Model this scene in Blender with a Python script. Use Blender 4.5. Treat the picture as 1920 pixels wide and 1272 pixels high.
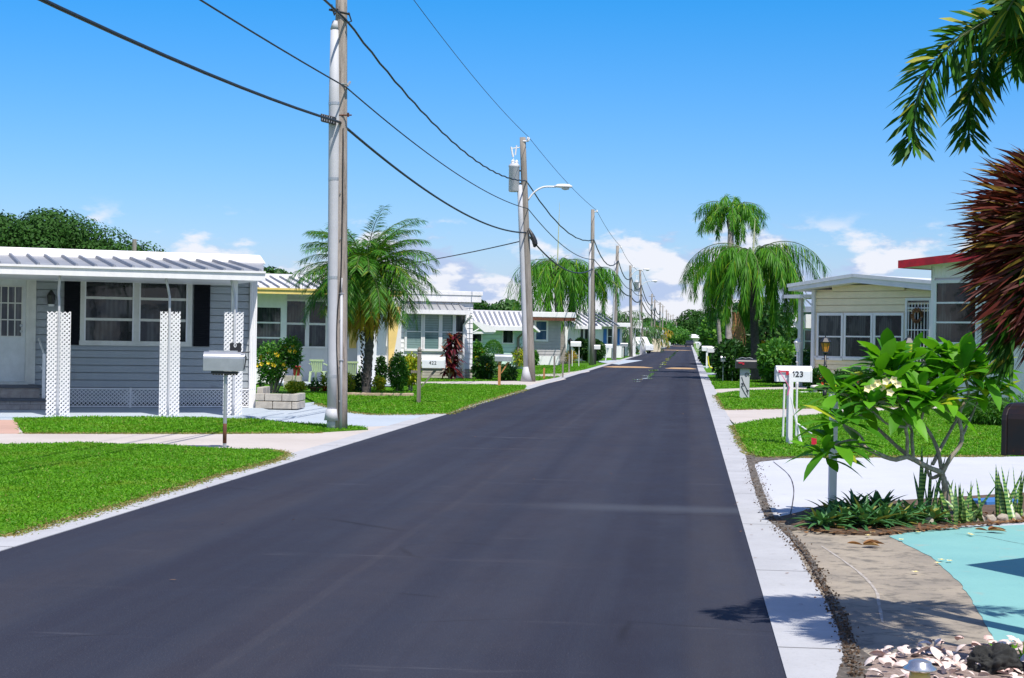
import bpy, math, random
import numpy as np
from mathutils import Vector, Matrix
for o in list(bpy.data.objects): bpy.data.objects.remove(o)
SC = bpy.context.scene
C = SC.collection
pi = math.pi
# ---------------------------------------------------------------- camera
FOC = 3100.0; CH = 1.65; K = FOC/2000
YAW = math.atan(333/FOC); PIT = 0.0012; ROLL = 0.0163
F0 = Vector((-math.sin(YAW), math.cos(YAW), 0)); R0 = Vector((math.cos(YAW), math.sin(YAW), 0)); U0 = Vector((0, 0, 1))
CF = F0*math.cos(PIT) - U0*math.sin(PIT); U1 = U0*math.cos(PIT) + F0*math.sin(PIT)
CR = R0*math.cos(ROLL) + U1*math.sin(ROLL); CU = -R0*math.sin(ROLL) + U1*math.cos(ROLL)
CAM = Vector((0, 0, CH))
cd = bpy.data.cameras.new('camera'); cam = bpy.data.objects.new('camera', cd); C.objects.link(cam)
M = Matrix((CR, CU, -CF)).transposed().to_4x4(); M.translation = CAM
cam.matrix_world = M
cd.lens = FOC/1920*36; cd.sensor_width = 36; cd.sensor_fit = 'HORIZONTAL'; cd.clip_start = 0.1; cd.clip_end = 4000
SC.camera = cam
# ---------------------------------------------------------------- sun and sky
sh = R0*-0.27 + F0*0.48                      # shadow offset per metre of height
sund = bpy.data.lights.new('sun', 'SUN'); sund.energy = 4.6; sund.angle = math.radians(0.5); sund.color = (1.0, 0.955, 0.88)
sun = bpy.data.objects.new('sun', sund); C.objects.link(sun)
sun.rotation_euler = Vector((sh.x, sh.y, -1)).to_track_quat('-Z', 'Y').to_euler()
sun.location = (20, -10, 60)
W = bpy.data.worlds.new('World'); SC.world = W; W.use_nodes = True
nt = W.node_tree; nt.nodes.clear()
def wn(t, **k):
    n = nt.nodes.new(t)
    for a, b in k.items(): setattr(n, a, b)
    return n
def wmath(op, a, b=None, c=None, clamp=False):
    n = wn('ShaderNodeMath', operation=op, use_clamp=clamp)
    for i, x in enumerate((a, b, c)):
        if x is None: continue
        if isinstance(x, (int, float)): n.inputs[i].default_value = x
        else: nt.links.new(x, n.inputs[i])
    return n.outputs[0]
def wmap(x, a, b, c, d):
    n = wn('ShaderNodeMapRange', interpolation_type='SMOOTHSTEP')
    for i, q in enumerate((x, a, b, c, d)):
        if isinstance(q, (int, float)): n.inputs[i].default_value = q
        else: nt.links.new(q, n.inputs[i])
    return n.outputs[0]
sky = wn('ShaderNodeTexSky', sky_type='NISHITA', sun_disc=False, sun_elevation=math.atan2(1, sh.length),
         sun_rotation=math.atan2(-sh.x, -sh.y), altitude=0, air_density=1.0, dust_density=0.25, ozone_density=2.2)
tc = wn('ShaderNodeTexCoord')
sep = wn('ShaderNodeSeparateXYZ'); nt.links.new(tc.outputs['Generated'], sep.inputs[0])
z = sep.outputs[2]
ramp = wn('ShaderNodeValToRGB'); nt.links.new(z, ramp.inputs[0]); cr = ramp.color_ramp
cr.elements[0].position = 0.0; cr.elements[0].color = (0.50, 0.51, 0.68, 1); cr.elements[1].position = 0.10; cr.elements[1].color = (0.30, 0.51, 0.78, 1)
for ps, cc in ((0.20, (0.105, 0.50, 0.84, 1)), (0.5, (0.54, 0.58, 0.80, 1))): e = cr.elements.new(ps); e.color = cc
hs = wn('ShaderNodeMix', data_type='RGBA', blend_type='MULTIPLY'); hs.inputs['Factor'].default_value = 1
gain = wn('ShaderNodeVectorMath', operation='SCALE'); gain.inputs['Scale'].default_value = 1.34; nt.links.new(sky.outputs[0], gain.inputs[0])
nt.links.new(gain.outputs[0], hs.inputs['A']); nt.links.new(ramp.outputs[0], hs.inputs['B'])
mp = wn('ShaderNodeMapping'); mp.inputs['Scale'].default_value = (1, 1, 2.4); nt.links.new(tc.outputs['Generated'], mp.inputs[0])
def wnoise(scale, detail, rough, off=None):
    n = wn('ShaderNodeTexNoise'); n.inputs['Scale'].default_value = scale; n.inputs['Detail'].default_value = detail
    n.inputs['Roughness'].default_value = rough
    src = mp.outputs[0]
    if off:
        m2 = wn('ShaderNodeMapping'); m2.inputs['Location'].default_value = off; nt.links.new(src, m2.inputs[0]); src = m2.outputs[0]
    nt.links.new(src, n.inputs['Vector'])
    return n.outputs['Fac']
n1 = wnoise(19, 9, 0.55, (3.1, 1.7, 0.3))
n2 = wnoise(19, 9, 0.55, (3.1-0.012, 1.7, 0.3-0.03))
thr = wmap(z, 0.005, 0.084, 0.25, 0.575)
dens = wmap(wmath('SUBTRACT', n1, thr), -0.01, 0.10, 0, 1)
dens = wmath('MULTIPLY', dens, wmap(z, 0.080, 0.060, 0, 0.92))
# unseen cumulus added behind the camera as neutral fill for shaded walls
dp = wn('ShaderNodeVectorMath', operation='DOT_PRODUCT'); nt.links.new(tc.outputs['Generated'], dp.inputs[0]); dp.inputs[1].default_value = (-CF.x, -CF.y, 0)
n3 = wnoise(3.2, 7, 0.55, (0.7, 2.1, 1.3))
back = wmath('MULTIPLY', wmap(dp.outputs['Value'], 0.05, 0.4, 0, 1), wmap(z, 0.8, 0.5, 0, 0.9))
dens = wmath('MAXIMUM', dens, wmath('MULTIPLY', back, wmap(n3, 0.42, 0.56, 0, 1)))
lit = wmap(wmath('SUBTRACT', n1, n2), -0.045, 0.06, 0, 1)
ccol = wn('ShaderNodeMix', data_type='RGBA'); nt.links.new(lit, ccol.inputs['Factor'])
ccol.inputs['A'].default_value = (3.3, 4.1, 5.9, 1); ccol.inputs['B'].default_value = (6.2, 6.3, 6.8, 1)
# low haze band under the clouds
hz = wn('ShaderNodeMix', data_type='RGBA'); nt.links.new(wmap(z, -0.01, 0.065, 0.5, 0.0), hz.inputs['Factor'])
nt.links.new(hs.outputs['Result'], hz.inputs['A']); hz.inputs['B'].default_value = (3.0, 3.8, 6.1, 1)
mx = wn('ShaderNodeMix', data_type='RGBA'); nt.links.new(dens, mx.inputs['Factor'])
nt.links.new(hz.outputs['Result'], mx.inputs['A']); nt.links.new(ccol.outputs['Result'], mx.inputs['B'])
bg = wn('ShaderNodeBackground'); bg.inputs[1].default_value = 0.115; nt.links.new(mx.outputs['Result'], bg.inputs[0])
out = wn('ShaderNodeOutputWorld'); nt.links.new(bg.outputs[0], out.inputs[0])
vs = SC.view_settings; vs.view_transform = 'Standard'; vs.look = 'None'; vs.exposure = 0.35; vs.gamma = 1; vs.use_curve_mapping = False
SC.render.engine = 'CYCLES'

# ---------------------------------------------------------------- surveying: photograph pixel -> place in the world
def ray(px, py): return CF + CR*((px-960)/FOC) + CU*((636-py)/FOC)
def G(px, py, z=0.0):
    r = ray(px, py); t = (z-CH)/r.z
    return CAM + r*t
def at(px, py, d): return CAM + ray(px, py)*d
def dep(p): return (p-CAM).dot(CF)
class Fr:
    """upright plane of a house front: local x along the wall (to the right), y into the house, z up"""
    def __init__(s, px, py, ang, z=0):
        s.O = G(px, py, z); s.O.z = 0
        g = math.radians(ang); a = math.atan2(math.sin(g)*2000, math.cos(g)*FOC)-YAW
        s.u = Vector((math.sin(a), math.cos(a), 0)); s.n = Vector((-s.u.y, s.u.x, 0)); s.rz = math.atan2(s.u.y, s.u.x)
    def hit(s, px, py, y=0.0):
        r = ray(px, py); t = (y-(CAM-s.O).dot(s.n))/r.dot(s.n); p = CAM + r*t
        return (p-s.O).dot(s.u), p.z
    def rect(s, a, b, c, d, y=0.0):
        mx_, my = (a+c)/2, (b+d)/2
        return s.hit(a, my, y)[0], s.hit(c, my, y)[0], s.hit(mx_, d, y)[1], s.hit(mx_, b, y)[1]
    def loc(s, p): q = p-s.O; return q.dot(s.u), q.dot(s.n), p.z
    def w(s, x, y, z=0): return s.O + s.u*x + s.n*y + U0*z

# ---------------------------------------------------------------- materials
def newmat(name):
    m = bpy.data.materials.new(name); m.use_nodes = True; n = m.node_tree; n.nodes.clear(); return m, n
def node(n, t, **k):
    q = n.nodes.new(t)
    for a, b in k.items(): setattr(q, a, b)
    return q
def noise(n, vec, scale, detail=4, rough=0.6, sc=None):
    if sc:
        m = node(n, 'ShaderNodeMapping'); m.inputs['Scale'].default_value = sc; n.links.new(vec, m.inputs[0]); vec = m.outputs[0]
    q = node(n, 'ShaderNodeTexNoise'); q.inputs['Scale'].default_value = scale; q.inputs['Detail'].default_value = detail
    q.inputs['Roughness'].default_value = rough; n.links.new(vec, q.inputs['Vector']); return q.outputs['Fac']
def mixc(n, f, a, b, mode='MIX'):
    q = node(n, 'ShaderNodeMix', data_type='RGBA', blend_type=mode)
    for nm, x in (('Factor', f), ('A', a), ('B', b)):
        if isinstance(x, (int, float)): q.inputs[nm].default_value = x
        elif isinstance(x, tuple): q.inputs[nm].default_value = tuple(x[:3])+(1,)
        else: n.links.new(x, q.inputs[nm])
    return q.outputs['Result']
def rng(n, x, a, b, c=0.0, d=1.0):
    q = node(n, 'ShaderNodeMapRange', interpolation_type='SMOOTHSTEP'); n.links.new(x, q.inputs[0])
    for i, v in enumerate((a, b, c, d)): q.inputs[i+1].default_value = v
    return q.outputs[0]
def finish(n, col, rough=0.6, metal=0.0, bump=None, bstr=0.3, bdist=0.01, spec=0.5):
    p = node(n, 'ShaderNodeBsdfPrincipled'); o = node(n, 'ShaderNodeOutputMaterial')
    if isinstance(col, tuple): p.inputs['Base Color'].default_value = tuple(col[:3])+(1,)
    else: n.links.new(col, p.inputs['Base Color'])
    if isinstance(rough, (int, float)): p.inputs['Roughness'].default_value = rough
    else: n.links.new(rough, p.inputs['Roughness'])
    p.inputs['Metallic'].default_value = metal; p.inputs['Specular IOR Level'].default_value = spec
    if bump is not None:
        b = node(n, 'ShaderNodeBump'); b.inputs['Strength'].default_value = bstr; b.inputs['Distance'].default_value = bdist
        n.links.new(bump, b.inputs['Height']); n.links.new(b.outputs[0], p.inputs['Normal'])
    n.links.new(p.outputs[0], o.inputs[0]); return p
_mc = {}
def pm(name, c1, c2=None, scale=4, rough=0.55, metal=0.0, bump=0.0, stain=None, st=0.62, sc=None, spec=0.5):
    """painted / mineral surface with two-scale mottling and optional stain colour"""
    if name in _mc: return _mc[name]
    m, n = newmat(name); tcn = node(n, 'ShaderNodeTexCoord').outputs['Object']
    c2 = c2 or tuple(x*0.82 for x in c1)
    a = noise(n, tcn, scale, 6, 0.65, sc); col = mixc(n, rng(n, a, 0.3, 0.7), c1, c2)
    b = noise(n, tcn, scale*14, 3, 0.6, sc); col = mixc(n, rng(n, b, 0.35, 0.75, 0, 0.35), col, c2)
    if stain:
        s = noise(n, tcn, scale*0.9+0.37, 8, 0.7, sc); col = mixc(n, rng(n, s, st, st+0.12), col, stain)
    finish(n, col, rough, metal, b if bump else None, bump, 0.01, spec); _mc[name] = m; return m
def leafmat(name, a, b, c=None, trans=0.3, rough=0.42, cthr=0.9, patch=None):
    if name in _mc: return _mc[name]
    m, n = newmat(name); g = node(n, 'ShaderNodeNewGeometry'); r = g.outputs['Random Per Island']
    col = mixc(n, r, a, b)
    if c:
        r2 = node(n, 'ShaderNodeMath', operation='FRACT'); k = node(n, 'ShaderNodeMath', operation='MULTIPLY'); k.inputs[1].default_value = 37.7
        n.links.new(r, k.inputs[0]); n.links.new(k.outputs[0], r2.inputs[0])
        col = mixc(n, rng(n, r2.outputs[0], cthr-0.02, cthr+0.02), col, c)
    tcn = node(n, 'ShaderNodeTexCoord').outputs['Object']
    v = noise(n, tcn, 2.2, 3); col = mixc(n, rng(n, v, 0.3, 0.7, 0, 0.35), col, tuple(x*0.6 for x in a))
    if patch: col = mixc(n, rng(n, noise(n, tcn, .9, 6, .65), .50, .72, 0, .65), col, patch)
    p = finish(n, col, max(rough, .46), 0, None, spec=0.3); o = [q for q in n.nodes if q.type == 'OUTPUT_MATERIAL'][0]
    t = node(n, 'ShaderNodeBsdfTranslucent'); tcx = mixc(n, 1.0, col, (1.25, 1.2, 0.55), 'MULTIPLY'); n.links.new(tcx, t.inputs[0])
    ms = node(n, 'ShaderNodeMixShader'); ms.inputs[0].default_value = trans
    n.links.new(p.outputs[0], ms.inputs[1]); n.links.new(t.outputs[0], ms.inputs[2]); n.links.new(ms.outputs[0], o.inputs[0])
    _mc[name] = m; return m
def glassmat(name, c1, c2, scale=1.6, rough=0.04, slats=0.0):
    """window pane seen from outside: dark room, curtain or blind behind glossy glass, reflections painted as paler patches"""
    if name in _mc: return _mc[name]
    m, n = newmat(name); tcn = node(n, 'ShaderNodeTexCoord').outputs['Object']
    a = noise(n, tcn, scale, 3, 0.5, (1, 1, 0.35)); col = mixc(n, rng(n, a, 0.47, 0.56), c1, c2)  # paler noise patches put reflections into the pane colour
    if slats:
        w = node(n, 'ShaderNodeTexWave', wave_type='BANDS', bands_direction='Z'); w.inputs['Scale'].default_value = slats
        n.links.new(tcn, w.inputs['Vector']); col = mixc(n, rng(n, w.outputs['Fac'], 0.1, 0.5, 0.55, 0), col, tuple(x*0.45 for x in c1))
    cw = node(n, 'ShaderNodeTexWave', wave_type='BANDS', bands_direction='Z' if slats else 'X'); cw.inputs['Scale'].default_value = 3.3; cw.inputs['Distortion'].default_value = 1.5; n.links.new(tcn, cw.inputs['Vector'])
    col = mixc(n, rng(n, cw.outputs['Fac'], 0.2, 0.8, 0, 0.4), col, tuple(x*.35 for x in c1))
    d = noise(n, tcn, 3.0, 2); finish(n, col, rough, 0, d, 0.05, 0.02, 0.45); _mc[name] = m; return m

WHITE = pm('white_paint', (0.81, 0.79, 0.79), (0.72, 0.705, 0.71), 3, 0.5, stain=(0.50, 0.48, 0.45), st=0.66, sc=(1.6, 1.6, .5))
WHITE2 = pm('white_metal', (0.76, 0.745, 0.755), (0.68, 0.67, 0.68), 2, 0.4, stain=(0.46, 0.44, 0.42), st=0.68, sc=(1.6, 1.6, .5))
GREYW = pm('grey_vinyl', (0.33, 0.355, 0.375), (0.29, 0.315, 0.335), 1.2, 0.5, stain=(0.24, 0.25, 0.255), st=0.6, sc=(1, 1, .5))
TRIM = pm('cream_trim', (0.66, 0.65, 0.60), None, 3, 0.5)
NAVY = pm('navy_shutter', (0.006, 0.007, 0.011), (0.009, 0.010, 0.014), 3, 0.8, spec=.15)
YEL = pm('yellow_paint', (0.78, 0.60, 0.20), (0.72, 0.53, 0.16), 3, 0.5)
MINT = pm('mint_vinyl', (0.62, 0.78, 0.70), (0.58, 0.73, 0.66), 2, 0.5)
CREAM = pm('cream_vinyl', (0.88, 0.74, 0.50), (0.80, 0.67, 0.45), 2, 0.5)
REDP = pm('red_fascia', (0.85, 0.012, 0.03), (0.42, 0.012, 0.02), 3, 0.4)
BLUES = pm('blue_shutter', (0.03, 0.17, 0.50), None, 3, 0.4)
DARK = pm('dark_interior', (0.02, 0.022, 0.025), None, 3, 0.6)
GALV = pm('galvanised_roof', (0.36, 0.365, 0.37), (0.27, 0.275, 0.285), 1.1, 0.5, 0.1, stain=(0.2, 0.2, 0.21), st=0.62)
RIBM = pm('shade_toned_rib_metal', (0.20, 0.215, 0.245), None, 2, 0.55)  # dark blue-grey puts the ribs' shaded sides into the colour
GLASS = glassmat('window_glass', (0.006, 0.010, 0.012), (0.055, 0.062, 0.062))
GLASSB = glassmat('blind_glass', (0.16, 0.26, 0.26), (0.24, 0.34, 0.33), slats=9)
GLASSC = glassmat('curtain_glass', (0.030, 0.036, 0.040), (0.085, 0.09, 0.09), 3.0)
BLOCK = pm('limestone_block', (0.50, 0.46, 0.40), (0.36, 0.33, 0.29), 6, 0.9, bump=0.8)
BRICK = pm('step_brick', (0.42, 0.38, 0.35), (0.30, 0.26, 0.24), 7, 0.9, bump=0.6)
WOODG = pm('weathered_wood', (0.44, 0.38, 0.33), (0.24, 0.20, 0.17), 5, 0.9, bump=0.8, sc=(4, 4, 0.35), stain=(0.07, 0.055, 0.045), st=0.58)
WOODP = pm('pole_wood_far', (0.32, 0.285, 0.25), (0.20, 0.175, 0.15), 4, 0.9, bump=0.5, sc=(4, 4, 0.4))
WOODN = pm('new_wood', (0.52, 0.24, 0.09), (0.40, 0.18, 0.07), 5, 0.8, sc=(4, 4, 0.5))
PVC = pm('grey_conduit', (0.50, 0.505, 0.53), (0.43, 0.435, 0.46), 1.4, 0.65, stain=(0.38, 0.36, 0.34), st=0.7)
CABLE = pm('black_cable', (0.015, 0.016, 0.018), None, 5, 0.5)
BLACK = pm('black_metal', (0.014, 0.014, 0.016), (0.022, 0.022, 0.024), 6, 0.4)
GREYM = pm('grey_mailbox_metal', (0.50, 0.51, 0.53), (0.40, 0.41, 0.43), 5, 0.35, 0.55, stain=(0.33, 0.30, 0.28), st=0.66)
MAILW = pm('white_mailbox_metal', (0.76, 0.76, 0.77), (0.68, 0.69, 0.71), 5, 0.35)
RUST = pm('rust', (0.16, 0.05, 0.02), (0.07, 0.025, 0.015), 12, 0.8, bump=0.4)
RUSTBOX = pm('rusty_black_metal', (0.012, 0.014, 0.020), (0.03, 0.016, 0.014), 9, 0.42, 0.2, stain=(0.20, 0.030, 0.012), st=0.60)
TERRA = pm('terracotta', (0.42, 0.16, 0.08), (0.34, 0.13, 0.07), 8, 0.8)
REDPOT = pm('red_pot', (0.55, 0.02, 0.02), None, 8, 0.35)
CHAIRG = pm('pale_green_plastic', (0.50, 0.62, 0.34), None, 6, 0.4)
SOIL = pm('soil', (0.16, 0.10, 0.06), (0.08, 0.05, 0.03), 14, 0.95, bump=0.8)
BARK = pm('palm_bark', (0.14, 0.12, 0.105), (0.055, 0.048, 0.044), 7, 0.95, bump=1.0, sc=(1, 1, 3))
BARKG = pm('grey_palm_bark', (0.32, 0.29, 0.26), (0.18, 0.16, 0.145), 3, 0.9, bump=0.6, sc=(1, 1, 4))
BARKF = pm('pale_twig_bark', (0.48, 0.40, 0.32), (0.24, 0.19, 0.145), 22, 0.85, bump=0.7, stain=(0.09, 0.07, 0.055), st=0.6)
STEM = pm('green_stem', (0.10, 0.14, 0.04), None, 8, 0.6)
AMBER = pm('amber_glass', (0.75, 0.32, 0.05), (0.55, 0.22, 0.04), 8, 0.2)
DRY = leafmat('dry_leaf', (0.30, 0.15, 0.06), (0.14, 0.06, 0.03), (0.42, 0.26, 0.12), 0.15, 0.8)
L_DATE = leafmat('date_palm_leaf', (0.040, 0.165, 0.010), (0.090, 0.28, 0.015), (0.26, 0.33, 0.02), 0.32, 0.33, 0.90)
L_YEL = leafmat('yellowing_palm_leaf', (0.55, 0.40, 0.02), (0.34, 0.34, 0.02), (0.48, 0.20, 0.04), 0.35, 0.45, 0.8)
L_QUEEN = leafmat('queen_palm_leaf', (0.045, 0.19, 0.008), (0.115, 0.36, 0.014), (0.28, 0.42, 0.02), 0.34, 0.5, 0.92)
L_FAR = leafmat('far_palm_leaf', (0.070, 0.17, 0.05), (0.12, 0.25, 0.065), None, 0.32, 0.45)
L_OAK = leafmat('oak_leaf', (0.018, 0.065, 0.006), (0.038, 0.125, 0.010), None, 0.12, 0.75, 0.88)
L_BUSH = leafmat('bush_leaf', (0.035, 0.14, 0.015), (0.09, 0.27, 0.03), (0.18, 0.38, 0.04), 0.3, 0.38, 0.88)
L_DKBUSH = leafmat('dark_bush_leaf', (0.015, 0.06, 0.010), (0.04, 0.13, 0.02), (0.09, 0.2, 0.03), 0.2, 0.4, 0.9)
L_CROTON = leafmat('croton_leaf', (0.12, 0.30, 0.02), (0.55, 0.55, 0.03), (0.68, 0.62, 0.06), 0.3, 0.4, 0.7)
L_RED = leafmat('red_cordyline_leaf', (0.16, 0.010, 0.025), (0.07, 0.008, 0.018), (0.36, 0.13, 0.04), 0.25, 0.35, 0.8)
L_MAROON = leafmat('maroon_leaf', (0.05, 0.010, 0.009), (0.17, 0.030, 0.018), (0.30, 0.19, 0.03), 0.32, 0.5, 0.86)
L_FOX = leafmat('foxtail_leaf', (0.022, 0.095, 0.006), (0.060, 0.19, 0.010), (0.42, 0.42, 0.05), 0.30, 0.5, 0.90)
L_SNAKE = None
# ---------------------------------------------------------------- special ground materials
def asphalt():
    m, n = newmat('asphalt'); t = node(n, 'ShaderNodeTexCoord').outputs['Object']
    big = noise(n, t, 0.35, 5, 0.6, (1, 0.35, 1)); mid = noise(n, t, 2.0, 6, 0.7, (1, 0.5, 1)); fine = noise(n, t, 90, 2, 0.8)
    streak = noise(n, t, 1.0, 4, 0.6, (2.6, 0.05, 1)); cross = noise(n, t, 1.0, 5, 0.6, (0.25, 1.3, 1))
    col = mixc(n, rng(n, big, 0.3, 0.7), (0.023, 0.0260, 0.041), (0.032, 0.0355, 0.052))
    col = mixc(n, rng(n, streak, 0.35, 0.7, 0, 0.55), col, (0.018, 0.017, 0.029))
    col = mixc(n, rng(n, cross, 0.60, 0.80, 0, 0.40), col, (0.062, 0.058, 0.070))
    col = mixc(n, rng(n, mid, 0.62, 0.78, 0, 0.30), col, (0.052, 0.047, 0.052))
    col = mixc(n, rng(n, fine, 0.56, 0.74, 0, 0.75), col, (0.095, 0.09, 0.10))
    # thin hairline seams across the lane
    v = node(n, 'ShaderNodeTexVoronoi', feature='DISTANCE_TO_EDGE'); v.inputs['Scale'].default_value = 0.33
    mm = node(n, 'ShaderNodeMapping'); mm.inputs['Scale'].default_value = (0.5, 1, 1); n.links.new(t, mm.inputs[0])
    w = mixc(n, 0.06, mm.outputs[0], mixc(n, 1.0, noise(n, t, 2, 4), (1, 1, 1), 'MULTIPLY')); n.links.new(w, v.inputs['Vector'])
    gate = rng(n, noise(n, t, 0.4, 2), 0.52, 0.6); e = rng(n, v.outputs['Distance'], 0.0, 0.006, 1, 0)
    k = node(n, 'ShaderNodeMath', operation='MULTIPLY'); n.links.new(gate, k.inputs[0]); n.links.new(e, k.inputs[1])
    k2 = node(n, 'ShaderNodeMath', operation='MULTIPLY'); n.links.new(k.outputs[0], k2.inputs[0]); k2.inputs[1].default_value = 0.5
    col = mixc(n, k2.outputs[0], col, (0.008, 0.007, 0.009))
    sx = node(n, 'ShaderNodeSeparateXYZ'); n.links.new(t, sx.inputs[0])
    wob = noise(n, t, 1.0, 3, .5, (0.01, 0.35, 1)); xx = node(n, 'ShaderNodeMath', operation='MULTIPLY_ADD'); n.links.new(wob, xx.inputs[0]); xx.inputs[1].default_value = 0.07; n.links.new(sx.outputs[0], xx.inputs[2])
    def band(x0, w, s, c, gatex=None):
        nonlocal col
        a = node(n, 'ShaderNodeMath', operation='SUBTRACT'); n.links.new(xx.outputs[0], a.inputs[0]); a.inputs[1].default_value = x0+0.035
        b = node(n, 'ShaderNodeMath', operation='ABSOLUTE'); n.links.new(a.outputs[0], b.inputs[0]); f = rng(n, b.outputs[0], w*.5, w, s, 0)
        g = node(n, 'ShaderNodeMath', operation='MULTIPLY'); n.links.new(f, g.inputs[0]); n.links.new(rng(n, noise(n, t, 1.1, 6, .75, (1, .5, 1)), .32, .62, .25, 1), g.inputs[1]); col = mixc(n, g.outputs[0], col, c)
    band(-2.28, .05, .13, (.085, .08, .085)); band(-2.25, .55, .22, (.060, .052, .058)); band(-0.22, .34, .45, (.016, .016, .027)); band(-1.2, .5, .22, (.055, .05, .06)); band(-4.1, .45, .25, (.056, .05, .054)); band(.2, .25, .25, (.055, .047, .047))
    # pale transverse scuffs across the lane
    tr = noise(n, t, 1.0, 6, .7, (0.22, 2.6, 1)); g2 = node(n, 'ShaderNodeMath', operation='MULTIPLY'); n.links.new(rng(n, tr, .60, .70, 0, .6), g2.inputs[0]); n.links.new(rng(n, noise(n, t, .5, 3), .45, .6), g2.inputs[1]); col = mixc(n, g2.outputs[0], col, (.095, .095, .11))
    yy = node(n, 'ShaderNodeMath', operation='SUBTRACT'); n.links.new(sx.outputs[1], yy.inputs[0]); yy.inputs[1].default_value = G(1200, 953).y; ya = node(n, 'ShaderNodeMath', operation='ABSOLUTE'); n.links.new(yy.outputs[0], ya.inputs[0])
    g3 = node(n, 'ShaderNodeMath', operation='MULTIPLY'); n.links.new(rng(n, ya.outputs[0], .05, .5, .36, 0), g3.inputs[0]); n.links.new(rng(n, sx.outputs[0], -2.0, -.6, 0, 1), g3.inputs[1]); col = mixc(n, g3.outputs[0], col, (.085, .095, .115))
    finish(n, col, rng(n, mid, 0.3, 0.7, 0.80, 0.95), 0, fine, 0.6, 0.006, 0.22); return m
def concrete(name, c1, c2, stain, st=0.6, scale=1.0, joints=0.0):
    m, n = newmat(name); t = node(n, 'ShaderNodeTexCoord').outputs['Object']
    a = noise(n, t, 0.7*scale, 7, 0.65); b = noise(n, t, 3.5*scale, 6, 0.7); f = noise(n, t, 60, 3, 0.7)
    col = mixc(n, rng(n, a, 0.3, 0.7), c1, c2); col = mixc(n, rng(n, b, st, st+0.16, 0, 0.7), col, stain)
    col = mixc(n, rng(n, f, 0.5, 0.8, 0, 0.35), col, tuple(x*0.6 for x in c2))
    h = noise(n, t, 7*scale, 8, 0.75); col = mixc(n, rng(n, h, 0.62, 0.74, 0, 0.5), col, tuple(x*0.45 for x in stain))
    if joints:
        sx = node(n, 'ShaderNodeSeparateXYZ'); n.links.new(t, sx.inputs[0]); wv = node(n, 'ShaderNodeMath', operation='PINGPONG'); wv.inputs[1].default_value = joints/2; n.links.new(sx.outputs[1], wv.inputs[0])
        col = mixc(n, rng(n, wv.outputs[0], 0.006, 0.016, 0.8, 0), col, (0.05, 0.045, 0.04))
    finish(n, col, 0.85, 0, f, 0.4, 0.004, 0.3); return m
ASPH = asphalt()
GUTL = concrete('gutter_concrete', (0.45, 0.45, 0.46), (0.38, 0.38, 0.39), (0.24, 0.22, 0.20), 0.58, 1.6, 3.0)
CONC = concrete('path_concrete', (0.52, 0.47, 0.43), (0.46, 0.41, 0.37), (0.30, 0.27, 0.24), 0.62)
CONCB = concrete('blue_grey_painted_concrete', (0.42, 0.47, 0.52), (0.38, 0.43, 0.48), (0.28, 0.30, 0.32), 0.64)
CONCW = concrete('white_painted_concrete', (0.52, 0.53, 0.56), (0.47, 0.48, 0.52), (0.34, 0.33, 0.32), 0.6)
CONCT = concrete('tan_concrete', (0.36, 0.305, 0.235), (0.23, 0.20, 0.165), (0.11, 0.10, 0.085), 0.48, 1.6)
TURQ = concrete('turquoise_painted_concrete', (0.20, 0.42, 0.40), (0.165, 0.37, 0.365), (0.30, 0.36, 0.32), 0.56)
BRKP = concrete('pink_paver', (0.52, 0.33, 0.26), (0.44, 0.28, 0.22), (0.3, 0.2, 0.16), 0.6)
HUMP = pm('orange_hump_paint', (0.58, 0.34, 0.13), (0.34, 0.23, 0.12), 2, 0.7)
WET = pm('puddle_water', (0.03, 0.035, 0.04), None, 3, 0.03, spec=0.9)
def grassground():
    m, n = newmat('grass_ground'); t = node(n, 'ShaderNodeTexCoord').outputs['Object']
    a = noise(n, t, 0.25, 5, 0.6); b = noise(n, t, 5, 6, 0.7); f = noise(n, t, 40, 3, 0.7)
    col = mixc(n, rng(n, a, 0.3, 0.7), (0.065, 0.19, 0.008), (0.10, 0.25, 0.010)); col = mixc(n, rng(n, b, 0.55, 0.8, 0, 0.6), col, (0.11, 0.19, 0.02))
    col = mixc(n, rng(n, f, 0.45, 0.7, 0, 0.7), col, (0.03, 0.09, 0.012)); finish(n, col, 0.9, 0, f, 1.0, 0.03, 0.1); return m
GRND = grassground()
L_GRASS = leafmat('grass_blade', (0.080, 0.28, 0.006), (0.18, 0.43, 0.012), (0.36, 0.34, 0.10), 0.35, 0.55, 0.965, patch=(0.20, 0.30, 0.02))
L_GRASSDRY = leafmat('dry_grass_blade', (0.34, 0.25, 0.10), (0.20, 0.22, 0.05), (0.12, 0.25, 0.02), 0.2, 0.7, 0.7)

# ---------------------------------------------------------------- mesh helpers
def link(o, parent=None):
    C.objects.link(o)
    if parent is not None: o.parent = parent
    return o
def tag(o, label=None, cat=None, group=None, kind=None):
    if label: o['label'] = label
    if cat: o['category'] = cat
    if group: o['group'] = group
    if kind: o['kind'] = kind
    return o
def thing(name, label, cat, loc=(0, 0, 0), rz=0.0, group=None):
    o = bpy.data.objects.new(name, None); o.empty_display_size = 0.2; o.location = loc; o.rotation_euler = (0, 0, rz)
    link(o); return tag(o, label, cat, group)
def np_mesh(name, V, Q, T):
    me = bpy.data.meshes.new(name); V = np.asarray(V, np.float32); me.vertices.add(len(V)); me.vertices.foreach_set('co', V.ravel())
    L = np.concatenate([Q.ravel(), T.ravel()]).astype(np.int32); nq, ntr = len(Q), len(T)
    me.loops.add(len(L)); me.loops.foreach_set('vertex_index', L); me.polygons.add(nq+ntr)
    st = np.concatenate([np.arange(nq)*4, nq*4+np.arange(ntr)*3]).astype(np.int32)
    me.polygons.foreach_set('loop_start', st); me.update(calc_edges=True); return me
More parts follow.
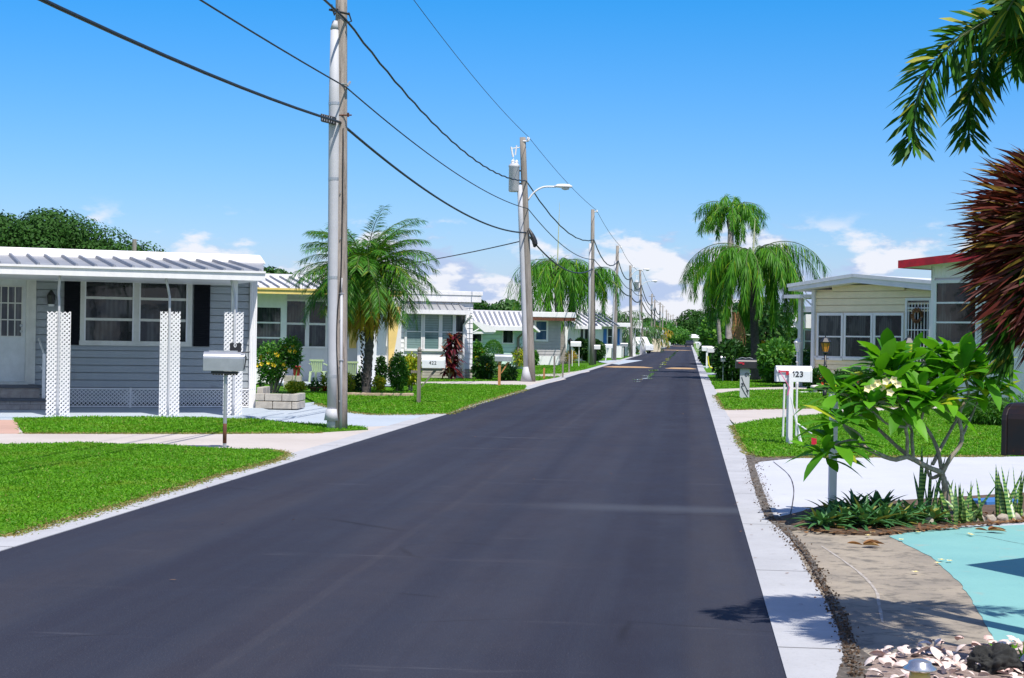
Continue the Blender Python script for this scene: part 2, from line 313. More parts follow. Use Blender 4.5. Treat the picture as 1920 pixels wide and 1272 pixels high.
class MB:
    def __init__(s): s.v = []; s.f = []
    def add(s, vs, fs):
        k = len(s.v); s.v += [tuple(p) for p in vs]; s.f += [tuple(i+k for i in q) for q in fs]; return s
    def box(s, x0, x1, y0, y1, z0, z1):
        if x1 < x0: x0, x1 = x1, x0
        if y1 < y0: y0, y1 = y1, y0
        if z1 < z0: z0, z1 = z1, z0
        return s.add([(x0,y0,z0),(x1,y0,z0),(x1,y1,z0),(x0,y1,z0),(x0,y0,z1),(x1,y0,z1),(x1,y1,z1),(x0,y1,z1)],
              [(0,3,2,1),(4,5,6,7),(0,1,5,4),(1,2,6,5),(2,3,7,6),(3,0,4,7)])
    def hexa(s, p): return s.add(p, [(0,3,2,1),(4,5,6,7),(0,1,5,4),(1,2,6,5),(2,3,7,6),(3,0,4,7)])
    def prism(s, pts, a, b, ax='z'):
        n = len(pts)
        def P(p, t): return (p[0], p[1], t) if ax == 'z' else ((p[0], t, p[1]) if ax == 'y' else (t, p[0], p[1]))
        return s.add([P(p, a) for p in pts]+[P(p, b) for p in pts], [tuple(range(n))[::-1], tuple(range(n, 2*n))]+[(i,(i+1)%n,n+(i+1)%n,n+i) for i in range(n)])
    def tube(s, pts, r, n=8, cap=True):
        pts = [Vector(p) for p in pts]; m = len(pts)
        rs = [r]*m if isinstance(r, (int, float)) else list(r); vs = []; fs = []
        ref = None
        for i, p in enumerate(pts):
            d = (pts[min(i+1, m-1)]-pts[max(i-1, 0)]).normalized()
            if ref is None: ref = d.orthogonal().normalized()
            ref = (ref-d*ref.dot(d)).normalized(); b = d.cross(ref)
            for k in range(n):
                a = 2*pi*k/n; vs.append(p+(ref*math.cos(a)+b*math.sin(a))*rs[i])
        for i in range(m-1):
            for k in range(n): k2 = (k+1)%n; fs.append((i*n+k, i*n+k2, (i+1)*n+k2, (i+1)*n+k))
        if cap: fs.append(tuple(range(n))[::-1]); fs.append(tuple(range((m-1)*n, m*n)))
        return s.add(vs, fs)
    def lathe(s, prof, c=(0, 0, 0), n=16):
        vs = []; fs = []; m = len(prof)
        for r, zz in prof:
            for k in range(n): a = 2*pi*k/n; vs.append((c[0]+r*math.cos(a), c[1]+r*math.sin(a), c[2]+zz))
        for i in range(m-1):
            for k in range(n): k2 = (k+1)%n; fs.append((i*n+k, i*n+k2, (i+1)*n+k2, (i+1)*n+k))
        fs.append(tuple(range(n))[::-1]); fs.append(tuple(range((m-1)*n, m*n))); return s.add(vs, fs)
    def build(s, name, mat, parent=None, smooth=False, bevel=0.0, loc=None):
        me = bpy.data.meshes.new(name); me.from_pydata(s.v, [], s.f); me.materials.append(mat)
        if smooth: me.shade_smooth()
        o = bpy.data.objects.new(name, me); link(o, parent)
        if loc is not None: o.location = loc
        if bevel:
            b = o.modifiers.new('bevel', 'BEVEL'); b.width = bevel; b.segments = 2; b.limit_method = 'ANGLE'
        return o
def struct(o): o['kind'] = 'structure'; return o
def stuff(o, label, cat): return tag(o, label, cat, kind='stuff')

class LB:
    """batch of leaves; every leaf is its own little folded blade"""
    def __init__(s): s.V = []; s.Q = []; s.T = []; s.k = 0
    def add(s, P, D, N, L, Wd, droop=0.0, w1=.5, w2=.42):
        P = np.asarray(P, float).reshape(-1, 3); n = len(P)
        if n == 0: return s
        D = np.broadcast_to(np.asarray(D, float), (n, 3)).copy(); D /= np.linalg.norm(D, axis=1, keepdims=True)+1e-9
        N = np.broadcast_to(np.asarray(N, float), (n, 3)); S = np.cross(D, N); S /= np.linalg.norm(S, axis=1, keepdims=True)+1e-9
        L = np.broadcast_to(np.asarray(L, float), (n,))[:, None]; Wd = np.broadcast_to(np.asarray(Wd, float), (n,))[:, None]
        dr = np.broadcast_to(np.asarray(droop, float), (n,))[:, None]; Z = np.array([[0, 0, -1.0]])
        def pt(t): return P + D*L*t + Z*dr*L*t*t
        p1, p2, p3 = pt(0.33), pt(0.68), pt(1.0)
        V = np.stack([P, p1-S*Wd*w1, p1+S*Wd*w1, p2-S*Wd*w2, p2+S*Wd*w2, p3], 1).reshape(-1, 3)
        b = s.k + np.arange(n)[:, None]*6
        s.Q.append(b+np.array([[1, 3, 4, 2]])); s.T.append(np.concatenate([b+np.array([[0, 1, 2]]), b+np.array([[3, 5, 4]])]))
        s.V.append(V); s.k += n*6; return s
    def build(s, name, mat, parent=None, off=None):
        V = np.concatenate(s.V); 
        if off is not None: V = V-np.array(off)
        me = np_mesh(name, V, np.concatenate(s.Q), np.concatenate(s.T)); me.materials.append(mat)
        return link(bpy.data.objects.new(name, me), parent)
class BL:
    """big leaves close to the camera: 3 x 7 grid with a midrib fold, blunt or pointed"""
    def __init__(s): s.v = []; s.f = []
    def add(s, P, D, N, L, Wd, droop=0.2, fold=0.18, prof=(0.12, 0.55, 0.85, 1.0, 0.92, 0.6, 0.0)):
        P = Vector(P); D = Vector(D).normalized(); N = Vector(N); S = D.cross(N).normalized(); N = S.cross(D).normalized(); k = len(s.v); m = len(prof)
        for i, w in enumerate(prof):
            t = i/(m-1); c = P + D*L*t - U0*droop*L*t*t
            s.v += [tuple(c-S*Wd*w/2+N*fold*Wd*w*0.5), tuple(c), tuple(c+S*Wd*w/2+N*fold*Wd*w*0.5)]
        for i in range(m-1):
            a = k+i*3
            s.f += [(a, a+3, a+4, a+1), (a+1, a+4, a+5, a+2)]
        return s
    def build(s, name, mat, parent=None):
        me = bpy.data.meshes.new(name); me.from_pydata(s.v, [], s.f); me.materials.append(mat); me.shade_smooth()
        return link(bpy.data.objects.new(name, me), parent)
rs = np.random.RandomState(11); R = random.Random(5)
def unit(a): a = np.asarray(a, float); return a/(np.linalg.norm(a, axis=-1, keepdims=True)+1e-9)
def resample(pts, n):
    p = np.array([list(q) for q in pts], float); d = np.concatenate([[0], np.cumsum(np.linalg.norm(np.diff(p, axis=0), axis=1))])
    t = np.linspace(0, d[-1], n); return np.stack([np.interp(t, d, p[:, i]) for i in range(3)], 1)
def smooth3(pts, n):
    """catmull-rom through pts"""
    P = [Vector(p) for p in pts]; P = [P[0]*2-P[1]]+P+[P[-1]*2-P[-2]]; o = []
    m = len(P)-3
    for j in range(n):
        t = j/(n-1)*m; i = min(int(t), m-1); t -= i; a, b, c, d = P[i:i+4]
        o.append(0.5*((2*b)+(c-a)*t+(2*a-5*b+4*c-d)*t*t+(3*b-a-3*c+d)*t**3))
    return o
def arc(base, az, el, L, curve, n=12, pw=1.2):
    p = Vector(base); o = [p.copy()]; h = Vector((math.cos(az), math.sin(az), 0))
    for i in range(n):
        a = max(-1.52, el-curve*((i+0.5)/n)**pw); p = p+(h*math.cos(a)+U0*math.sin(a))*(L/n); o.append(p.copy())
    return o
def leaflets(lb, pts, n, ll, lw, fwd=0.8, down=0.2, droop=0.3, start=0.14, plum=0.0, taper=0.55, rnd=0.15, up=0.0, sidemul=1.0):
    p = resample(pts, n); tn = unit(np.gradient(p, axis=0)); s = np.linspace(0, 1, n); k = s > start; p, tn, s = p[k], tn[k], s[k]
    side = unit(np.cross(tn, [[0, 0, 1.0]])); bad = np.linalg.norm(np.cross(tn, [[0, 0, 1.0]]), axis=1) < 0.15
    side[bad] = side[~bad][-1] if (~bad).any() else [1, 0, 0]
    upv = unit(np.cross(side, tn)); prof = np.minimum(1, (s-start+0.06)/0.22)*(1-taper*s**2)
    for sg in (-1, 1):
        m = len(p); a = rs.normal(0, 0.25+plum, m)
        D = tn*fwd + (side*np.cos(a)[:, None]+upv*(np.sin(a)[:, None]+up))*sg**0*sidemul*1.0*np.where(True, 1, 1)
        D = tn*fwd + side*sg*np.cos(a)[:, None]*sidemul + upv*(np.sin(a)+up)[:, None] + rs.normal(0, rnd, (m, 3)); D[:, 2] -= down
        N = upv+rs.normal(0, 0.3, (m, 3))
        lb.add(p+rs.normal(0, 0.004, (m, 3)), D, N, ll*prof*rs.uniform(0.8, 1.1, m), lw*(0.6+0.4*prof), droop)
def inpoly(x, y, poly):
    r = np.zeros(len(x), bool); j = len(poly)-1
    for i in range(len(poly)):
        xi, yi = poly[i]; xj, yj = poly[j]
        c = ((yi > y) != (yj > y)) & (x < (xj-xi)*(y-yi)/(yj-yi+1e-12)+xi); r ^= c; j = i
    return r
def lin(px, py): q = G(px, py); return (q.x, q.y)
# ================================================================ GROUND
def ragged(poly, step, amp, seed=1):
    r = random.Random(seed); o = []
    for (a, b), (c, d) in zip(poly, poly[1:]+poly[:1]):
        L = math.hypot(c-a, d-b); n = max(1, int(L/step)) if L < 30 else 1
        for i in range(n): f = i/n; o.append((a+(c-a)*f+r.uniform(-amp, amp), b+(d-b)*f+r.uniform(-amp, amp)))
    return o
def sheet(name, poly, z0, mat, th=0.03, kind='structure'):
    if mat in (CONCT, TURQ, CONCW): poly = ragged(poly, .12, .008)
    if name == 'dirt': poly = ragged(poly, .035, .009)
    o = MB().prism(poly, z0-th, z0).build(name, mat); o['kind'] = kind; return o
m = MB(); m.box(-1200, 1200, -60, 2600, -0.30, -0.03); struct(m.build('ground', GRND))
RL, RR, GL, GR = -5.05, 0.50, -5.42, 0.87
sheet('road', [(RL, -12), (RR, -12), (RR, 470*K), (RL, 470*K)], 0.0, ASPH)
def wavy(x, amp, y0, y1, st, sd):
    r = random.Random(sd); o = []; y = y0
    while y < y1: o.append((x+r.uniform(-amp, amp), y)); y += st*r.uniform(0.6, 1.4)
    o.append((x, y1)); return o
sheet('gutter', [(RL-0.0, -12)]+[(RL, 470*K)]+wavy(GL, 0.02, -12, 470*K, 2.0, 1)[::-1], 0.006, GUTL)
sheet('gutter', wavy(GR, 0.02, -12, 470*K, 1.0, 2)+[(RR, 470*K), (RR, -12)], 0.006, GUTL)
def pp(*pts): return [lin(a, b) for a, b in pts]
sheet('path', pp((-700, 806), (0, 806), (620, 803), (760, 797), (700, 830), (560, 864), (500, 868), (300, 850), (0, 850), (-700, 850)), -0.004, CONC)
sheet('driveway', pp((-300, 764), (490, 764), (600, 752), (850, 771), (880, 765), (800, 792), (720, 806), (600, 806), (0, 806), (-300, 806)), -0.012, CONCB)
sheet('path', pp((-300, 789), (34, 788), (36, 813), (-300, 813)), 0.004, BRKP)
sheet('path', pp((770, 716.6), (1010, 714.5), (1048, 708), (1062, 711), (1000, 726), (960, 722), (770, 720.5)), 0.004, CONC)
sheet('path', pp((985, 702.5), (1050, 701), (1100, 693), (1106, 697), (1060, 706), (985, 704.6)), 0.004, CONC)
sheet('driveway', pp((1120, 677.5), (1160, 675), (1205, 676), (1160, 684), (1128, 680)), 0.004, CONCB)
for k, yy in enumerate([112, 131, 149, 170, 196, 225, 262, 300, 345, 390]):
    yy *= K
    sheet('driveway', [(-16, yy), (GL, yy), (GL, yy+4), (-16, yy+4)], 0.002, CONCB if k % 2 else CONC)
    sheet('driveway', [(GR, yy-5), (14, yy-5), (14, yy-1), (GR, yy-1)], 0.002, CONC)
for yy in (52*K, 66*K, 82*K, 96*K): sheet('driveway', [(GR, yy), (12, yy), (12, yy+3.6), (GR, yy+3.6)], 0.002, CONCB)
sheet('driveway', pp((1404, 864), (1500, 858), (1920, 856), (2300, 854), (2300, 965), (1720, 992), (1530, 985), (1440, 975), (1428, 935), (1418, 900)), -0.002, CONCW)
sheet('driveway', pp((1352, 768), (1545, 764), (1760, 760), (1760, 790), (1430, 795), (1384, 800), (1372, 790)), -0.002, CONC)
sheet('path', pp((1338, 730), (1420, 727), (1545, 724), (1640, 724), (1640, 731), (1545, 730.5), (1400, 732.5), (1342, 737)), -0.002, CONC)
sheet('driveway', pp((1440, 975), (1530, 985), (1720, 985), (1990, 1010), (1990, 1340), (1540, 1340), (1560, 1220), (1532, 1130), (1485, 1045), (1435, 990)), -0.010, CONCT)
sheet('driveway', pp((1668, 1004), (1760, 985), (1920, 972), (2400, 960), (2400, 1360), (1930, 1360), (1893, 1262), (1862, 1195), (1838, 1148), (1800, 1092), (1745, 1042)), -0.0065, TURQ)
sheet('dirt', pp((1398, 853), (1412, 851), (1500, 858), (1425, 866), (1414, 872), (1425, 905), (1440, 945), (1450, 968), (1500, 980), (1530, 990), (1480, 995), (1512, 1030), (1540, 1078), (1562, 1120), (1585, 1150), (1592, 1180), (1606, 1215), (1640, 1240), (1600, 1300), (1560, 1300), (1583, 1230), (1570, 1165), (1556, 1130), (1538, 1092), (1505, 1035), (1462, 992), (1436, 974), (1418, 930), (1404, 880)), 0.009, pm('dark_gutter_dirt', (.15, .125, .10), (.07, .06, .05), 14, .95, bump=.8, stain=(.30, .26, .21), st=.52))
# wandering pale repair line across the tan apron
def ribbon(name, pts, w, z, mat, kind='structure'):
    p = smooth3([Vector((a, b, 0)) for a, b in pts], 26); L = []; Rr = []; r = random.Random(3)
    for i, q in enumerate(p):
        d = (p[min(i+1, 25)]-p[max(i-1, 0)]).normalized(); s = Vector((-d.y, d.x, 0))*w*r.uniform(0.6, 1.3)/2; L.append((q+s)[:2]); Rr.append((q-s)[:2])
    m = MB()
    for i in range(25): m.add([(L[i][0], L[i][1], z), (L[i+1][0], L[i+1][1], z), (Rr[i+1][0], Rr[i+1][1], z), (Rr[i][0], Rr[i][1], z)], [(3, 2, 1, 0)])
    o = m.build(name, mat); o['kind'] = kind; return o
PATCH = pm('pale_mortar', (0.46, 0.42, 0.38), (0.30, 0.26, 0.22), 12, 0.9)
ribbon('mortar_line', pp((1540, 1022), (1575, 1045), (1615, 1075), (1642, 1105), (1648, 1130), (1655, 1165)), 0.020, -0.0075, PATCH)
CRACK = pm('dark_crack', (0.05, 0.045, 0.05), None, 12, 0.9)
ribbon('crack_line', pp((1450, 866), (1478, 890), (1488, 915), (1486, 945), (1480, 972)), 0.010, 0.003, CRACK)
ribbon('crack_line', pp((1790, 1000), (1840, 1004), (1890, 1014), (1935, 1022)), 0.007, -0.004, CRACK)
n_ = 110; q_ = np.stack([rs.uniform(-5.3, .85, n_), rs.uniform(5, 45, n_)**1.0, np.full(n_, .012)], 1); q_[:90, 0] = np.where(rs.uniform(0, 1, 90) < .4, rs.uniform(-5.42, -5.0, 90), rs.uniform(.45, .9, 90))
yb_ = rs.uniform(852, 1268, 1500); xb_ = np.interp(yb_, [850, 905, 975, 1041, 1130, 1182, 1272], [1404, 1415, 1443, 1507, 1558, 1580, 1600])+rs.normal(4, 9, 1500)
q2 = np.array([list(G(a, b, .013)) for a, b in zip(xb_, yb_)])
stuff(LB().add(q2, rs.normal(0, 1, (1500, 3))*[1, 1, .4], rs.normal(0, 1, (1500, 3)), rs.uniform(.008, .028, 1500), .014).build('gutter_grit', SOIL), 'dark grit along the edge of the right gutter', 'grit')
o = LB().add(q_, rs.normal(0, 1, (n_, 3))*[1, 1, .25], (0, 0, 1), rs.uniform(.02, .055, n_), .015).build('road_litter', DRY); stuff(o, 'small dry leaves and grit scattered along road and gutters', 'litter')
# lawns: raised sod slabs with blades of grass
def lawn(poly): return sheet('lawn', poly, 0.02, GRND, 0.06)
LA = pp((-600, 838), (0, 836), (150, 833), (300, 836), (420, 844), (505, 845), (528, 854), (517, 862), (400, 893), (235, 943), (120, 975), (0, 1007), (-120, 1047), (-420, 1120), (-900, 1120))
LBp = pp((28, 787), (200, 784.5), (400, 786), (480, 789), (560, 796), (675, 803), (690, 806), (600, 811), (400, 812.5), (200, 812.5), (44, 812))
LC = pp((556, 738), (640, 736), (760, 728), (790, 721), (985, 724), (984, 730), (940, 742), (880, 760), (838, 776), (700, 777), (650, 771), (596, 757))
LD = pp((760, 700), (960, 690), (1030, 683), (1098, 684.5), (1101, 692), (1050, 706), (1010, 713.5), (780, 716))
LR1 = pp((1376, 798), (1430, 789), (1545, 778), (1700, 770), (1920, 766), (2300, 762), (2300, 853), (1880, 854), (1500, 857), (1428, 858), (1406, 850), (1390, 826))
LR2 = pp((1343, 740), (1400, 733), (1530, 731.5), (1700, 733), (1760, 745), (1700, 763), (1545, 765), (1362, 768))
LR3 = pp((1330, 708), (1400, 702), (1530, 706), (1545, 722), (1420, 726), (1340, 729))
for q in (LA, LBp, LC, LR1, LR2): lawn(q)
def grass(poly, dens, h, w, label, dry=0.0, edge=None, z=0.02):
    P = np.array(poly); x0, y0 = P.min(0); x1, y1 = P.max(0); n = int((x1-x0)*(y1-y0)*dens)
    x = rs.uniform(x0, x1, n); y = rs.uniform(y0, y1, n)
    # ragged edge: test jittered positions
    k = inpoly(x+rs.normal(0, 0.025, n), y+rs.normal(0, 0.025, n), poly); x, y = x[k], y[k]
    # keep what the camera side can see, with margin
    a = (x*CR.x+y*CR.y)/np.maximum(x*CF.x+y*CF.y, 0.1); k = (np.abs(a) < 0.62); x, y = x[k], y[k]; n = len(x)
    lump = np.sin(x*5.1+np.sin(y*4.3)*1.5)*np.cos(y*4.7+x*1.3)*0.25+1
    p = np.stack([x, y, np.full(n, z-0.01)], 1); D = np.stack([rs.normal(0, 0.55, n), rs.normal(0, 0.55, n), np.full(n, 1.0)], 1)
    lb = LB(); hh = h*lump*rs.uniform(0.5, 1.25, n); N = np.stack([rs.normal(0, 1, n), rs.normal(0, 1, n), rs.normal(0, 0.2, n)], 1)
    lb.add(p, D, N, hh, w*rs.uniform(0.7, 1.2, n), 0.45)
    o = lb.build('grass', L_GRASS); stuff(o, label, 'grass'); return o
def grass_rim(pts, n, h, w, label, spread=0.05):
    spread *= 1.5; n = int(n*1.5)
    p = resample([Vector((a, b, 0)) for a, b in pts], n); p[:, :2] += rs.normal(0, spread, (n, 2)); p[:, 2] = 0.0
    D = np.stack([rs.normal(0, 1.0, n), rs.normal(0, 1.0, n), np.full(n, 0.6)], 1)
    o = LB().add(p, D, rs.normal(0, 1, (n, 3)), h*rs.uniform(0.4, 1.2, n), w, 0.4).build('grass', L_GRASSDRY); stuff(o, label, 'grass')
grass(LA, 2400, 0.062, 0.011, 'bright mown grass of the front left lawn by the kerb')
grass(LBp, 1300, 0.09, 0.014, 'narrow strip of grass before the porch with lattice posts')
grass(LC, 700, 0.09, 0.019, 'mown grass around the feathery palm and wooden mailbox post')
grass(LD, 260, 0.10, 0.035, 'mown grass further along the left kerb', z=-0.03)
grass(LR1, 850, 0.085, 0.017, 'mown grass around the white number mailbox on the right')
grass(LR2, 380, 0.09, 0.024, 'mown grass before the flower bed on the right')
grass(LR3, 260, 0.10, 0.035, 'mown grass around the grey palm trunk on the right', z=-0.03)
grass_rim(LA[5:12], 16000, 0.06, 0.010, 'dry runners along the kerb of the front left lawn')
grass_rim(pp((44, 813), (400, 813.5), (600, 812)), 2500, 0.06, 0.012, 'dry brown edge of the narrow grass strip', 0.03)
grass_rim(pp((596, 757), (650, 772), (700, 778), (838, 777), (880, 761), (984, 731)), 3500, 0.07, 0.018, 'dry edge of the lawn under the feathery palm', 0.05)
grass_rim(pp((1376, 799), (1390, 828), (1406, 852), (1428, 859), (1500, 858.5), (1880, 856)), 4500, 0.07, 0.014, 'dry edge of the lawn before the white driveway', 0.035)
grass_rim(pp((1343, 742), (1362, 769), (1545, 766), (1700, 764)), 1800, 0.08, 0.02, 'dry edge of the lawn before the tan driveway', 0.04)

# speed humps, puddles
def hump(Y, x0, x1, w, label):
    m = MB(); n = 10; prof = [((i/n-0.5)*w, 0.055*math.sin(pi*i/n)) for i in range(n+1)]
    xs = np.linspace(x0, x1, 12)
    for i in range(11):
        f0 = min(1, 4*min(i, 11-i)/11*1.2+0.02); f1 = min(1, 4*min(i+1, 10-i)/11*1.2+0.02)
        for j in range(n):
            (a, za), (b, zb) = prof[j], prof[j+1]
            m.add([(xs[i], Y+a*(0.4+0.6*f0), 0.003+za*f0), (xs[i+1], Y+a*(0.4+0.6*f1), 0.003+za*f1), (xs[i+1], Y+b*(0.4+0.6*f1), 0.003+zb*f1), (xs[i], Y+b*(0.4+0.6*f0), 0.003+zb*f0)], [(0, 1, 2, 3)])
    tag(m.build('speed_hump', HUMP), label, 'speed hump', 'orange speed humps')
Y1 = G(1225, 690).y
hump(Y1, RL+0.1, -2.1, 2.6, 'orange painted speed hump on the left lane, nearest pair')
hump(Y1-1.2, -1.35, RR-0.1, 2.6, 'orange painted speed hump on the right lane, nearest pair')
hump(Y1+104*K, RL+0.2, RR-0.1, 4.5, 'orange speed hump farther down the road')
hump(Y1+215*K, RL+0.2, RR-0.1, 6, 'orange speed hump at the far end of the road')
def puddle(pts, seed):
    r = random.Random(seed); o = []
    for i, (cx, cy, rx, ry) in enumerate(pts):
        m = MB(); n = 14; q = [(cx+rx*math.cos(2*pi*k/n)*r.uniform(0.75, 1.2), cy+ry*math.sin(2*pi*k/n)*r.uniform(0.75, 1.2)) for k in range(n)]
        m.prism(q, 0.001, 0.004+0.0003*i); s = m.build('puddle', WET); s['kind'] = 'structure'
for a, b, rx, ry in ((1196, 712, .25, .8), (1212, 710, .30, .8), (1209, 705, .2, .5), (1195, 716, .18, .3)):
    p = G(a, b); puddle([(p.x, p.y, rx, ry)], a)
r_ = random.Random(9)
for yy in range(50, 175, 7):
    q = (-1.75+r_.uniform(-.10, .10), (yy+r_.uniform(-1.5, 1.5))*K); puddle([(q[0], q[1], r_.uniform(.08, .30), r_.uniform(2.5, 5.6))], yy)

# ================================================================ POLES AND CABLES
POLEX = -6.08
def wpole(px, py): p = G(px, py); return p
ORD = ['nearest', 'second', 'third', 'fourth', 'fifth', 'sixth', 'seventh', 'eighth', 'ninth', 'tenth', 'eleventh', 'twelfth', 'thirteenth', 'fourteenth', 'fifteenth', 'sixteenth', 'seventeenth', 'eighteenth']
poles = []
def toploc(p, px, py): return at(px, py, dep(p))
def insulator(m, x, y, z): m.lathe([(0.03, 0), (0.07, .02), (0.05, .05), (0.07, .08), (0.05, .11), (0.02, .15)], (x, y, z), 10)
def lamp_arm(t, z, dx, L, scale=1.0):
    m = MB(); pts = smooth3([(0.12*dx, 0, z), (0.35*dx, 0, z+0.30), (L*0.6*dx, 0, z+0.50), (L*dx, 0, z+0.52)], 14); m.tube(pts, 0.035, 8)
    a = m.build('lamp_arm', WHITE2, t, True)
    h = MB(); x = L*dx; s = dx
    for i in range(1): h.lathe([(0.02, 0.10), (0.10, 0.09), (0.15, 0.03), (0.16, 0.0), (0.14, -0.03), (0.05, -0.05)], (0, 0, 0), 14)
    for k, v in enumerate(h.v): h.v[k] = (x+s*0.28+v[0]*2.2, v[1]*1.05, z+0.53+v[2])
    h.build('lamp_head', WHITE2, t, True)
    g = MB(); g.lathe([(0.02, 0), (0.12, 0), (0.10, -0.06), (0.03, -0.085)], (0, 0, 0), 12)
    for k, v in enumerate(g.v): g.v[k] = (x+s*0.36+v[0]*1.3, v[1], z+0.485+v[2])
    g.build('lens', pm('lamp_lens', (0.6, 0.62, 0.64), None, 5, 0.15), t, True)
def transformer(t, x, y, z0, h=1.0, r=0.2):
    m = MB(); m.lathe([(r*0.9, 0), (r, 0.03), (r, h*0.86), (r*1.08, h*0.88), (r*1.08, h*0.93), (r*0.7, h)], (x, y, z0), 18); o = m.build('transformer', PVC, t, True)
    b = MB(); insulator(b, x-0.06, y, z0+h); insulator(b, x+0.08, y, z0+h*0.99); b.build('bushing', WHITE2, o)
    for q in (0.3, 0.75): MB().tube([(x+r, y, z0+h*q), (0.02, 0, z0+h*q)], 0.03, 6).build('bracket', BLACK, o)
    f = MB(); f.tube([(-0.1, 0, z0+h+0.62), (-0.5, 0, z0+h+0.56)], 0.02, 6); f.tube([(-0.42, 0, z0+h+0.25), (-0.5, 0, z0+h+0.62)], 0.035, 8); f.tube([(-0.34, 0, z0+h+0.32), (-0.3, 0, z0+h+0.68)], 0.028, 8)
    f.tube([(-0.42, 0, z0+h+0.25), (x, y, z0+h+0.1)], 0.008, 5); f.build('fuse_cutout', WHITE2, t)
def pole(px, py, ptop, H, label, wood=WOODP, conduit=True, group='utility poles along the left kerb', r=0.135, full=False, loc=None):
    p = G(px, py) if loc is None else Vector(loc); t = thing('utility_pole', label, 'utility pole', p, 0, group)
    lean = Vector((0, 0, 0))
    if ptop: q = toploc(p, *ptop)-p; H = q.z; lean = Vector((q.x, q.y, 0))
    def L(z): return lean*(z/H)+Vector((0, 0, z))
    n = 10 if full else 4
    m = MB(); m.tube([L(-0.3)]+[L(H*i/n) for i in range(1, n+1)], [r*1.12]+[r*(1.1-0.35*i/n) for i in range(1, n+1)], 14 if full else 8); m.build('post', wood, t, True)
    poles.append((p, L, H, t)); return t, L, H, p
d1 = dep(G(628, 806))
t, L, H, p1 = pole(636, 806, (640.5, -60), 0, 'nearest utility pole, weathered wood with a wide white cable guard', WOODG, full=True, r=0.13)
# rotate things so that local -x is the left of the photograph
XR = R0.copy(); YR = F0.copy()
def PL(x, y, z, L=L): return L(z)+XR*x+YR*y
m = MB(); hz_ = [0.25, 1.2, 2.6, 4.3, 5.6, 6.9]
m.tube([PL(-0.105, -0.06, z) for z in hz_], [0.10]*5+[0.075], 16); 
m.tube([PL(-0.105, -0.06, 6.9), PL(-0.095, -0.05, 7.05)], [0.08, 0.05], 14)
o = m.build('cable_guard', PVC, t, True)
for z in (0.9, 2.6, 4.3, 5.6): MB().tube([PL(-0.105, -0.06, z), PL(-0.105, -0.06, z+0.05)], 0.104, 16).build('strap', GREYM, o)
m = MB(); m.tube([PL(-0.12, -0.08, 0.0), PL(-0.12, -0.08, 0.22)], 0.085, 14); m.tube([PL(-0.12, -0.08, 0.16), PL(-0.115, -0.07, 0.36)], [0.135, 0.105], 14); m.build('guard_boot', PVC, t, True)
m = MB(); m.tube([PL(0.04, -0.13, 0.0), PL(0.04, -0.13, 2.35)], 0.024, 8); m.tube([PL(0.04, -0.13, 2.35), PL(0.045, -0.115, 2.62)], 0.012, 6); m.build('conduit', PVC, t, True)
m = MB(); m.tube(smooth3([PL(0.0, -0.13, 0.05), PL(-0.005, -0.14, 0.8), PL(-0.04, -0.135, 1.5), PL(-0.02, -0.14, 2.1), PL(0.03, -0.135, 2.6), PL(0.05, -0.12, 4.0), PL(0.055, -0.11, 5.2)], 30), 0.011, 6); m.build('ground_wire', CABLE, t, True)
for z in (0.5, 1.1, 1.9, 3.3, 4.1): MB().tube([PL(0.02, -0.135, z), PL(0.02, -0.155, z)], 0.011, 6).build('bolt', GREYM, t)
for z in (2.35, 1.2): MB().tube([PL(-0.0, -0.125, z), PL(0.04, -0.16, z), PL(0.08, -0.125, z)], 0.012, 6).build('clip', GREYM, t)
zb = toploc(p1, 612, 226).z
m = MB(); c = PL(-0.19, -0.20, zb-0.01)
m.hexa([tuple(c+XR*a*0.13+YR*b*0.06+U0*(zz*0.065-a*0.03)) for zz in (-1, 1) for a, b in ((-1, -1), (1, -1), (1, 1), (-1, 1))]); b_ = m.build('junction_box', BLACK, t, bevel=0.008)
m = MB()
for k in range(6): x = -0.1+k*0.04; m.tube([c+XR*x-YR*0.064+U0*(0.05-x*0.25), c+XR*x-YR*0.064+U0*(-0.05-x*0.25)], 0.005, 5)
m.build('fin', PVC, b_)
m = MB(); m.tube([PL(-0.05, -0.1, zb+0.08), PL(0.20, -0.13, zb+0.08)], 0.012, 6); m.tube([PL(0.14, -0.13, zb+0.05), PL(0.14, -0.13, zb+0.12)], 0.02, 6); m.build('cable_clamp', RUST, t)
zc = toploc(p1, 650, 163).z
m = MB(); m.tube([PL(0, -0.1, zc+0.03), PL(0.17, -0.14, zc+0.03)], 0.014, 6); m.tube([PL(0.13, -0.16, zc-0.01), PL(0.17, -0.12, zc+0.07)], 0.022, 6); m.build('cable_clamp', GREYM, t)
zd = toploc(p1, 650, 30).z
m = MB(); m.tube([PL(-0.2, -0.12, zd+0.08), PL(0.16, -0.14, zd)], 0.02, 6); m.tube([PL(-0.16, -0.14, zd+0.16), PL(-0.10, -0.14, zd-0.02), PL(-0.05, -0.13, zd+0.09)], 0.022, 6); m.tube([PL(0.14, -0.14, zd+0.03), PL(0.19, -0.14, zd-0.12), PL(0.12, -0.14, zd-0.14)], 0.014, 6)
m.build('cable_clamp', BLACK, t)
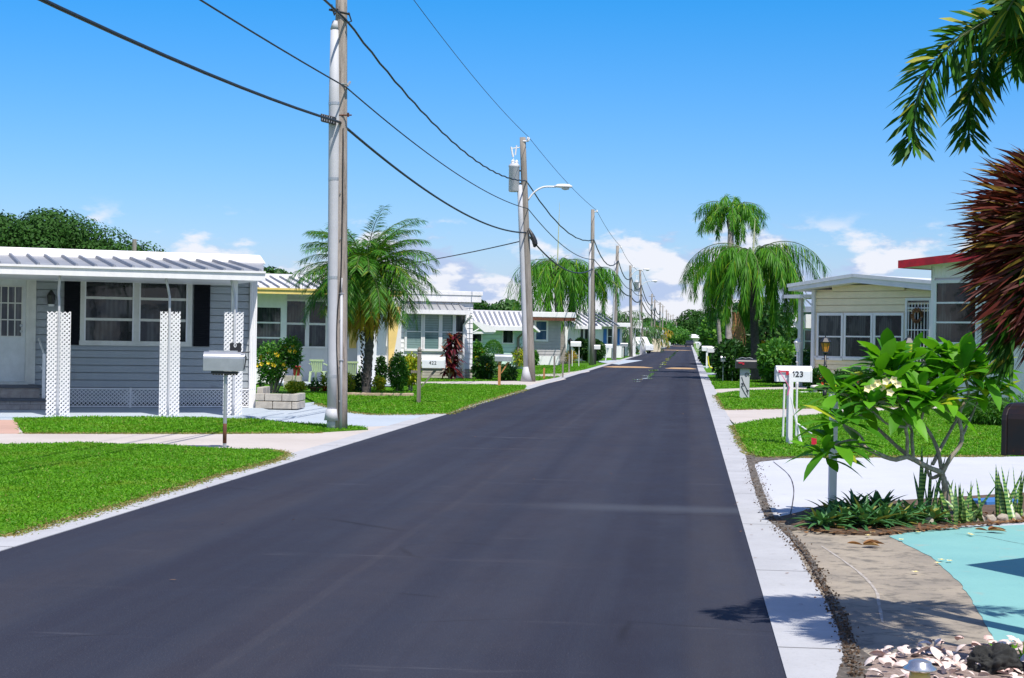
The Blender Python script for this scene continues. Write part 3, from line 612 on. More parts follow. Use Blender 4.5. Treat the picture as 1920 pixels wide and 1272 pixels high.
# second pole
t, L, H, p2 = pole(996, 716, (980, 258), 0, 'second utility pole, with drum transformer and curved street lamp', WOODP, full=True, r=0.15)
def PL2(x, y, z): return L(z)+XR*x+YR*y
m = MB(); m.tube([PL2(-0.17, -0.05, z) for z in (0.3, 2, 4, 6, 7.3)], 0.10, 12); o = m.build('cable_guard', PVC, t, True)
m = MB(); m.tube([PL2(-0.17, -0.06, 0), PL2(-0.17, -0.05, 0.55)], [0.24, 0.11], 12); m.build('guard_boot', PVC, t, True)
t2 = thing('tmp', 'x', 'x'); bpy.data.objects.remove(t2)
def shifted(fn, z, *a):
    n0 = set(bpy.data.objects); fn(t, *a)
    for o in set(bpy.data.objects)-n0:
        if o.parent == t: o.rotation_euler = (0, 0, math.atan2(XR.y, XR.x)); q = L(z); o.location = (q.x, q.y, 0)
shifted(transformer, 7.6, -0.37, -0.05, 7.05, 1.05, 0.2)
shifted(lamp_arm, 6.9, 6.75, 1, 1.15)
m = MB(); m.tube([PL2(0, -.1, H-0.15), PL2(.22, -.1, H-0.15)], .03, 6); m.lathe([(0.03, 0), (0.07, .02), (0.05, .05), (0.07, .08), (0.05, .11), (0.02, .15)], tuple(PL2(.2, -.1, H-.14)), 10); m.build('insulator', WHITE2, t)
m = MB(); m.tube(smooth3([PL2(0.1, -0.16, 5.7), PL2(0.22, -0.2, 5.45), PL2(0.32, -0.2, 5.15), PL2(0.28, -.18, 5.0)], 8), [0.03, .05, .07, .09, .1, .1, .07, .04], 8); m.build('splice_case', BLACK, t)
rest = [(1109, 684, (1111.5, 393), 'third utility pole, pale grey and leaning slightly right'), (1151.5, 676, (1158, 461), 'fourth utility pole, grey, beside the small spreading palm'),
        (1183, 669.7, (1182, 498), 'fifth utility pole, thin brown wood'), (1205, 665.4, (1200, 506), 'sixth utility pole, white based, with drum transformer and lamp')]
for k, (a, b, tp, lb_) in enumerate(rest):
    t, L, H, p = pole(a, b, tp, 0, lb_, WOODP, r=0.15)
    if k != 2:
        m = MB(); m.tube([L(z)+XR*-0.15-YR*0.04 for z in (0.1, 2.5, 5, 7.6)], 0.085, 10); m.build('cable_guard', PVC, t, True)
    m = MB(); m.tube([L(H-.15), L(H-.15)+XR*.25], .03, 6); q = L(H-.15)+XR*.25; m.lathe([(0.04, -.03), (0.08, .02), (0.05, .07), (0.02, .13)], tuple(q), 8); m.build('insulator', WHITE2, t)
    if k == 3:
        shifted(transformer, 7.6, -0.42, -0.05, 6.7, 1.1, 0.26); shifted(lamp_arm, 7.2, 7.3, 1, 1.2)
        m = MB(); m.tube([(0, 0, .0), (0, 0, 1.9)], .32, 10); m.build('pole_base', WHITE, t, True)
    if k == 2: shifted(lamp_arm, 7.9, 7.5, 1, 1.2)
for k, (d, h, w_) in enumerate([(170, 8.9, 1), (187, 8.6, 1), (217, 9.2, 0), (243, 9.5, 1), (276, 9.4, 0), (304, 9.3, 0), (338, 9.5, 0), (392, 11, 0), (435, 9.6, 0), (500, 10, 0)]):
    Yp = d*1.0/ (CF.y) ; px_w = POLEX-0.1*(k % 2)
    Yp = (d*K-px_w*CF.x)/CF.y
    t, L, H, p = pole(0, 0, None, h, f'{ORD[k+6]} utility pole from the camera, far down the left kerb', WOODP, r=0.16, loc=(px_w, Yp, 0))
    m = MB(); m.tube([(0, -.1, H*0.72), (0, -.1, H*0.8)], .2 if k % 3 == 0 else .1, 8); m.build('transformer' if k % 3 == 0 else 'splice_case', PVC if k % 3 == 0 else BLACK, t)
    m = MB(); m.tube([(-.5, 0, H-.4), (.5, 0, H-.4)], .05, 6); m.build('crossarm', WOODP, t)
# cables, one object per line
def span(a, b, sag, n=14, twist=0):
    a, b = Vector(a), Vector(b); o = []
    for i in range(n+1):
        s = i/n; q = a.lerp(b, s); q.z -= 4*sag*s*(1-s); o.append(q)
    return o
P = [x[0] for x in poles]
def cable(name_label, zs, off, sags, r, mat=CABLE, start=None, upto=9, wob=0.0, near_z=None):
    pts = []
    anchors = []
    for i in range(upto):
        p, L, H, t = poles[i]; zz = zs[i] if i < len(zs) else H*zs[-2]
        anchors.append(p+L(zz)+XR*off-YR*0.15)
    pts = span(start, anchors[0], sags[0], 24)
    for i in range(upto-1): pts += span(anchors[i], anchors[i+1], sags[min(i+1, len(sags)-1)], 40 if i == 0 else 16)[1:]
    if wob:
        for i in range(len(pts)): pts[i] = pts[i]+Vector((0, 0, wob*(1 if i % 2 else -1)))
    rr = [r*(1+max(0, dep(q)-40)/90) for q in pts]
    o = MB(); o.tube(pts, rr, 6); tag(o.build('overhead_cable', mat, None, True), name_label, 'cable', 'overhead cables along the poles')
def zat(i, px, py): return toploc(P[i], px, py).z
st = lambda px, py, d: at(px, py, d)
zl = [0.62, 0.62]
cable('thickest overhead cable, lowest on the nearest pole at the junction box', [zat(0, 650, 232), zat(1, 980, 437), 6.0, 5.9, 5.6, 5.8, 5.4, 5.4, 5.4, 5.4], 0.0, [0.65, 0.47, 0.75, 0.35, 0.3, 0.4], 0.024, start=Vector((-6.1, -10, 5.35)))
cable('middle overhead cable crossing the nearest pole above the junction box', [zat(0, 650, 166), zat(1, 984, 392), 6.6, 6.5, 6.2, 6.4, 6, 6, 6, 6], 0.10, [0.30, 0.33, 0.5, 0.3, 0.3], 0.013, start=Vector((-6.0, -10, 5.8)))
cable('twisted upper overhead cable running from pole top to drum transformer', [zat(0, 655, 38), zat(1, 975, 340), zat(2, 1109, 450), 7.6, 7.3, 7.4, 7.2, 7.2, 7.2, 7.2], 0.08, [0.2, 0.70, 0.75, 0.9, 0.7, 0.8], 0.020, start=Vector((-6.0, -10, 7.3)), wob=0.012)
cable('thin topmost power line joining the pole tops', [zat(0, 655, 38)+1.75, poles[1][2], poles[2][2]-.05, poles[3][2]-.05, poles[4][2]-.05, poles[5][2]-.05, 8.7, 8.5, 9, 9], 0.22, [0.1, 0.25, 0.2, 0.2], 0.0075, start=Vector((-5.9, -10, 9.1)))
a = P[1]+poles[1][1](zat(1, 982, 450)); m = MB(); m.tube(span(a, at(560, 515, 52*K), 0.25, 16), 0.02, 6); tag(m.build('service_cable', CABLE, None, True), 'slack service cable running left from the second pole behind the palm', 'cable')
# ================================================================ HOUSES
def house(name, label, F, group=None): return thing(name, label, 'house', F.O, F.rz, group)
def siding(m, x0, x1, z0, z1, y=0.0, lap=0.157, th=0.018):
    z = z0
    while z < z1-0.01:
        a = min(z+lap, z1); g_ = z+lap*.09; m.hexa([(x0, y-th, g_), (x1, y-th, g_), (x1, y+.04, g_), (x0, y+.04, g_), (x0, y-.002, a), (x1, y-.002, a), (x1, y+.04, a), (x0, y+.04, a)]); z += lap
    return m
def ribwall(m, x0, x1, z0, z1, y=0.0, sp=0.12, vert=True):
    m.box(x0, x1, y, y+.04, z0, z1); x = x0+sp/2
    while x < x1: m.box(x-.012, x+.012, y-.012, y+.001, z0+.003, z1-.003); x += sp
    return m
def window(t, x0, x1, z0, z1, y=0.0, cols=1, rows=2, frame=WHITE, glass=GLASS, fw=0.06, mw=0.04, label=None, pro=0.05):
    f = MB(); f.box(x0-fw, x1+fw, y-pro, y+.01, z1, z1+fw); f.box(x0-fw, x1+fw, y-pro-.02, y+.01, z0-fw, z0); f.box(x0-fw, x0, y-pro, y+.01, z0, z1); f.box(x1, x1+fw, y-pro, y+.01, z0, z1)
    for c in range(1, cols): x = x0+(x1-x0)*c/cols; f.box(x-mw, x+mw, y-pro+.004, y+.01, z0, z1)
    for r in range(1, rows):
        zz = z0+(z1-z0)*r/rows; f.box(x0, x1, y-pro+.012, y+.008, zz-mw*.5, zz+mw*.5)
    o = f.build('window', frame, t)
    g = MB(); n = cols
    for c in range(cols):
        g.box(x0+(x1-x0)*c/cols+.002, x0+(x1-x0)*(c+1)/cols-.002, y-.02-0.004*(c % 2), y+.006, z0, z1)
    g.build('pane', glass, o); 
    if label: o['label'] = label
    return o
def lattice(m, x0, x1, z0, z1, y, sp=0.085, w=0.024, fr=0.03, P=None):
    """diamond lattice of crossing strips in a frame, in the x-z plane"""
    def clipseg(x, z, dx, dz):
        ts = [0, 1e9]
        lo, hi = -1e9, 1e9
        for p, d, a, b in ((x, dx, x0, x1), (z, dz, z0, z1)):
            t1, t2 = (a-p)/d, (b-p)/d; lo = max(lo, min(t1, t2)); hi = min(hi, max(t1, t2))
        return (lo, hi) if hi > lo+.01 else None
    for layer, s in ((0, 1), (1, -1)):
        k = -40; n = int((x1-x0+z1-z0)/sp)+4
        for k in range(-n, n+1):
            x = x0+k*sp; q = clipseg(x, z0 if s > 0 else z1, 1, s)
            if not q: continue
            a = (x+q[0], (z0 if s > 0 else z1)+s*q[0]); b = (x+q[1], (z0 if s > 0 else z1)+s*q[1]); h = w*.707
            ya = y-.012+layer*.0095; yb = ya+.009
            c = [(a[0]-h*s*0, a[1]-h), (b[0], b[1]-h), (b[0], b[1]+h), (a[0], a[1]+h)]
            c = [(max(x0, min(x1, u)), max(z0, min(z1, v))) for u, v in c]
            m.prism(c if s > 0 else c, ya, yb, 'y')
    if fr:
        m.box(x0-.002, x1+.002, y-.02, y+.012, z0-fr, z0); m.box(x0-.002, x1+.002, y-.02, y+.012, z1, z1+fr)
    return m

# ---------------- house 1: grey porch house, front left
H = Fr(300, 766, 77); A = house('mobile_home', 'grey sided mobile home with white lattice porch posts and black shutters', H)
yp = (H.loc(G(105, 780.5))[1]+H.loc(G(435, 782))[1])/2
xl = H.hit(-160, 640)[0]; xr = H.hit(467, 640)[0]; xe = H.hit(480, 640)[0]
ztop = H.hit(300, 505)[1]
m = MB(); siding(m, xl, xr, .12, ztop+.25, 0); m.build('wall', GREYW, A)
m = MB(); m.box(xl, xe-.03, .05, 6.2, 0, ztop+.2); m.build('inner_wall', GREYW, A)
m = MB(); m.box(xr-.002, xe, -.07, -.0, .0, ztop+.2)
x = xr+.03
while x < xe-.01: m.box(x-.008, x+.008, -.078, -.069, .42, ztop+.19); x += .05
m.build('corner_trim', WHITE, A)
a = H.rect(-60, 519, 48, 715.5); zb = a[2]
dm = MB(); dm.box(a[0], a[1], -.035, .0, a[2], a[3]); D = dm.build('door', pm('door_paint', (.66, .68, .68), None, 3, .45), A, bevel=.004)
q = H.rect(-25, 537, 41, 631); g = MB(); g.box(q[0], q[1], -.042, -.034, q[2], q[3]); g.build('pane', GLASSC, D)
m = MB(); n = 5
for i in range(n+1): x = q[0]+(q[1]-q[0])*i/n; m.box(x-.012, x+.012, -.054, -.041, q[2], q[3])
for i in range(4): zz = q[2]+(q[3]-q[2])*i/3; m.box(q[0], q[1], -.052, -.043, zz-.012, zz+.012)
m.build('muntin', TRIM, D)
x, zz = H.hit(50-0, 611); m = MB(); m.lathe([(.012, 0), (.035, .01), (.035, .03), (.012, .045)], (0, 0, 0), 10)
for k, v in enumerate(m.v): m.v[k] = (a[1]-.09+v[0], -.04-v[2], zz+v[1])
m.build('handle', GREYM, D); m = MB(); m.lathe([(.02, 0), (.03, .01), (.02, .02)], (0, 0, 0), 10)
for k, v in enumerate(m.v): m.v[k] = (a[1]-.09+v[0], -.04-v[2], zz-.12+v[1])
m.build('lock', GREYM, D)
m = MB(); m.box(a[1], a[1]+.07, -.06, .0, a[2]-.05, a[3]+.07); m.box(a[1]+.07, a[1]+.2, -.05, -.0, a[2]-.05, a[3]+.06); m.box(a[0]-.1, a[1], -.06, 0, a[3], a[3]+.07); m.box(a[0]-.1, a[1]+.07, -.09, 0, a[2]-.06, a[2]-.002); m.build('door_frame', TRIM, A)
q = H.rect(158, 520.5, 351, 640)
f = window(A, q[0], q[1], q[2], q[3], cols=2, rows=3, frame=TRIM, glass=GLASS, fw=.10, mw=.055)
m = MB(); x = (q[0]+q[1])/2
for s in (0, 1):
    a0, a1 = (q[0], x-.055) if s == 0 else (x+.055, q[1]); m.box(a0, a0+.03, -.055, -.03, q[2], q[3]); m.box(a1-.03, a1, -.055, -.03, q[2], q[3])
m.build('sash', WHITE2, f)
for b_ in ((120, 518, 150, 647), (363, 525, 393, 650)):
    s = H.rect(*b_); m = MB(); m.box(s[0], s[1], -.05, -.01, s[2], s[3])
    zz = s[2]+.04
    while zz < s[3]-.04: m.hexa([(s[0]+.03, -.062, zz), (s[1]-.03, -.062, zz), (s[1]-.03, -.049, zz), (s[0]+.03, -.049, zz), (s[0]+.03, -.052, zz+.03), (s[1]-.03, -.052, zz+.03), (s[1]-.03, -.049, zz+.03), (s[0]+.03, -.049, zz+.03)]); zz += .045
    m.build('shutter', NAVY, A)
x, zz = H.hit(95, 560); m = MB(); m.lathe([(.07, -.12), (.085, .06), (.05, .13), (.015, .17)], (x, -.16, zz), 8); m.box(x-.05, x+.05, -.06, -.015, zz-.08, zz+.12); m.tube([(x, -.05, zz+.1), (x, -.16, zz+.16)], .012, 5); o = m.build('wall_lamp', BLACK, A)
m = MB(); m.lathe([(.05, -.17), (.068, -.155), (.066, -.122)], (x, -.16, zz), 8); m.build('lamp_glass', MAILW, o)
# skirt lattice
s = H.rect(82, 725, 477, 764); m = MB(); mid = H.hit(244, 740)[0]
lattice(m, s[0], mid-.02, .06, .40, -.04, w=.032); lattice(m, mid+.02, s[1], .06, .40, -.04, w=.032); m.box(mid-.02, mid+.02, -.065, -.03, .02, .44); m.build('skirt_lattice', WHITE, A)
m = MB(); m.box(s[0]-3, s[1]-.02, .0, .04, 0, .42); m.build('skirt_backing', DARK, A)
# steps
s = H.rect(-160, 722, 81, 766); m = MB(); zd = zb-.06
m.box(s[0], s[1]-.12, -.75, -.10, .0, zd-.05); m.box(s[0], s[1], -1.15, -.751, 0, zd*.5-.05)
m.build('step', BRICK, A)
m = MB(); m.box(s[0], s[1]-.08, -.79, -.09, zd-.05, zd-.0); m.box(s[0], s[1]+.03, -1.19, -.752, zd*.5-.05, zd*.5); m.build('step_tread', pm('dark_tread', (.09, .10, .12), None, 5, .7), A)
m = MB(); zz = .1
mm = pm('mortar', (.2, .18, .17), None, 9, .9)
for r in range(3):
    m.box(s[0], s[1]+.001, -1.152, -1.1495, .02+r*.10, .028+r*.10)
    x = s[0]+(r % 2)*.2
    while x < s[1]: m.box(x, x+.01, -1.152, -1.149, .028+r*.10, .12+r*.10); x += .4
m.build('mortar', mm, A)
x = H.hit(76, 690)[0]; m = MB(); m.box(x-.03, x+.03, -1.0, -.94, 0, 1.15); m.tube([(x, -.97, 1.15), (x-.05, -.08, 1.45)], .022, 6); m.tube([(x-.03, -.97, .85), (x-.04, -.5, .9)], .012, 5); m.build('handrail', WHITE, A)
# porch slab and roof
xs0 = H.hit(-160, 770)[0]
m = MB(); m.box(xs0, xe+.1, yp-.45, -.0, -.03, .02); m.build('porch_slab', CONCB, A)
zf1 = (H.hit(0, 515, yp-.3)[1]+H.hit(490, 525.7, yp-.3)[1])/2; zf2 = (H.hit(0, 495, yp-.3)[1]+H.hit(490, 511, yp-.3)[1])/2
xre = H.hit(497, 505, yp-.3)[0]; yf = yp-.3; yb = -.25; xrr = H.hit(497, 489, yb)[0]
zr = (H.hit(0, 477, yb)[1]+H.hit(480, 495.5, yb)[1])/2; zr2 = (H.hit(0, 459, yb)[1]+H.hit(480, 482, yb)[1])/2
m = MB(); m.box(xs0, xre, yf-.05, yf, zf1, zf2); m.box(xs0, xre, yf-.08, yf+.02, zf2-.03, zf2+.01); m.build('fascia', WHITE, A)
m = MB(); m.hexa([(xs0, yf, zf2-.03), (xre-.03, yf, zf2-.03), (xrr-.03, yb, zr-.04), (xs0, yb, zr-.04), (xs0, yf, zf2), (xre-.03, yf, zf2), (xrr-.03, yb, zr+.0), (xs0, yb, zr+.0)]); PR = m.build('porch_roof', GALV, A)
m = MB(); x = H.hit(-150, 500, yf)[0]; step = (H.hit(360, 510, yf)[0]-H.hit(52, 497, yf)[0])/8.75
while x < xre-.05:
    m.hexa([(x-.035, yf+.0, zf2), (x+.035, yf, zf2), (x+.035, yb, zr), (x-.035, yb, zr), (x-.02, yf, zf2+.055), (x+.02, yf, zf2+.055), (x+.02, yb, zr+.055), (x-.02, yb, zr+.055)]); x += step
m.build('roof_rib', RIBM, PR)
m = MB(); m.box(xs0, xre-.02, yf+.0, yb, zf1+.01, zf1+.03)
m.box(xs0, xre-.02, yb, -.02, zf1-.0, zf1+.028); m.build('porch_ceiling', WHITE2, A)
m = MB(); m.hexa([(xs0, yb-.02, zr-.02), (xrr+.03, yb-.02, zr-.02), (xrr+.03, 6.5, zr+.05), (xs0, 6.5, zr+.05), (xs0, yb+.02, zr2), (xrr-.1, yb+.02, zr2), (xrr-.1, 6.4, zr2+.2), (xs0, 6.4, zr2+.2)]); m.build('roof', WHITE, A, bevel=.03)
# lattice posts: each an angle of two narrow panels round a steel pole with a curved bracket
for k, (a, b, c) in enumerate(((87, 131.5, 109), (299, 337, 316), (419, 455, 438))):
    x0 = H.hit(a, 690, yp)[0]; x1 = H.hit(b, 690, yp)[0]; xm = H.hit(c, 690, yp)[0]; zt = H.hit(c, 584, yp)[1]
    t = MB(); lattice(t, x0, xm-.025, .0, zt, yp+.0, sp=.083, w=.033, fr=0); lattice(t, xm+.025, x1, .0, zt, yp+.0, sp=.083, w=.033, fr=0); P_ = t.build('lattice_post', WHITE, A)
    t = MB(); t.tube(smooth3([(xm, yp-.02, 0), (xm, yp-.02, zt*.5), (xm, yp-.02, zt+.12), (xm-.01, yp+.02, zt+.35), (xm-.09*(k > 0), yp-.10, zf1)], 16), .024, 8); t.build('pole', PVC, P_, True)
x = H.hit(442, 555, yp)[0]; m = MB(); m.box(x-.06, x+.05, yp+.05, yp+.15, .02, zf1); m.build('porch_column', WHITE, A)
# wood stub behind the roof
p = G(252, 764); t = at(252, 458, 38*K); m = MB(); m.tube([(t.x, t.y, 0), (t.x, t.y, at(252, 449, 38*K).z)], .08, 8); tag(m.build('wooden_stub', WOODP), 'wooden post top poking up behind the grey porch house', 'post')

# ---------------- house 2: yellow fascia
H = Fr(600, 719, 77); A = house('mobile_home', 'white mobile home with yellow fascia and louvred yellow shutter behind the feathery palm', H)
x0 = H.hit(430, 660)[0]; x1 = H.hit(672, 660)[0]; zt = H.hit(600, 556)[1]
q = H.rect(537, 566, 651.5, 650); zs = q[2]
m = MB(); ribwall(m, x0, x1, 0, zs-.09, 0, .42); m.box(x0, x1, .0, .04, zs-.09, zt+.4); m.build('wall', pm('pale_blue_white_siding', (.62, .62, .63), (.57, .58, .60), 2, .5), A)
f = window(A, q[0], q[1], q[2], q[3], cols=3, rows=2, glass=GLASS, fw=.06, mw=.07, frame=WHITE2)
q2 = H.rect(481, 577, 526, 662, -.9); y9 = -.9; xw = H.hit(537, 640, y9)[0]
m = MB(); m.box(x0, q2[0], y9, .0, 0, zt+.35); m.box(q2[1], xw, y9, .0, 0, zt+.35); m.box(q2[0]-.001, q2[1]+.001, y9, 0, 0, q2[2]); m.box(q2[0]-.001, q2[1]+.001, y9, 0, q2[3], zt+.352); m.build('bay_wall', WHITE, A)
w = window(A, q2[0], q2[1], q2[2], q2[3], y9+.06, cols=1, rows=3, glass=GLASSC, fw=.02, mw=.05)
s = H.rect(654, 575, 668, 653); m = MB(); m.box(s[0], s[1], -.05, -.0, s[2], s[3])
zz = s[2]+.05
while zz < s[3]-.05: m.box(s[0]+.03, s[1]-.03, -.062, -.049, zz, zz+.03); zz += .055
m.build('shutter', YEL, A)
yq = -1.9; z1_ = H.hit(550, 552, yq)[1]; z2_ = H.hit(550, 541, yq)[1]; xa = H.hit(440, 545, yq)[0]; xb = H.hit(752, 555, yq)[0]
m = MB(); m.box(xa, xb, yq-.06, yq, z1_, z2_-.06); m.box(xa, xb, yq-.10, yq+.01, z2_-.06, z2_); m.build('fascia', YEL, A)
yk = 1.2; zk = H.hit(540, 521, yk)[1]
m = MB(); m.hexa([(xa, yq, z2_-.05), (xb-.05, yq, z2_-.05), (xb-.05, yk, zk-.05), (xa, yk, zk-.05), (xa, yq, z2_), (xb-.05, yq, z2_), (xb-.05, yk, zk), (xa, yk, zk)]); m.box(xa, xb, yk, 8, zk-.2, zk+.12); RF = m.build('roof', WHITE2, A)
m = MB(); x = xa+.1
while x < xb-.1: m.hexa([(x-.03, yq, z2_), (x+.03, yq, z2_), (x+.03, yk, zk), (x-.03, yk, zk), (x-.02, yq, z2_+.06), (x+.02, yq, z2_+.06), (x+.02, yk, zk+.06), (x-.02, yk, zk+.06)]); x += .33
m.build('roof_rib', RIBM, RF)
m = MB(); m.box(x0, x1+1.5, .05, 8, 0, zk-.21); m.build('inner_wall', WHITE2, A)
xc0 = H.hit(671, 620, -.9)[0]; xc1 = H.hit(728, 620, -.9)[0]; m = MB(); ribwall(m, xc0, xc1, 0, z1_+.1, -.9, .10); m.build('ribbed_panel', WHITE, A)
s = [H.hit(a, b, -.95) for a, b in ((728, 575), (752, 575), (742, 640), (732, 698), (728, 698))]; m = MB(); m.prism(s, -1.0, -.93, 'y'); m.build('side_panel', pm('pale_yellow_panel', (.85, .60, .22), None, 3, .5), A)
s = [H.hit(a, b, -1.7) for a, b in ((696, 719), (703, 719), (708, 575), (702, 575))]; m = MB(); m.prism([(s[0][0], 0), (s[1][0], 0), (s[2][0], z1_), (s[3][0], z1_)], -1.76, -1.7, 'y'); m.build('porch_column', WHITE2, A)
m = MB(); q = [H.w(H.hit(505, 728, -1)[0]-H.hit(0, 0)[0]*0, 0)]; m.box(H.hit(500, 720)[0], xc1, -2.6, -.02, 0, .07); m.build('porch_slab', CONCB, A)

# ---------------- house 3: white gable
H = Fr(843, 709, 77); A = house('mobile_home', 'white sided mobile home with stepped roof beside the red leaved shrub', H)
q = H.rect(740, 590, 903, 690); xL = H.hit(700, 640)[0]; xR = H.hit(886, 640)[0]; z575 = H.hit(880, 572)[1]; zt = H.hit(880, 547)[1]; zt2 = H.hit(880, 557)[1]
m = MB(); siding(m, xL, xR, .35, zt2, 0, .2); m.build('wall', WHITE, A)
m = MB(); m.box(xL, xR-.02, .05, 9, 0, zt2); m.build('inner_wall', WHITE, A)
m = MB(); m.box(xL, xR+.35, -.16, .3, zt2+.05, zt); m.box(xL, xR+.30, -.13, -.02, z575+.1, zt2+.05); m.hexa([(xL, .3, zt2), (xR+.35, .3, zt2), (xR+.35, 9, zt2), (xL, 9, zt2), (xL, .3, zt-.02), (xR+.35, .3, zt-.02), (xR+.35, 9, zt+.25), (xL, 9, zt+.25)]); m.build('roof', WHITE, A, bevel=.01)
m = MB(); m.box(xL, xR-.0, -.05, .0, 0, .35); BW = m.build('block_base', BLOCK, A)
m = MB()
for r in range(3): m.box(xL, xR, -.053, -.049, .10+r*.11, .112+r*.11)
m.build('mortar', mm, BW)
q = H.rect(806, 591, 871.5, 655, -.1)
window(A, H.hit(796, 620)[0], H.hit(822, 620)[0], q[2], q[3], 0, 1, 2, glass=GLASSB, fw=.09, pro=.06); window(A, H.hit(767+0, 620)[0]-.1, H.hit(789, 620)[0], q[2], q[3], 0, 1, 2, glass=GLASSB, fw=.09, pro=.06)
window(A, H.hit(766+0, 620)[0]+2.0*0+H.hit(826, 620)[0]-H.hit(766, 620)[0]+.06, H.hit(848, 620)[0], q[2], q[3], 0, 1, 2, glass=GLASSB, fw=.09, pro=.062)
window(A, H.hit(854, 620)[0], H.hit(871, 620)[0], q[2], q[3], 0, 1, 2, glass=GLASSC, fw=.08, pro=.064)
y2 = -.5; za = H.hit(850, 582, y2)[1]; zb_ = H.hit(850, 590, y2)[1]; xA = H.hit(700, 585, y2)[0]; xB = H.hit(881, 585, y2)[0]; zu = H.hit(850, 571, 0)[1]
m = MB(); m.hexa([(xA, y2, za-.04), (xB, y2, za-.04), (xB-.25, -.03, zu-.04), (xA, -.03, zu-.04), (xA, y2, za), (xB, y2, za), (xB-.25, -.03, zu), (xA, -.03, zu)]); PR = m.build('porch_roof', GALV, A)
m = MB(); x = xA
while x < xB-.3: m.hexa([(x-.02, y2, za), (x+.02, y2, za), (x+.02, -.03, zu), (x-.02, -.03, zu), (x-.015, y2, za+.04), (x+.015, y2, za+.04), (x+.015, -.03, zu+.04), (x-.015, -.03, zu+.04)]); x += .3
m.build('roof_rib', RIBM, PR)
m = MB(); m.box(xA, xB, y2-.05, y2, zb_, za); m.box(xA, xB, y2, -.03, zb_, zb_+.02); m.build('fascia', WHITE, A)
m = MB(); x = H.hit(869, 640, -.06)[0]; m.tube([(x+.2, y2+.03, zb_), (x+.1, -.3, zb_-.2), (x, -.09, zb_-.4), (x, -.09, .1)], .05, 6); m.build('downpipe', WHITE2, A)

# ---------------- house 4: mint
H = Fr(960, 692, 77); A = house('mobile_home', 'mint green mobile home with ribbed metal roof behind the round topiary', H)
xL = H.hit(880, 640)[0]; xR = H.hit(990, 640)[0]; y2 = -.6; zf = H.hit(950, 620, y2)[1]; zg = H.hit(950, 612, y2)[1]; xa = H.hit(926, 615, y2)[0]; xb = H.hit(992, 615, y2)[0]
m = MB(); siding(m, xL, xR, 0, zf, 0, .22); m.build('wall', MINT, A)
m = MB(); m.box(xL, xR-.02, .05, 9, 0, zf); m.build('inner_wall', MINT, A)
yr = 2.2; zR = H.hit(950, 587, yr)[1]; xl_ = H.hit(870, 590, yr)[0]; xrr = H.hit(982, 590, yr)[0]
m = MB(); m.hexa([(H.hit(884, 620, y2)[0], y2, zg-.05), (xb, y2, zg-.05), (xrr, yr, zR-.05), (xl_, yr, zR-.05), (H.hit(884, 620, y2)[0], y2, zg), (xb, y2, zg), (xrr, yr, zR), (xl_, yr, zR)])
m.box(xl_, xrr+.2, yr, 9, zR-.3, zR+.12); RF = m.build('roof', WHITE2, A)
m = MB(); n = 12; xs_ = H.hit(884, 620, y2)[0]
for i in range(n+1):
    s = i/n; xA = xs_+(xb-xs_)*s; xB = xl_+(xrr-xl_)*s; m.hexa([(xA-.05, y2+.1, zg), (xA+.05, y2+.1, zg), (xB+.05, yr, zR), (xB-.05, yr, zR), (xA-.05, y2+.1, zg+.07), (xA+.05, y2+.1, zg+.07), (xB+.05, yr, zR+.07), (xB-.05, yr, zR+.07)])
m.build('roof_rib', pm('shaded_rib_metal', (.34, .35, .37), None, 2, .4, .3), RF)
m = MB(); m.box(xa-.0, xb, y2-.05, y2, zf, zg+.0); m.box(xa, xb, y2, 0, zf, zf+.02); m.build('fascia', WHITE, A)
q = H.rect(943, 620, 961, 643); window(A, q[0], q[1], q[2], q[3], 0, 1, 1, glass=GLASS, fw=.08)
q = H.rect(884, 627, 902, 640); window(A, q[0], q[1], q[2], q[3], 0, 1, 1, glass=GLASS, fw=.08)
s = [H.hit(a, b, -1.2) for a, b in ((883, 601), (926, 614), (926, 623), (905, 623), (884, 605))]; m = MB(); m.prism(s, -1.5, -.3, 'y'); s = [H.hit(a, b, -1.2) for a, b in ((883, 622), (924, 622), (924, 626), (883, 626))]; m.prism(s, -1.45, -1.35, 'y')
s = H.hit(884, 623, -1.2); e = H.hit(900, 614, -1.2); m.tube([(s[0], -1.45, s[1]), (e[0], -1.45, e[1])], .03, 5); m.build('awning', WHITE, A)
m = MB(); x, zz = H.hit(972, 625, -.1); x2 = H.hit(970, 690, -.1)[0]; m.tube([(x+.25, y2+.1, zf), (x, -.12, zf-.35), (x2, -.12, .1)], .07, 6); m.build('downpipe', pm('brown_pipe', (.22, .18, .15), None, 4, .5), A)
# white trellis ladder in front
p = G(968, 688.5); m = MB(); w_ = .27
for sx in (-w_, w_): m.tube([(sx, 0, -.05), (sx*.8, .15, 2.2)], .035, 5)
for k in range(5): m.tube([(-w_+.01*k, 0.03*k, .35+k*.42), (w_-.01*k, .03*k, .35+k*.42)], .025, 5)
o = m.build('trellis', WHITE); o.location = p; o.rotation_euler = (0, 0, YAW); tag(o, 'white ladder trellis leaning by the mint house', 'trellis')

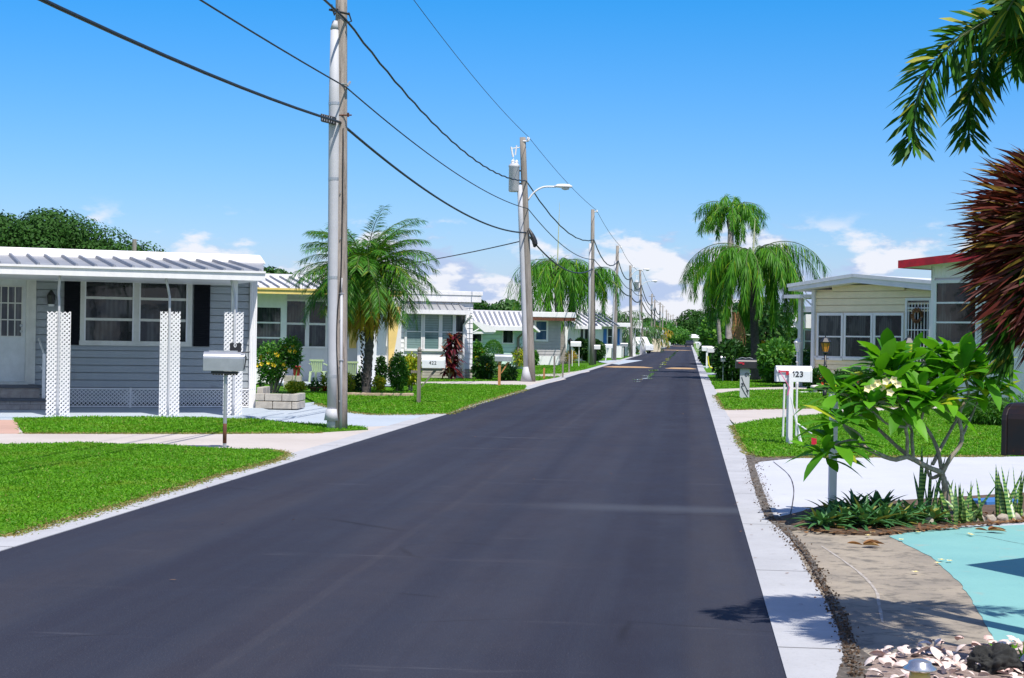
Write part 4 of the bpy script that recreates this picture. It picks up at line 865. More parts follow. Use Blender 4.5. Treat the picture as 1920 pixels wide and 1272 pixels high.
# ---------------- house 5: grey with rusty eave
H = Fr(1025, 684, 77); A = house('mobile_home', 'grey mobile home with rusty eave and blue tinted window behind the drooping palm', H)
xL = H.hit(985, 640)[0]; xR = H.hit(1051, 640)[0]; zt = H.hit(1020, 601)[1]
m = MB(); siding(m, xL, xR, 0, zt, 0, .2); m.build('wall', pm('grey_siding', (.46, .44, .44), None, 2, .5), A); m = MB(); m.box(xL, xR-.02, .05, 9, 0, zt); m.build('inner_wall', pm('grey_siding', (.46, .44, .44)), A)
m = MB(); m.box(xL, xR+.6, -1.0, 9.2, zt+.18, zt+.5); m.build('roof', WHITE, A, bevel=.02); m = MB(); m.box(xL, xR+.55, -.98, -.8, zt-.02, zt+.18); m.build('eave', RUST, A)
q = H.rect(1005, 603, 1024, 637); window(A, q[0], q[1], q[2], q[3], 0, 1, 2, glass=glassmat('blue_tint_glass', (.05, .10, .19), (.10, .15, .25)), fw=.12)
m = MB(); q = H.rect(1007, 668, 1047, 683, -1); m.box(q[0], q[1], -1.05, -.9, 0, q[3]); m.build('porch_wall', WHITE, A)
s = H.hit(1001, 614, -1.0); m = MB(); m.prism([(s[0]-.9, s[1]+.12), (s[0]-.1, s[1]+.1), (s[0]+.28, s[1]-.25), (s[0]+.2, s[1]-.3), (s[0]-.2, s[1]-.02), (s[0]-.9, s[1]+.02)], -1.4, -.3, 'y'); m.build('awning', WHITE, A)

# ---------------- house 6: white, ribbed metal carport roof
H = Fr(1085, 677, 77); A = house('mobile_home', 'white mobile home with diagonal ribbed carport roof behind the third pole', H)
xL = H.hit(1058, 640)[0]; xR = H.hit(1115, 640)[0]; y2 = -1.2; zf = H.hit(1090, 613, y2)[1]
m = MB(); m.box(xL, xR, 0, 9, 0, zf); m.build('wall', WHITE, A)
yr = 2.5; zR = H.hit(1090, 588, yr)[1]; m = MB(); m.hexa([(xL+.3, y2, zf), (xR, y2, zf), (xR, yr, zR-.05), (xL+.9, yr, zR-.05), (xL+.3, y2, zf+.06), (xR, y2, zf+.06), (xR, yr, zR), (xL+.9, yr, zR)]); m.box(xL+.3, xR, y2-.06, y2, zf-.15, zf+.08); m.box(xL, xR+.1, yr, 9, zf+.01, zR+.1); RF = m.build('roof', WHITE, A)
m = MB()
for i in range(9): xA = xL+.4+i*.42; m.hexa([(xA-.05, y2, zf+.06), (xA+.05, y2, zf+.06), (xA+.05, yr, zR), (xA-.05, yr, zR), (xA-.05, y2, zf+.15), (xA+.05, y2, zf+.15), (xA+.05, yr, zR+.1), (xA-.05, yr, zR+.1)])
m.build('roof_rib', RIBM, RF)
for k, (a, b) in enumerate(((1088, 1093), (1096, 1102))): q = H.rect(a, 617, b, 655); window(A, q[0], q[1], q[2], q[3], 0, 1, 1, glass=GLASSC, fw=.05)
p = G(1068.5, 683); t = thing('street_lamp', 'small black lamp post before the white house with ribbed carport roof', 'lamp', p, 0); zz = at(1068, 636, dep(p)).z; m = MB(); m.tube([(0, 0, 0), (0, 0, zz-.35)], .06, 6); m.build('post', BLACK, t); m = MB(); m.lathe([(.10, zz-.35), (.17, zz-.1), (.03, zz+.05)], (0, 0, 0), 6); m.build('lantern', BLACK, t)

# ---------------- house 7: blue shutters
H = Fr(1140, 671, 77); A = house('mobile_home', 'white mobile home with bright blue shutters', H)
xL = H.hit(1112, 640)[0]; xR = H.hit(1166, 640)[0]; zf = H.hit(1140, 613)[1]
m = MB(); m.box(xL, xR, 0, 9, 0, zf); m.build('wall', WHITE, A)
m = MB(); m.box(xL-.3, xR+.4, -.9, 9.2, zf, zf+.35); m.build('roof', WHITE, A, bevel=.03)
q = H.rect(1139.5, 617, 1149, 645); window(A, q[0], q[1], q[2], q[3], 0, 1, 2, glass=GLASSC, fw=.1)
for a, b in ((1131, 1137), (1157.5, 1161.5)): q = H.rect(a, 617, b, 647); m = MB(); m.box(q[0], q[1], -.06, -.0, q[2], q[3]); m.build('shutter', BLUES, A)
q = H.rect(1151, 617, 1156, 645); window(A, q[0], q[1], q[2], q[3], 0, 1, 2, glass=GLASSC, fw=.05)
# ---------------- house 8 with arched awning
H = Fr(1175, 667.5, 77); A = house('mobile_home', 'white mobile home with round white awning left of the parked car', H)
xL = H.hit(1160, 640)[0]; xR = H.hit(1192, 640)[0]; zf = H.hit(1175, 616)[1]
m = MB(); m.box(xL, xR, 0, 9, 0, zf); m.build('wall', WHITE2, A); m = MB(); m.box(xL-.3, xR+.4, -.5, 9.2, zf, zf+.8); m.build('roof', WHITE, A, bevel=.03)
s = H.rect(1164, 623, 1189, 633, -1); m = MB(); n = 8; pr = [(s[0]+(s[1]-s[0])*i/n, s[2]+(s[3]-s[2]+.3)*math.sin(pi*i/n)) for i in range(n+1)]; m.prism(pr, -1.4, -.1, 'y'); m.build('awning', WHITE, A)
q = H.rect(1168, 632, 1174, 648); window(A, q[0], q[1], q[2], q[3], 0, 1, 1, glass=GLASSC, fw=.08)
# far row of white homes on the left, and one closing the street
for k, (yy, w, hgt, roofm, lab) in enumerate([(140, 9, 3.1, WHITE2, 'pale mobile home with flat white roof behind the sixth pole'), (158, 8, 3.0, GALV, 'pale mobile home with grey metal roof beyond the sixth pole'), (178, 8, 3.0, WHITE, 'small white mobile home far down on the left, seventh pole'), (205, 8, 3.1, WHITE2, 'small white mobile home far down on the left, ninth pole'), (240, 9, 3.1, GALV, 'small mobile home far down on the left, tenth pole')]):
    A = thing('mobile_home', lab, 'house', (-11-k*.3, yy*K, 0), math.radians(-22)); m = MB(); siding(m, -w/2, w/2, 0, hgt-.5, -.02, .3); m.box(-w/2, w/2, .02, 8, 0, hgt-.5); m.build('wall', WHITE if k % 2 else CREAM, A)
    m = MB(); m.box(-w/2-.4, w/2+.4, -.6, 8.3, hgt-.5, hgt-.2); m.prism([(-w/2-.4, hgt-.2), (w/2+.4, hgt-.2), (0, hgt+.35)], -.55, 8.2, 'y'); m.build('roof', roofm, A)
    for x in (-w*.3, w*.25): window(A, x-.8, x+.8, .9, 2.1, -.03, 2, 1, glass=GLASS)
A = thing('mobile_home', 'low cream house with white roof closing the far end of the street', 'house', (1.4, 480*K, 0), 0); m = MB(); m.box(-12, 12, 0, 8, 0, 2.6); m.build('wall', pm('far_cream', (.66, .58, .44), None, .5, .6), A); m = MB(); m.hexa([(-13, -1, 2.6), (13, -1, 2.6), (13, 9, 2.6), (-13, 9, 2.6), (-11, 3, 4.2), (11, 3, 4.2), (11, 5, 4.2), (-11, 5, 4.2)]); m.build('roof', WHITE, A)
for x in (-6, -1, 5): window(A, x-1, x+1, .9, 2.1, -.01, 2, 1)

# ---------------- right: cream gable house
H = Fr(1640, 733, 130); A = house('mobile_home', 'cream mobile home with low white gable and barred security door', H)
zw0 = None
xL = H.hit(1527, 640)[0]; xR = H.hit(1752, 640)[0]
pts = [H.hit(a, b, 0) for a, b in ((1532, 544), (1600, 531), (1752, 545))]
zs = H.hit(1600, 586)[1]
m = MB(); z = .0
siding(m, xL, xR, 0, H.hit(1600, 672)[1], 0, .17); 
z = zs
while z < pts[1][1]-.02:
    e = .24; zt_ = z+e
    if zt_ <= pts[0][1]+.05: xa_, xb_ = xL, xR
    else:
        f = (zt_-pts[0][1])/(pts[1][1]-pts[0][1]+.12); xa_ = xL+(pts[1][0]-xL)*f; xb_ = xR-(xR-pts[1][0])*f*.8
    siding(m, xa_, xb_, z, min(zt_, pts[1][1]+.05), 0, e, .02); z = zt_
m.box(xL, xR, .0, .04, H.hit(1600, 672)[1], zs); m.build('wall', CREAM, A)
m = MB(); m.box(xL+.02, xR, .05, 9, 0, pts[0][1]); m.build('inner_wall', CREAM, A)
m = MB(); m.box(xL-.08, xL+.06, -.10, -.0, 0, pts[0][1]); m.box(xL, H.hit(1697, 640)[0], -.05, -.019, H.hit(1600, 674)[1], H.hit(1600, 669)[1]); m.build('corner_trim', WHITE2, A)
for k, (a, b, g_) in enumerate(((1536, 1578, GLASSC), (1587, 1633.5, GLASS), (1642.5, 1691.5, GLASS))):
    q = H.rect(a, 592, b, 671); window(A, q[0], q[1], q[2], q[3], 0, 1, 2, glass=g_, fw=.09, mw=.05, pro=.05+.003*k)
q = H.rect(1702, 564, 1743, 720); m = MB(); m.box(q[0]-.08, q[0], -.07, .0, .3, q[3]+.09); m.box(q[1], q[1]+.08, -.07, .0, .3, q[3]+.09); m.box(q[0], q[1], -.07, 0, q[3], q[3]+.09); DF = m.build('security_door', WHITE, A)
m = MB(); m.box(q[0], q[1], -.015, -.001, .3, q[3]); m.build('pane', GLASS, DF)
m = MB(); n = 7
for i in range(n): x = q[0]+(q[1]-q[0])*(i+.5)/n; m.box(x-.011, x+.011, -.06, -.04, .35, q[3]-.15); m.lathe([(.012, 0), (.03, .03), (.002, .10)], (x, -.05, q[3]-.16), 4)
for zz in (q[3]-.25, H.hit(1720, 619)[1], .9): m.box(q[0], q[1], -.066, -.038, zz-.02, zz+.02)
zc_ = H.hit(1720, 640)[1]
for k in range(3): 
    for s in (-1, 1): m.tube([((q[0]+q[1])/2+s*(.03+.05*math.sin(pi*j/8)), -.055, zc_+.1-k*.26-j*.03) for j in range(9)], .008, 4)
m.build('bar', WHITE, DF)
x = (q[0]+q[1])/2; zz = H.hit(1718, 592)[1]
t = LB(); an = rs.uniform(0, 2*pi, 90); t.add(np.stack([x+.13*np.cos(an), np.full(90, -.09), zz+.15*np.sin(an)], 1), np.stack([np.cos(an)+rs.normal(0, .5, 90), -np.abs(rs.normal(0, .5, 90)), np.sin(an)+rs.normal(0, .5, 90)], 1), (0, -1, .2), .14, .05)
wv = t.build('wreath', DRY, A)
# roof with two slopes, deep white fascia
def yy_roof():
    yo = -.55; e = []
    ptsT = [H.hit(a, b, yo) for a, b in ((1478, 534), (1600, 514.5), (1757, 528))]; ptsB = [H.hit(a, b, yo) for a, b in ((1478, 546), (1600, 530), (1757, 546))]
    return yo, ptsT, ptsB
yo, T_, B_ = yy_roof(); m = MB()
for i in (0, 1):
    a, b, c, d = B_[i], B_[i+1], T_[i+1], T_[i]
    m.hexa([(a[0], yo, a[1]), (b[0], yo, b[1]), (b[0], 9, b[1]), (a[0], 9, a[1]), (d[0], yo, d[1]), (c[0], yo, c[1]), (c[0], 9, c[1]), (d[0], 9, d[1])])
m.build('roof', WHITE2, A)
m = MB()
for i in (0, 1):
    a, b = T_[i], T_[i+1]; m.hexa([(a[0]-.02, yo-.05, a[1]-.1), (b[0], yo-.05, b[1]-.1), (b[0], yo-.001, b[1]-.1), (a[0]-.02, yo-.001, a[1]-.1), (a[0]-.02, yo-.05, a[1]+.02), (b[0], yo-.05, b[1]+.02), (b[0], yo-.001, b[1]+.02), (a[0]-.02, yo-.001, a[1]+.02)])
m.build('fascia', WHITE, A)
# side porch on the left of the cream house
a = H.hit(1494, 554, 1.0); b = H.hit(1530, 560, 1.0); m = MB(); m.box(a[0], xL, .3, 5, b[1], a[1]); x = H.hit(1500, 640, 1.0)[0]; m.box(x-.07, x+.07, .95, 1.09, 0, b[1]); m.build('side_porch', WHITE2, A)
m = MB(); s = H.hit(1525, 560, -.2); m.tube([(xL+.0, -.08, s[1]-.3), (xL-.45, -.3, s[1]+.15)], .03, 5); m.build('brace', WHITE2, A)

# ---------------- house behind with green shutters / awning
H = Fr(1515, 709, 130); A = house('mobile_home', 'teal green house with white fan awning left behind the cream house', H)
xa = H.hit(1500, 600)[0]; m = MB(); siding(m, xa, xa+7, 0, 3.0, 0, .2); m.box(xa, xa+7, .04, 8, 0, 3.0); m.build('wall', pm('teal_siding', (.10, .26, .24), None, 2, .5), A); m = MB(); m.box(xa-.5, xa+7, -.6, 8, 3.0, 3.25); m.build('roof', WHITE2, A)
q = [H.hit(a, b, -.6) for a, b in ((1504, 607), (1528, 590), (1528, 616), (1512, 618))]; m = MB(); m.prism(q, -1.2, -.05, 'y'); m.build('awning', WHITE2, A)
q = H.rect(1510, 620, 1526, 660); window(A, q[0], q[1], q[2], q[3], 0, 1, 2, glass=GLASSC)

# ---------------- right: white house with red fascia
H = Fr(1745, 752, 130); A = house('mobile_home', 'white ribbed house with red fascia and triple deck windows at the right edge', H)
xL = H.hit(1744, 640)[0]; xR = H.hit(2300, 640)[0]; zt = H.hit(1760, 497)[1]; zs = H.hit(1800, 644)[1]
LBW = pm('pale_blue_white_panel', (.86, .80, .82), (.80, .75, .77), 2, .5)
m = MB(); ribwall(m, xL, xR, 0, zs-.05, 0, .10); ribwall(m, xL, xR, H.hit(1780, 521)[1], zt+.25, 0, .14); m.box(xL, H.hit(1754, 580)[0]-.05, 0, .04, zs-.05, zt); m.box(H.hit(1835, 580)[0]+.05, H.hit(1843, 580)[0], 0, .04, zs-.05, zt); m.build('wall', LBW, A)
m = MB(); m.box(xL+.01, xR, .06, 9, 0, zt); m.build('inner_wall', LBW, A)
xw = H.hit(1757, 580)[0]; ww = H.hit(1831, 580)[0]-xw; z1_ = H.hit(1795, 531)[1]; gap = .2
for k in range(4):
    a = xw+k*(ww+gap); window(A, a, a+ww, zs+.03, z1_, 0, 1, 3, glass=GLASS if k != 2 else GLASSC, fw=.09, mw=.05, pro=.05+.003*k)
yo = -.5; T_ = [H.hit(1688.5, 490, yo), H.hit(1800, 477, yo)]; s = (T_[1][1]-T_[0][1])/(T_[1][0]-T_[0][0]); xe_ = T_[0][0]+7; ze = T_[0][1]+s*7; hh = H.hit(1690, 490, yo)[1]-H.hit(1690, 502, yo)[1]
m = MB(); m.hexa([(T_[0][0], yo, T_[0][1]-hh), (xe_, yo, ze-hh), (xe_, 9, ze-hh), (T_[0][0], 9, T_[0][1]-hh), (T_[0][0], yo, T_[0][1]), (xe_, yo, ze), (xe_, 9, ze), (T_[0][0], 9, T_[0][1])]); m.build('roof', WHITE2, A)
m = MB(); m.hexa([(T_[0][0]-.02, yo-.05, T_[0][1]-hh-.02), (xe_, yo-.05, ze-hh-.02), (xe_, yo-.001, ze-hh-.02), (T_[0][0]-.02, yo-.001, T_[0][1]-hh-.02), (T_[0][0]-.02, yo-.05, T_[0][1]+.02), (xe_, yo-.05, ze+.02), (xe_, yo-.001, ze+.02), (T_[0][0]-.02, yo-.001, T_[0][1]+.02)])
m.box(T_[0][0]-.05, T_[0][0]-.02, yo-.05, 9, T_[0][1]-hh-.02, T_[0][1]+.02); m.build('fascia', REDP, A)
# carport corner right of the picture: throws the pointed shadow on the turquoise drive
tip = G(1810, 1058); e1 = G(1925, 1044); e2 = G(1925, 1082); zC = 2.6
def up(p): return Vector((p.x-sh.x*zC, p.y-sh.y*zC, zC))
a, b, c = up(tip), up(tip)+(up(e1)-up(tip))*4, up(tip)+(up(e2)-up(tip))*4
m = MB(); m.prism([(a.x, a.y), (c.x, c.y), (b.x, b.y)], zC-.08, zC); A = m.build('carport_roof', WHITE); tag(A, 'pointed corner of a white carport roof over the turquoise driveway', 'carport')
m = MB(); q = (a+b+c)/3; m.tube([(q.x, q.y, 0), (q.x, q.y, zC-.08)], .05, 8); m.build('post', WHITE, A)
# ================================================================ MAILBOXES
def text_mesh(s, size, mat, parent, loc, rot, name='number', extr=0.002, bold=0.0):
    cu = bpy.data.curves.new(name, 'FONT'); cu.body = s; cu.size = size; cu.extrude = extr; cu.offset = bold; cu.align_x = 'CENTER'; cu.align_y = 'CENTER'; cu.resolution_u = 3; cu.space_character = 1.1
    o = bpy.data.objects.new(name, cu); C.objects.link(o); bpy.context.view_layer.update()
    me = bpy.data.meshes.new_from_object(o.evaluated_get(bpy.context.evaluated_depsgraph_get())); bpy.data.objects.remove(o); me.materials.clear(); me.materials.append(mat)
    q = bpy.data.objects.new(name, me); link(q, parent); q.location = loc; q.rotation_euler = rot; return q
INK = pm('black_number', (0.02, 0.02, 0.025), None, 8, 0.5)
REDF = pm('red_flag', (0.62, 0.02, 0.05), None, 8, 0.4)
def boxshape(L, w, h, n=10):
    """arched mailbox profile extruded along x, standing on z=0"""
    r = w/2; pr = [(-r, 0), (r, 0)]+[(r*math.cos(pi*k/n), h-r*0.85+r*0.85*math.sin(pi*k/n)) for k in range(n+1)]
    return MB().prism(pr, -L/2, L/2, 'x')
def mailbox(px, py, label, L=0.52, w=0.2, h=0.25, zc=0.95, post='square', pc=WHITE, bc=MAILW, xo=0.0, rot=YAW*0.5, flag=None, loc=None, group='mailboxes along the left kerb', pr=0.045, detail=True):
    p = G(px, py) if loc is None else Vector(loc); t = thing('mailbox', label, 'mailbox', p, rot, group)
    m = MB()
    if post == 'square': m.box(-pr, pr, -pr, pr, -0.1, zc)
    elif post == 'round': m.tube([(0, 0, -0.1), (0, 0, zc)], pr, 10)
    elif post == 'pair':
        m.box(-L*0.32-.02, -L*0.32+.02, -.02, .02, -.1, zc); m.box(L*0.32-.02, L*0.32+.02, -.02, .02, -.1, zc)
    elif post == 'panel': m.box(-.085, .085, -.02, .02, -.1, zc)
    elif post == 'slant': m.tube([(-.12, 0, -.1), (0, 0, zc)], pr, 6)
    m.build('post', pc, t)
    b = boxshape(L, w, h)
    for k, v in enumerate(b.v): b.v[k] = (v[0]+xo, v[1], v[2]+zc+0.005)
    b = b.build('mailbox_body', bc, t, bevel=0.004 if detail else 0)
    if detail:
        d = boxshape(0.018, w+0.012, h+0.008)
        for k, v in enumerate(d.v): d.v[k] = (v[0]+xo+L/2+.011, v[1], v[2]+zc+.002)
        d.build('mailbox_door', bc, t)
    if flag:
        f = MB(); f.box(xo+flag[0], xo+flag[0]+0.15, -w/2-.016, -w/2-.006, zc+h*.55, zc+h*.66); f.box(xo+flag[0]+.11, xo+flag[0]+.16, -w/2-.016, -w/2-.006, zc+h*.42, zc+h*.66); f.build('flag', REDF, t)
    return t
# front left: tarnished mailbox on a pipe with the number plate behind
t = mailbox(421, 842, 'large tarnished grey metal mailbox on a thin rusty pipe, nearest on the left', L=0.56, w=0.22, h=0.27, zc=1.10, post='round', pr=0.026, pc=GREYM, bc=GREYM, xo=-0.03, rot=YAW+0.10)
m = MB(); m.box(-.20, .17, -.09, .09, 1.062, 1.098)
for k in range(9): x = -.18+k*.04; m.tube([(x, -.075, 1.062), (x+.03, -.075, 1.062)], .018, 6)
m.build('bracket', BLACK, t)
m = MB(); m.tube([(0, 0, .08), (0, 0, .36)], .0275, 10); m.build('rust_patch', RUST, t, True)
m = MB(); m.box(-.24, .16, .01, .05, 1.372, 1.392); m.build('ridge_strap', GREYM, t)
m = MB(); m.tube([(.27, -.12, 1.33), (.29, -.125, 1.30), (.275, -.12, 1.2), (.262, -.12, 1.14)], .008, 6); m.tube([(.22, -.1, 1.37), (.34, -.1, 1.38)], .008, 5); m.build('latch', BLACK, t)
m = MB(); m.box(.045, .205, .085, .10, 1.35, 1.50); q = m.build('number_plate', BLACK, t)
text_mesh('0', 0.085, MAILW, q, (.12, .083, 1.465), (pi/2, 0, 0), 'digit', .001, .001)
# 422
t = mailbox(785, 757, 'pale mailbox numbered 422 on a grey wooden post with pointed finial', L=0.54, w=0.22, h=0.27, zc=0.865, post='square', pr=0.045, pc=pm('grey_post_wood', (0.25, 0.22, 0.19), (0.15, 0.13, 0.11), 5, 0.9, bump=.5, sc=(3, 3, .4)), bc=MAILW, xo=0.34, rot=YAW)
GPW = _mc['grey_post_wood']
m = MB(); m.box(-.045, .045, -.0451, .0451, 0.86, 1.22); m.lathe([(.06, 1.22), (.06, 1.24), (.035, 1.25), (.05, 1.28), (.055, 1.31), (.01, 1.38)], (0, 0, 0), 12); m.build('finial', GPW, t)
m = MB(); m.box(.05, .56, -.06, .06, .80, .862); m.hexa([(.03, -.03, .38), (.09, -.03, .42), (.09, .03, .42), (.03, .03, .38), (.34, -.03, .80), (.42, -.03, .80), (.42, .03, .80), (.34, .03, .80)]); m.box(-.20, -.05, -.03, .03, .74, .80); m.build('brace', GPW, t)
text_mesh('422', 0.115, INK, t, (.33, -.113, .99), (pi/2, 0, 0), 'number', .001, 0.001)
# wooden-post one further on
t = mailbox(936, 725, 'dull grey metal mailbox on a reddish new wood post', L=0.56, w=0.22, h=0.24, zc=0.83, pc=WOODN, bc=GREYM, xo=.12, rot=YAW)
m = MB(); m.hexa([(.03, -.03, .42), (.09, -.03, .46), (.09, .03, .46), (.03, .03, .42), (.26, -.03, .82), (.33, -.03, .82), (.33, .03, .82), (.26, .03, .82)]); m.build('brace', WOODN, t)
# 423
t = mailbox(1478, 835, 'white mailbox numbered 423 with red flag on a white wooden post', L=0.545, w=0.22, h=0.255, zc=1.005, pr=0.034, pc=WHITE, bc=MAILW, xo=0.05, rot=YAW, group='mailboxes along the right kerb')
m = MB(); m.box(-.034, .034, -.18, -.113, -.1, 1.15); m.build('front_post', WHITE, t)
m = MB(); m.box(-.185, -.03, -.132, -.122, 1.165, 1.185); m.box(-.075, -.03, -.132, -.122, 1.12, 1.185); m.box(-.195, -.17, -.14, -.122, 1.155, 1.195); m.build('flag', REDF, t)
text_mesh('423', 0.125, INK, t, (.105, -.113, 1.13), (pi/2, 0, 0), 'number', .001, 0.0035)
m = MB(); m.tube([(-.22, -.125, 1.24), (-.03, -.2, .93)], .006, 5); m.tube([(-.03, -.2, .93), (-.06, -.2, .80)], .01, 5); m.build('ribbon', pm('pink_ribbon', (.75, .12, .30), None, 8, .5), t)
for k, (a, b, top, lab) in enumerate([(1467.5, 824, (1471, 720), 'thin white stake left of the white number mailbox post'), (1492.5, 823, (1494.5, 722), 'thin white stake right of the white number mailbox post')]):
    p = G(a, b); q = at(top[0], top[1], dep(p))-p; m = MB(); m.tube([(0, 0, -.1), tuple(q)], .018, 6); o = m.build('stake', WHITE2, None); o.location = p; tag(o, lab, 'stake', 'stakes around the number mailbox')
p = G(1503, 838); m = MB(); a_ = at(1483, 745, dep(p))-p; m.tube([(0, 0, 0), tuple(a_)], [.028, .008], 6); m.tube([tuple(at(1496, 795, dep(p))-p), tuple(at(1522, 813, dep(p)-.4)-p)], .012, 6); m.tube([(0, 0, .02), tuple(G(1520, 845)-p+U0*.03)], .02, 6)
o = m.build('leaning_stake', WHITE2); o.location = p; tag(o, 'splintered white stick leaning across the number mailbox post', 'stake')
p = G(1526, 838); m = MB(); m.box(-.04, .04, -.03, .03, -.05, .16); o = m.build('plastic_tag', REDF); o.location = p+U0*.0; m2 = None; tag(o, 'small red and white plastic marker lying in the grass behind the frangipani leaves', 'marker')
# black box on scrolled panel
t = mailbox(1397, 748, 'black mailbox with red flag on a flat grey panel with iron scrolls', L=0.56, w=0.24, h=0.27, zc=0.86, post='panel', pc=PVC, bc=BLACK, flag=(-.22,), rot=YAW, group='mailboxes along the right kerb')
m = MB(); m.box(-.155, .115, -.018, .018, -.05, .855); 
m.build('post_panel', PVC, t)
m = MB()
def spiral(cx, cz, r0, a0, turns, sg, r1=.012):
    return [(cx+(r0+(r1-r0)*i/20)*math.cos(a0+sg*turns*2*pi*i/20), -.026, cz+(r0+(r1-r0)*i/20)*math.sin(a0+sg*turns*2*pi*i/20)) for i in range(21)]
m.tube(spiral(.03, .68, .07, -.6, 1.3, 1), .009, 5); m.tube(spiral(-.07, .40, .055, 2.6, 1.3, -1), .009, 5); m.tube([(-.11, -.026, .62), (-.05, -.026, .45), (.06, -.026, .24), (.08, -.026, .12)], .009, 5)
m.tube([(-.12, -.026, .36), (-.02, -.026, .17), (.07, -.026, .04)], .009, 5); m.tube(spiral(.06, .22, .04, 0, 1.1, 1), .008, 5); m.build('scroll', BLACK, t)
m = MB(); m.tube([(-.2, 0, 1.14), (-.1, -.02, 1.17), (.0, .02, 1.15), (.1, -.01, 1.17), (.2, 0, 1.14)], .012, 6); m.build('ornament', GREYM, t)
t = mailbox(1364, 714.5, 'grey mailbox with dark flag on two thin metal legs, before the thick palm', L=0.60, w=0.22, h=0.24, zc=0.78, post='pair', pc=GREYM, bc=GREYM, rot=YAW, group='mailboxes along the right kerb')
m = MB(); m.box(-.24, .1, -.13, -.12, .90, .93); m.build('flag', INK, t)
t = mailbox(0, 0, 'rust streaked black mailbox at the right edge of the picture', L=0.52, w=0.19, h=0.26, zc=1.10, post='round', pr=.008, pc=pm('thin_purple_rod', (.05, .02, .05), None, 5, .5), bc=RUSTBOX, rot=YAW-.75, loc=G(1990, 636+9+1.65*2000/5.2), group='mailboxes along the right kerb')
tag(t, 'rust streaked black mailbox with open door at the right edge of the picture')
t.name = 'mailbox'
for c_ in list(t.children):
    if c_.name.startswith('post'):
        bpy.data.objects.remove(c_)
m = MB(); m.tube([(-.19, 0, 0), (-.185, 0, 1.1)], .006, 6); m.tube([(-.17, .03, 1.33), (-.15, .03, 1.78)], .005, 6); m.build('rod', _mc['thin_purple_rod'], t)
m = MB(); m.add([(-.03, -.101, 1.17), (.03, -.101, 1.17), (.03, -.101, 1.22), (-.03, -.101, 1.22)], [(0, 1, 2, 3)]); m.build('sticker', MAILW, t)
m = boxshape(.03, .2, .262)
for k, v in enumerate(m.v): m.v[k] = (v[0]-.275, v[1], v[2]+1.10)
m.build('mailbox_flap', RUSTBOX, t, bevel=.006)
# white leaning post standing in the white driveway bed
p = G(1560, 962); q = at(1556, 745, dep(p)); m = MB(); m.box(-.035, .035, -.035, .035, -.05, q.z); m.box(-.042, .042, -.042, .042, q.z, q.z+.03); o = m.build('white_post', WHITE); o.location = p; o.rotation_euler = (0, 0, YAW); tag(o, 'square white post standing behind the frangipani leaves', 'post')
# far left row
far_l = [(1022, 682, 'black twin mailbox on a thin post before the grey house', dict(L=.9, h=.34, w=.3, zc=.55, bc=BLACK, pc=BLACK, post='round', pr=.03)),
 (1079, 686.5, 'white mailbox on lattice legs before the round hedge', dict(L=.62, w=.25, h=.3, zc=1.15, post='pair')),
 (1116, 683, 'white mailbox on a black post right of the third pole', dict(L=.62, h=.28, zc=.95, pc=BLACK, pr=.06)),
 (1138, 676.5, 'white mailbox on a slanting white post before the blue shutters', dict(L=.8, h=.28, zc=.95, post='slant')),
 (1168, 670, 'white mailbox just right of the fourth pole', dict(L=.7, h=.28, zc=.95, pr=.05)),
 (1170, 672, 'dark mailbox on a black post right of the fourth pole', dict(L=.62, h=.3, zc=1.0, bc=GREYM, pc=BLACK, pr=.05)),
 (1190, 667, 'white mailbox between the fifth and sixth poles', dict(L=.7, h=.28, zc=.95, pr=.07))]
for a, b, lab, kw in far_l: mailbox(a, b, lab, rot=YAW, detail=False, **kw)
r_ = random.Random(21); yy = 128*K
for k in range(18):
    mailbox(0, 0, 'one of the small white mailboxes far down the left kerb', L=.75, h=.32, zc=.95, pr=.1, rot=YAW, detail=False, loc=(-5.75-r_.uniform(0, .3), yy, 0), group='small white mailboxes far down the left kerb')
    yy += r_.uniform(9, 15)*K
for k, (a, b, lab, kw) in enumerate([(1336, 697, 'white mailbox on a dark post, right kerb, fourth from the camera', dict(L=.62, h=.3, zc=1.0, pc=BLACK)), (1325, 690, 'white mailbox left of the yellow hose, right kerb', dict(L=.62, h=.3, zc=1.0))]):
    mailbox(a, b, lab, rot=YAW, detail=False, group='mailboxes along the right kerb', pr=.05, **kw)
yy = 82*K
for k in range(13):
    mailbox(0, 0, 'one of the small white mailboxes far down the right kerb', L=.75, h=.3, zc=.95, pr=.07, rot=YAW, detail=False, loc=(1.5+r_.uniform(0, .2), yy, 0), group='small white mailboxes far down the right kerb'); yy += r_.uniform(9, 17)*K
# yellow hose hanging on the far right mailbox
p = G(1336, 699); q = [at(a, b, dep(p)-.1)-p for a, b in ((1341, 663), (1341, 676), (1338, 688), (1333, 690), (1329, 684), (1327, 668))]
m = MB(); m.tube(smooth3(q, 20), .04, 6); o = m.build('hose', pm('yellow_hose', (.80, .75, .05), None, 5, .4)); o.location = p; tag(o, 'yellow hose hung in a loop below the far right mailboxes', 'hose')
# stop sign far away
t = thing('stop_sign', 'small red stop sign far away on the right kerb', 'sign', (2.0, 148*K, 0), 0); m = MB(); m.tube([(0, 0, 0), (0, 0, 2.2)], .04, 6); m.build('post', GREYM, t)
m = MB(); m.prism([(.55*math.cos(pi/8+k*pi/4), 1.75+.55*math.sin(pi/8+k*pi/4)) for k in range(8)], -.06, -.04, 'y'); q = m.build('sign_plate', pm('sign_red', (.6, .03, .04), None, 4, .5), t)
text_mesh('STOP', .38, MAILW, q, (0, -.063, 1.75), (pi/2, 0, 0), 'lettering', .001)
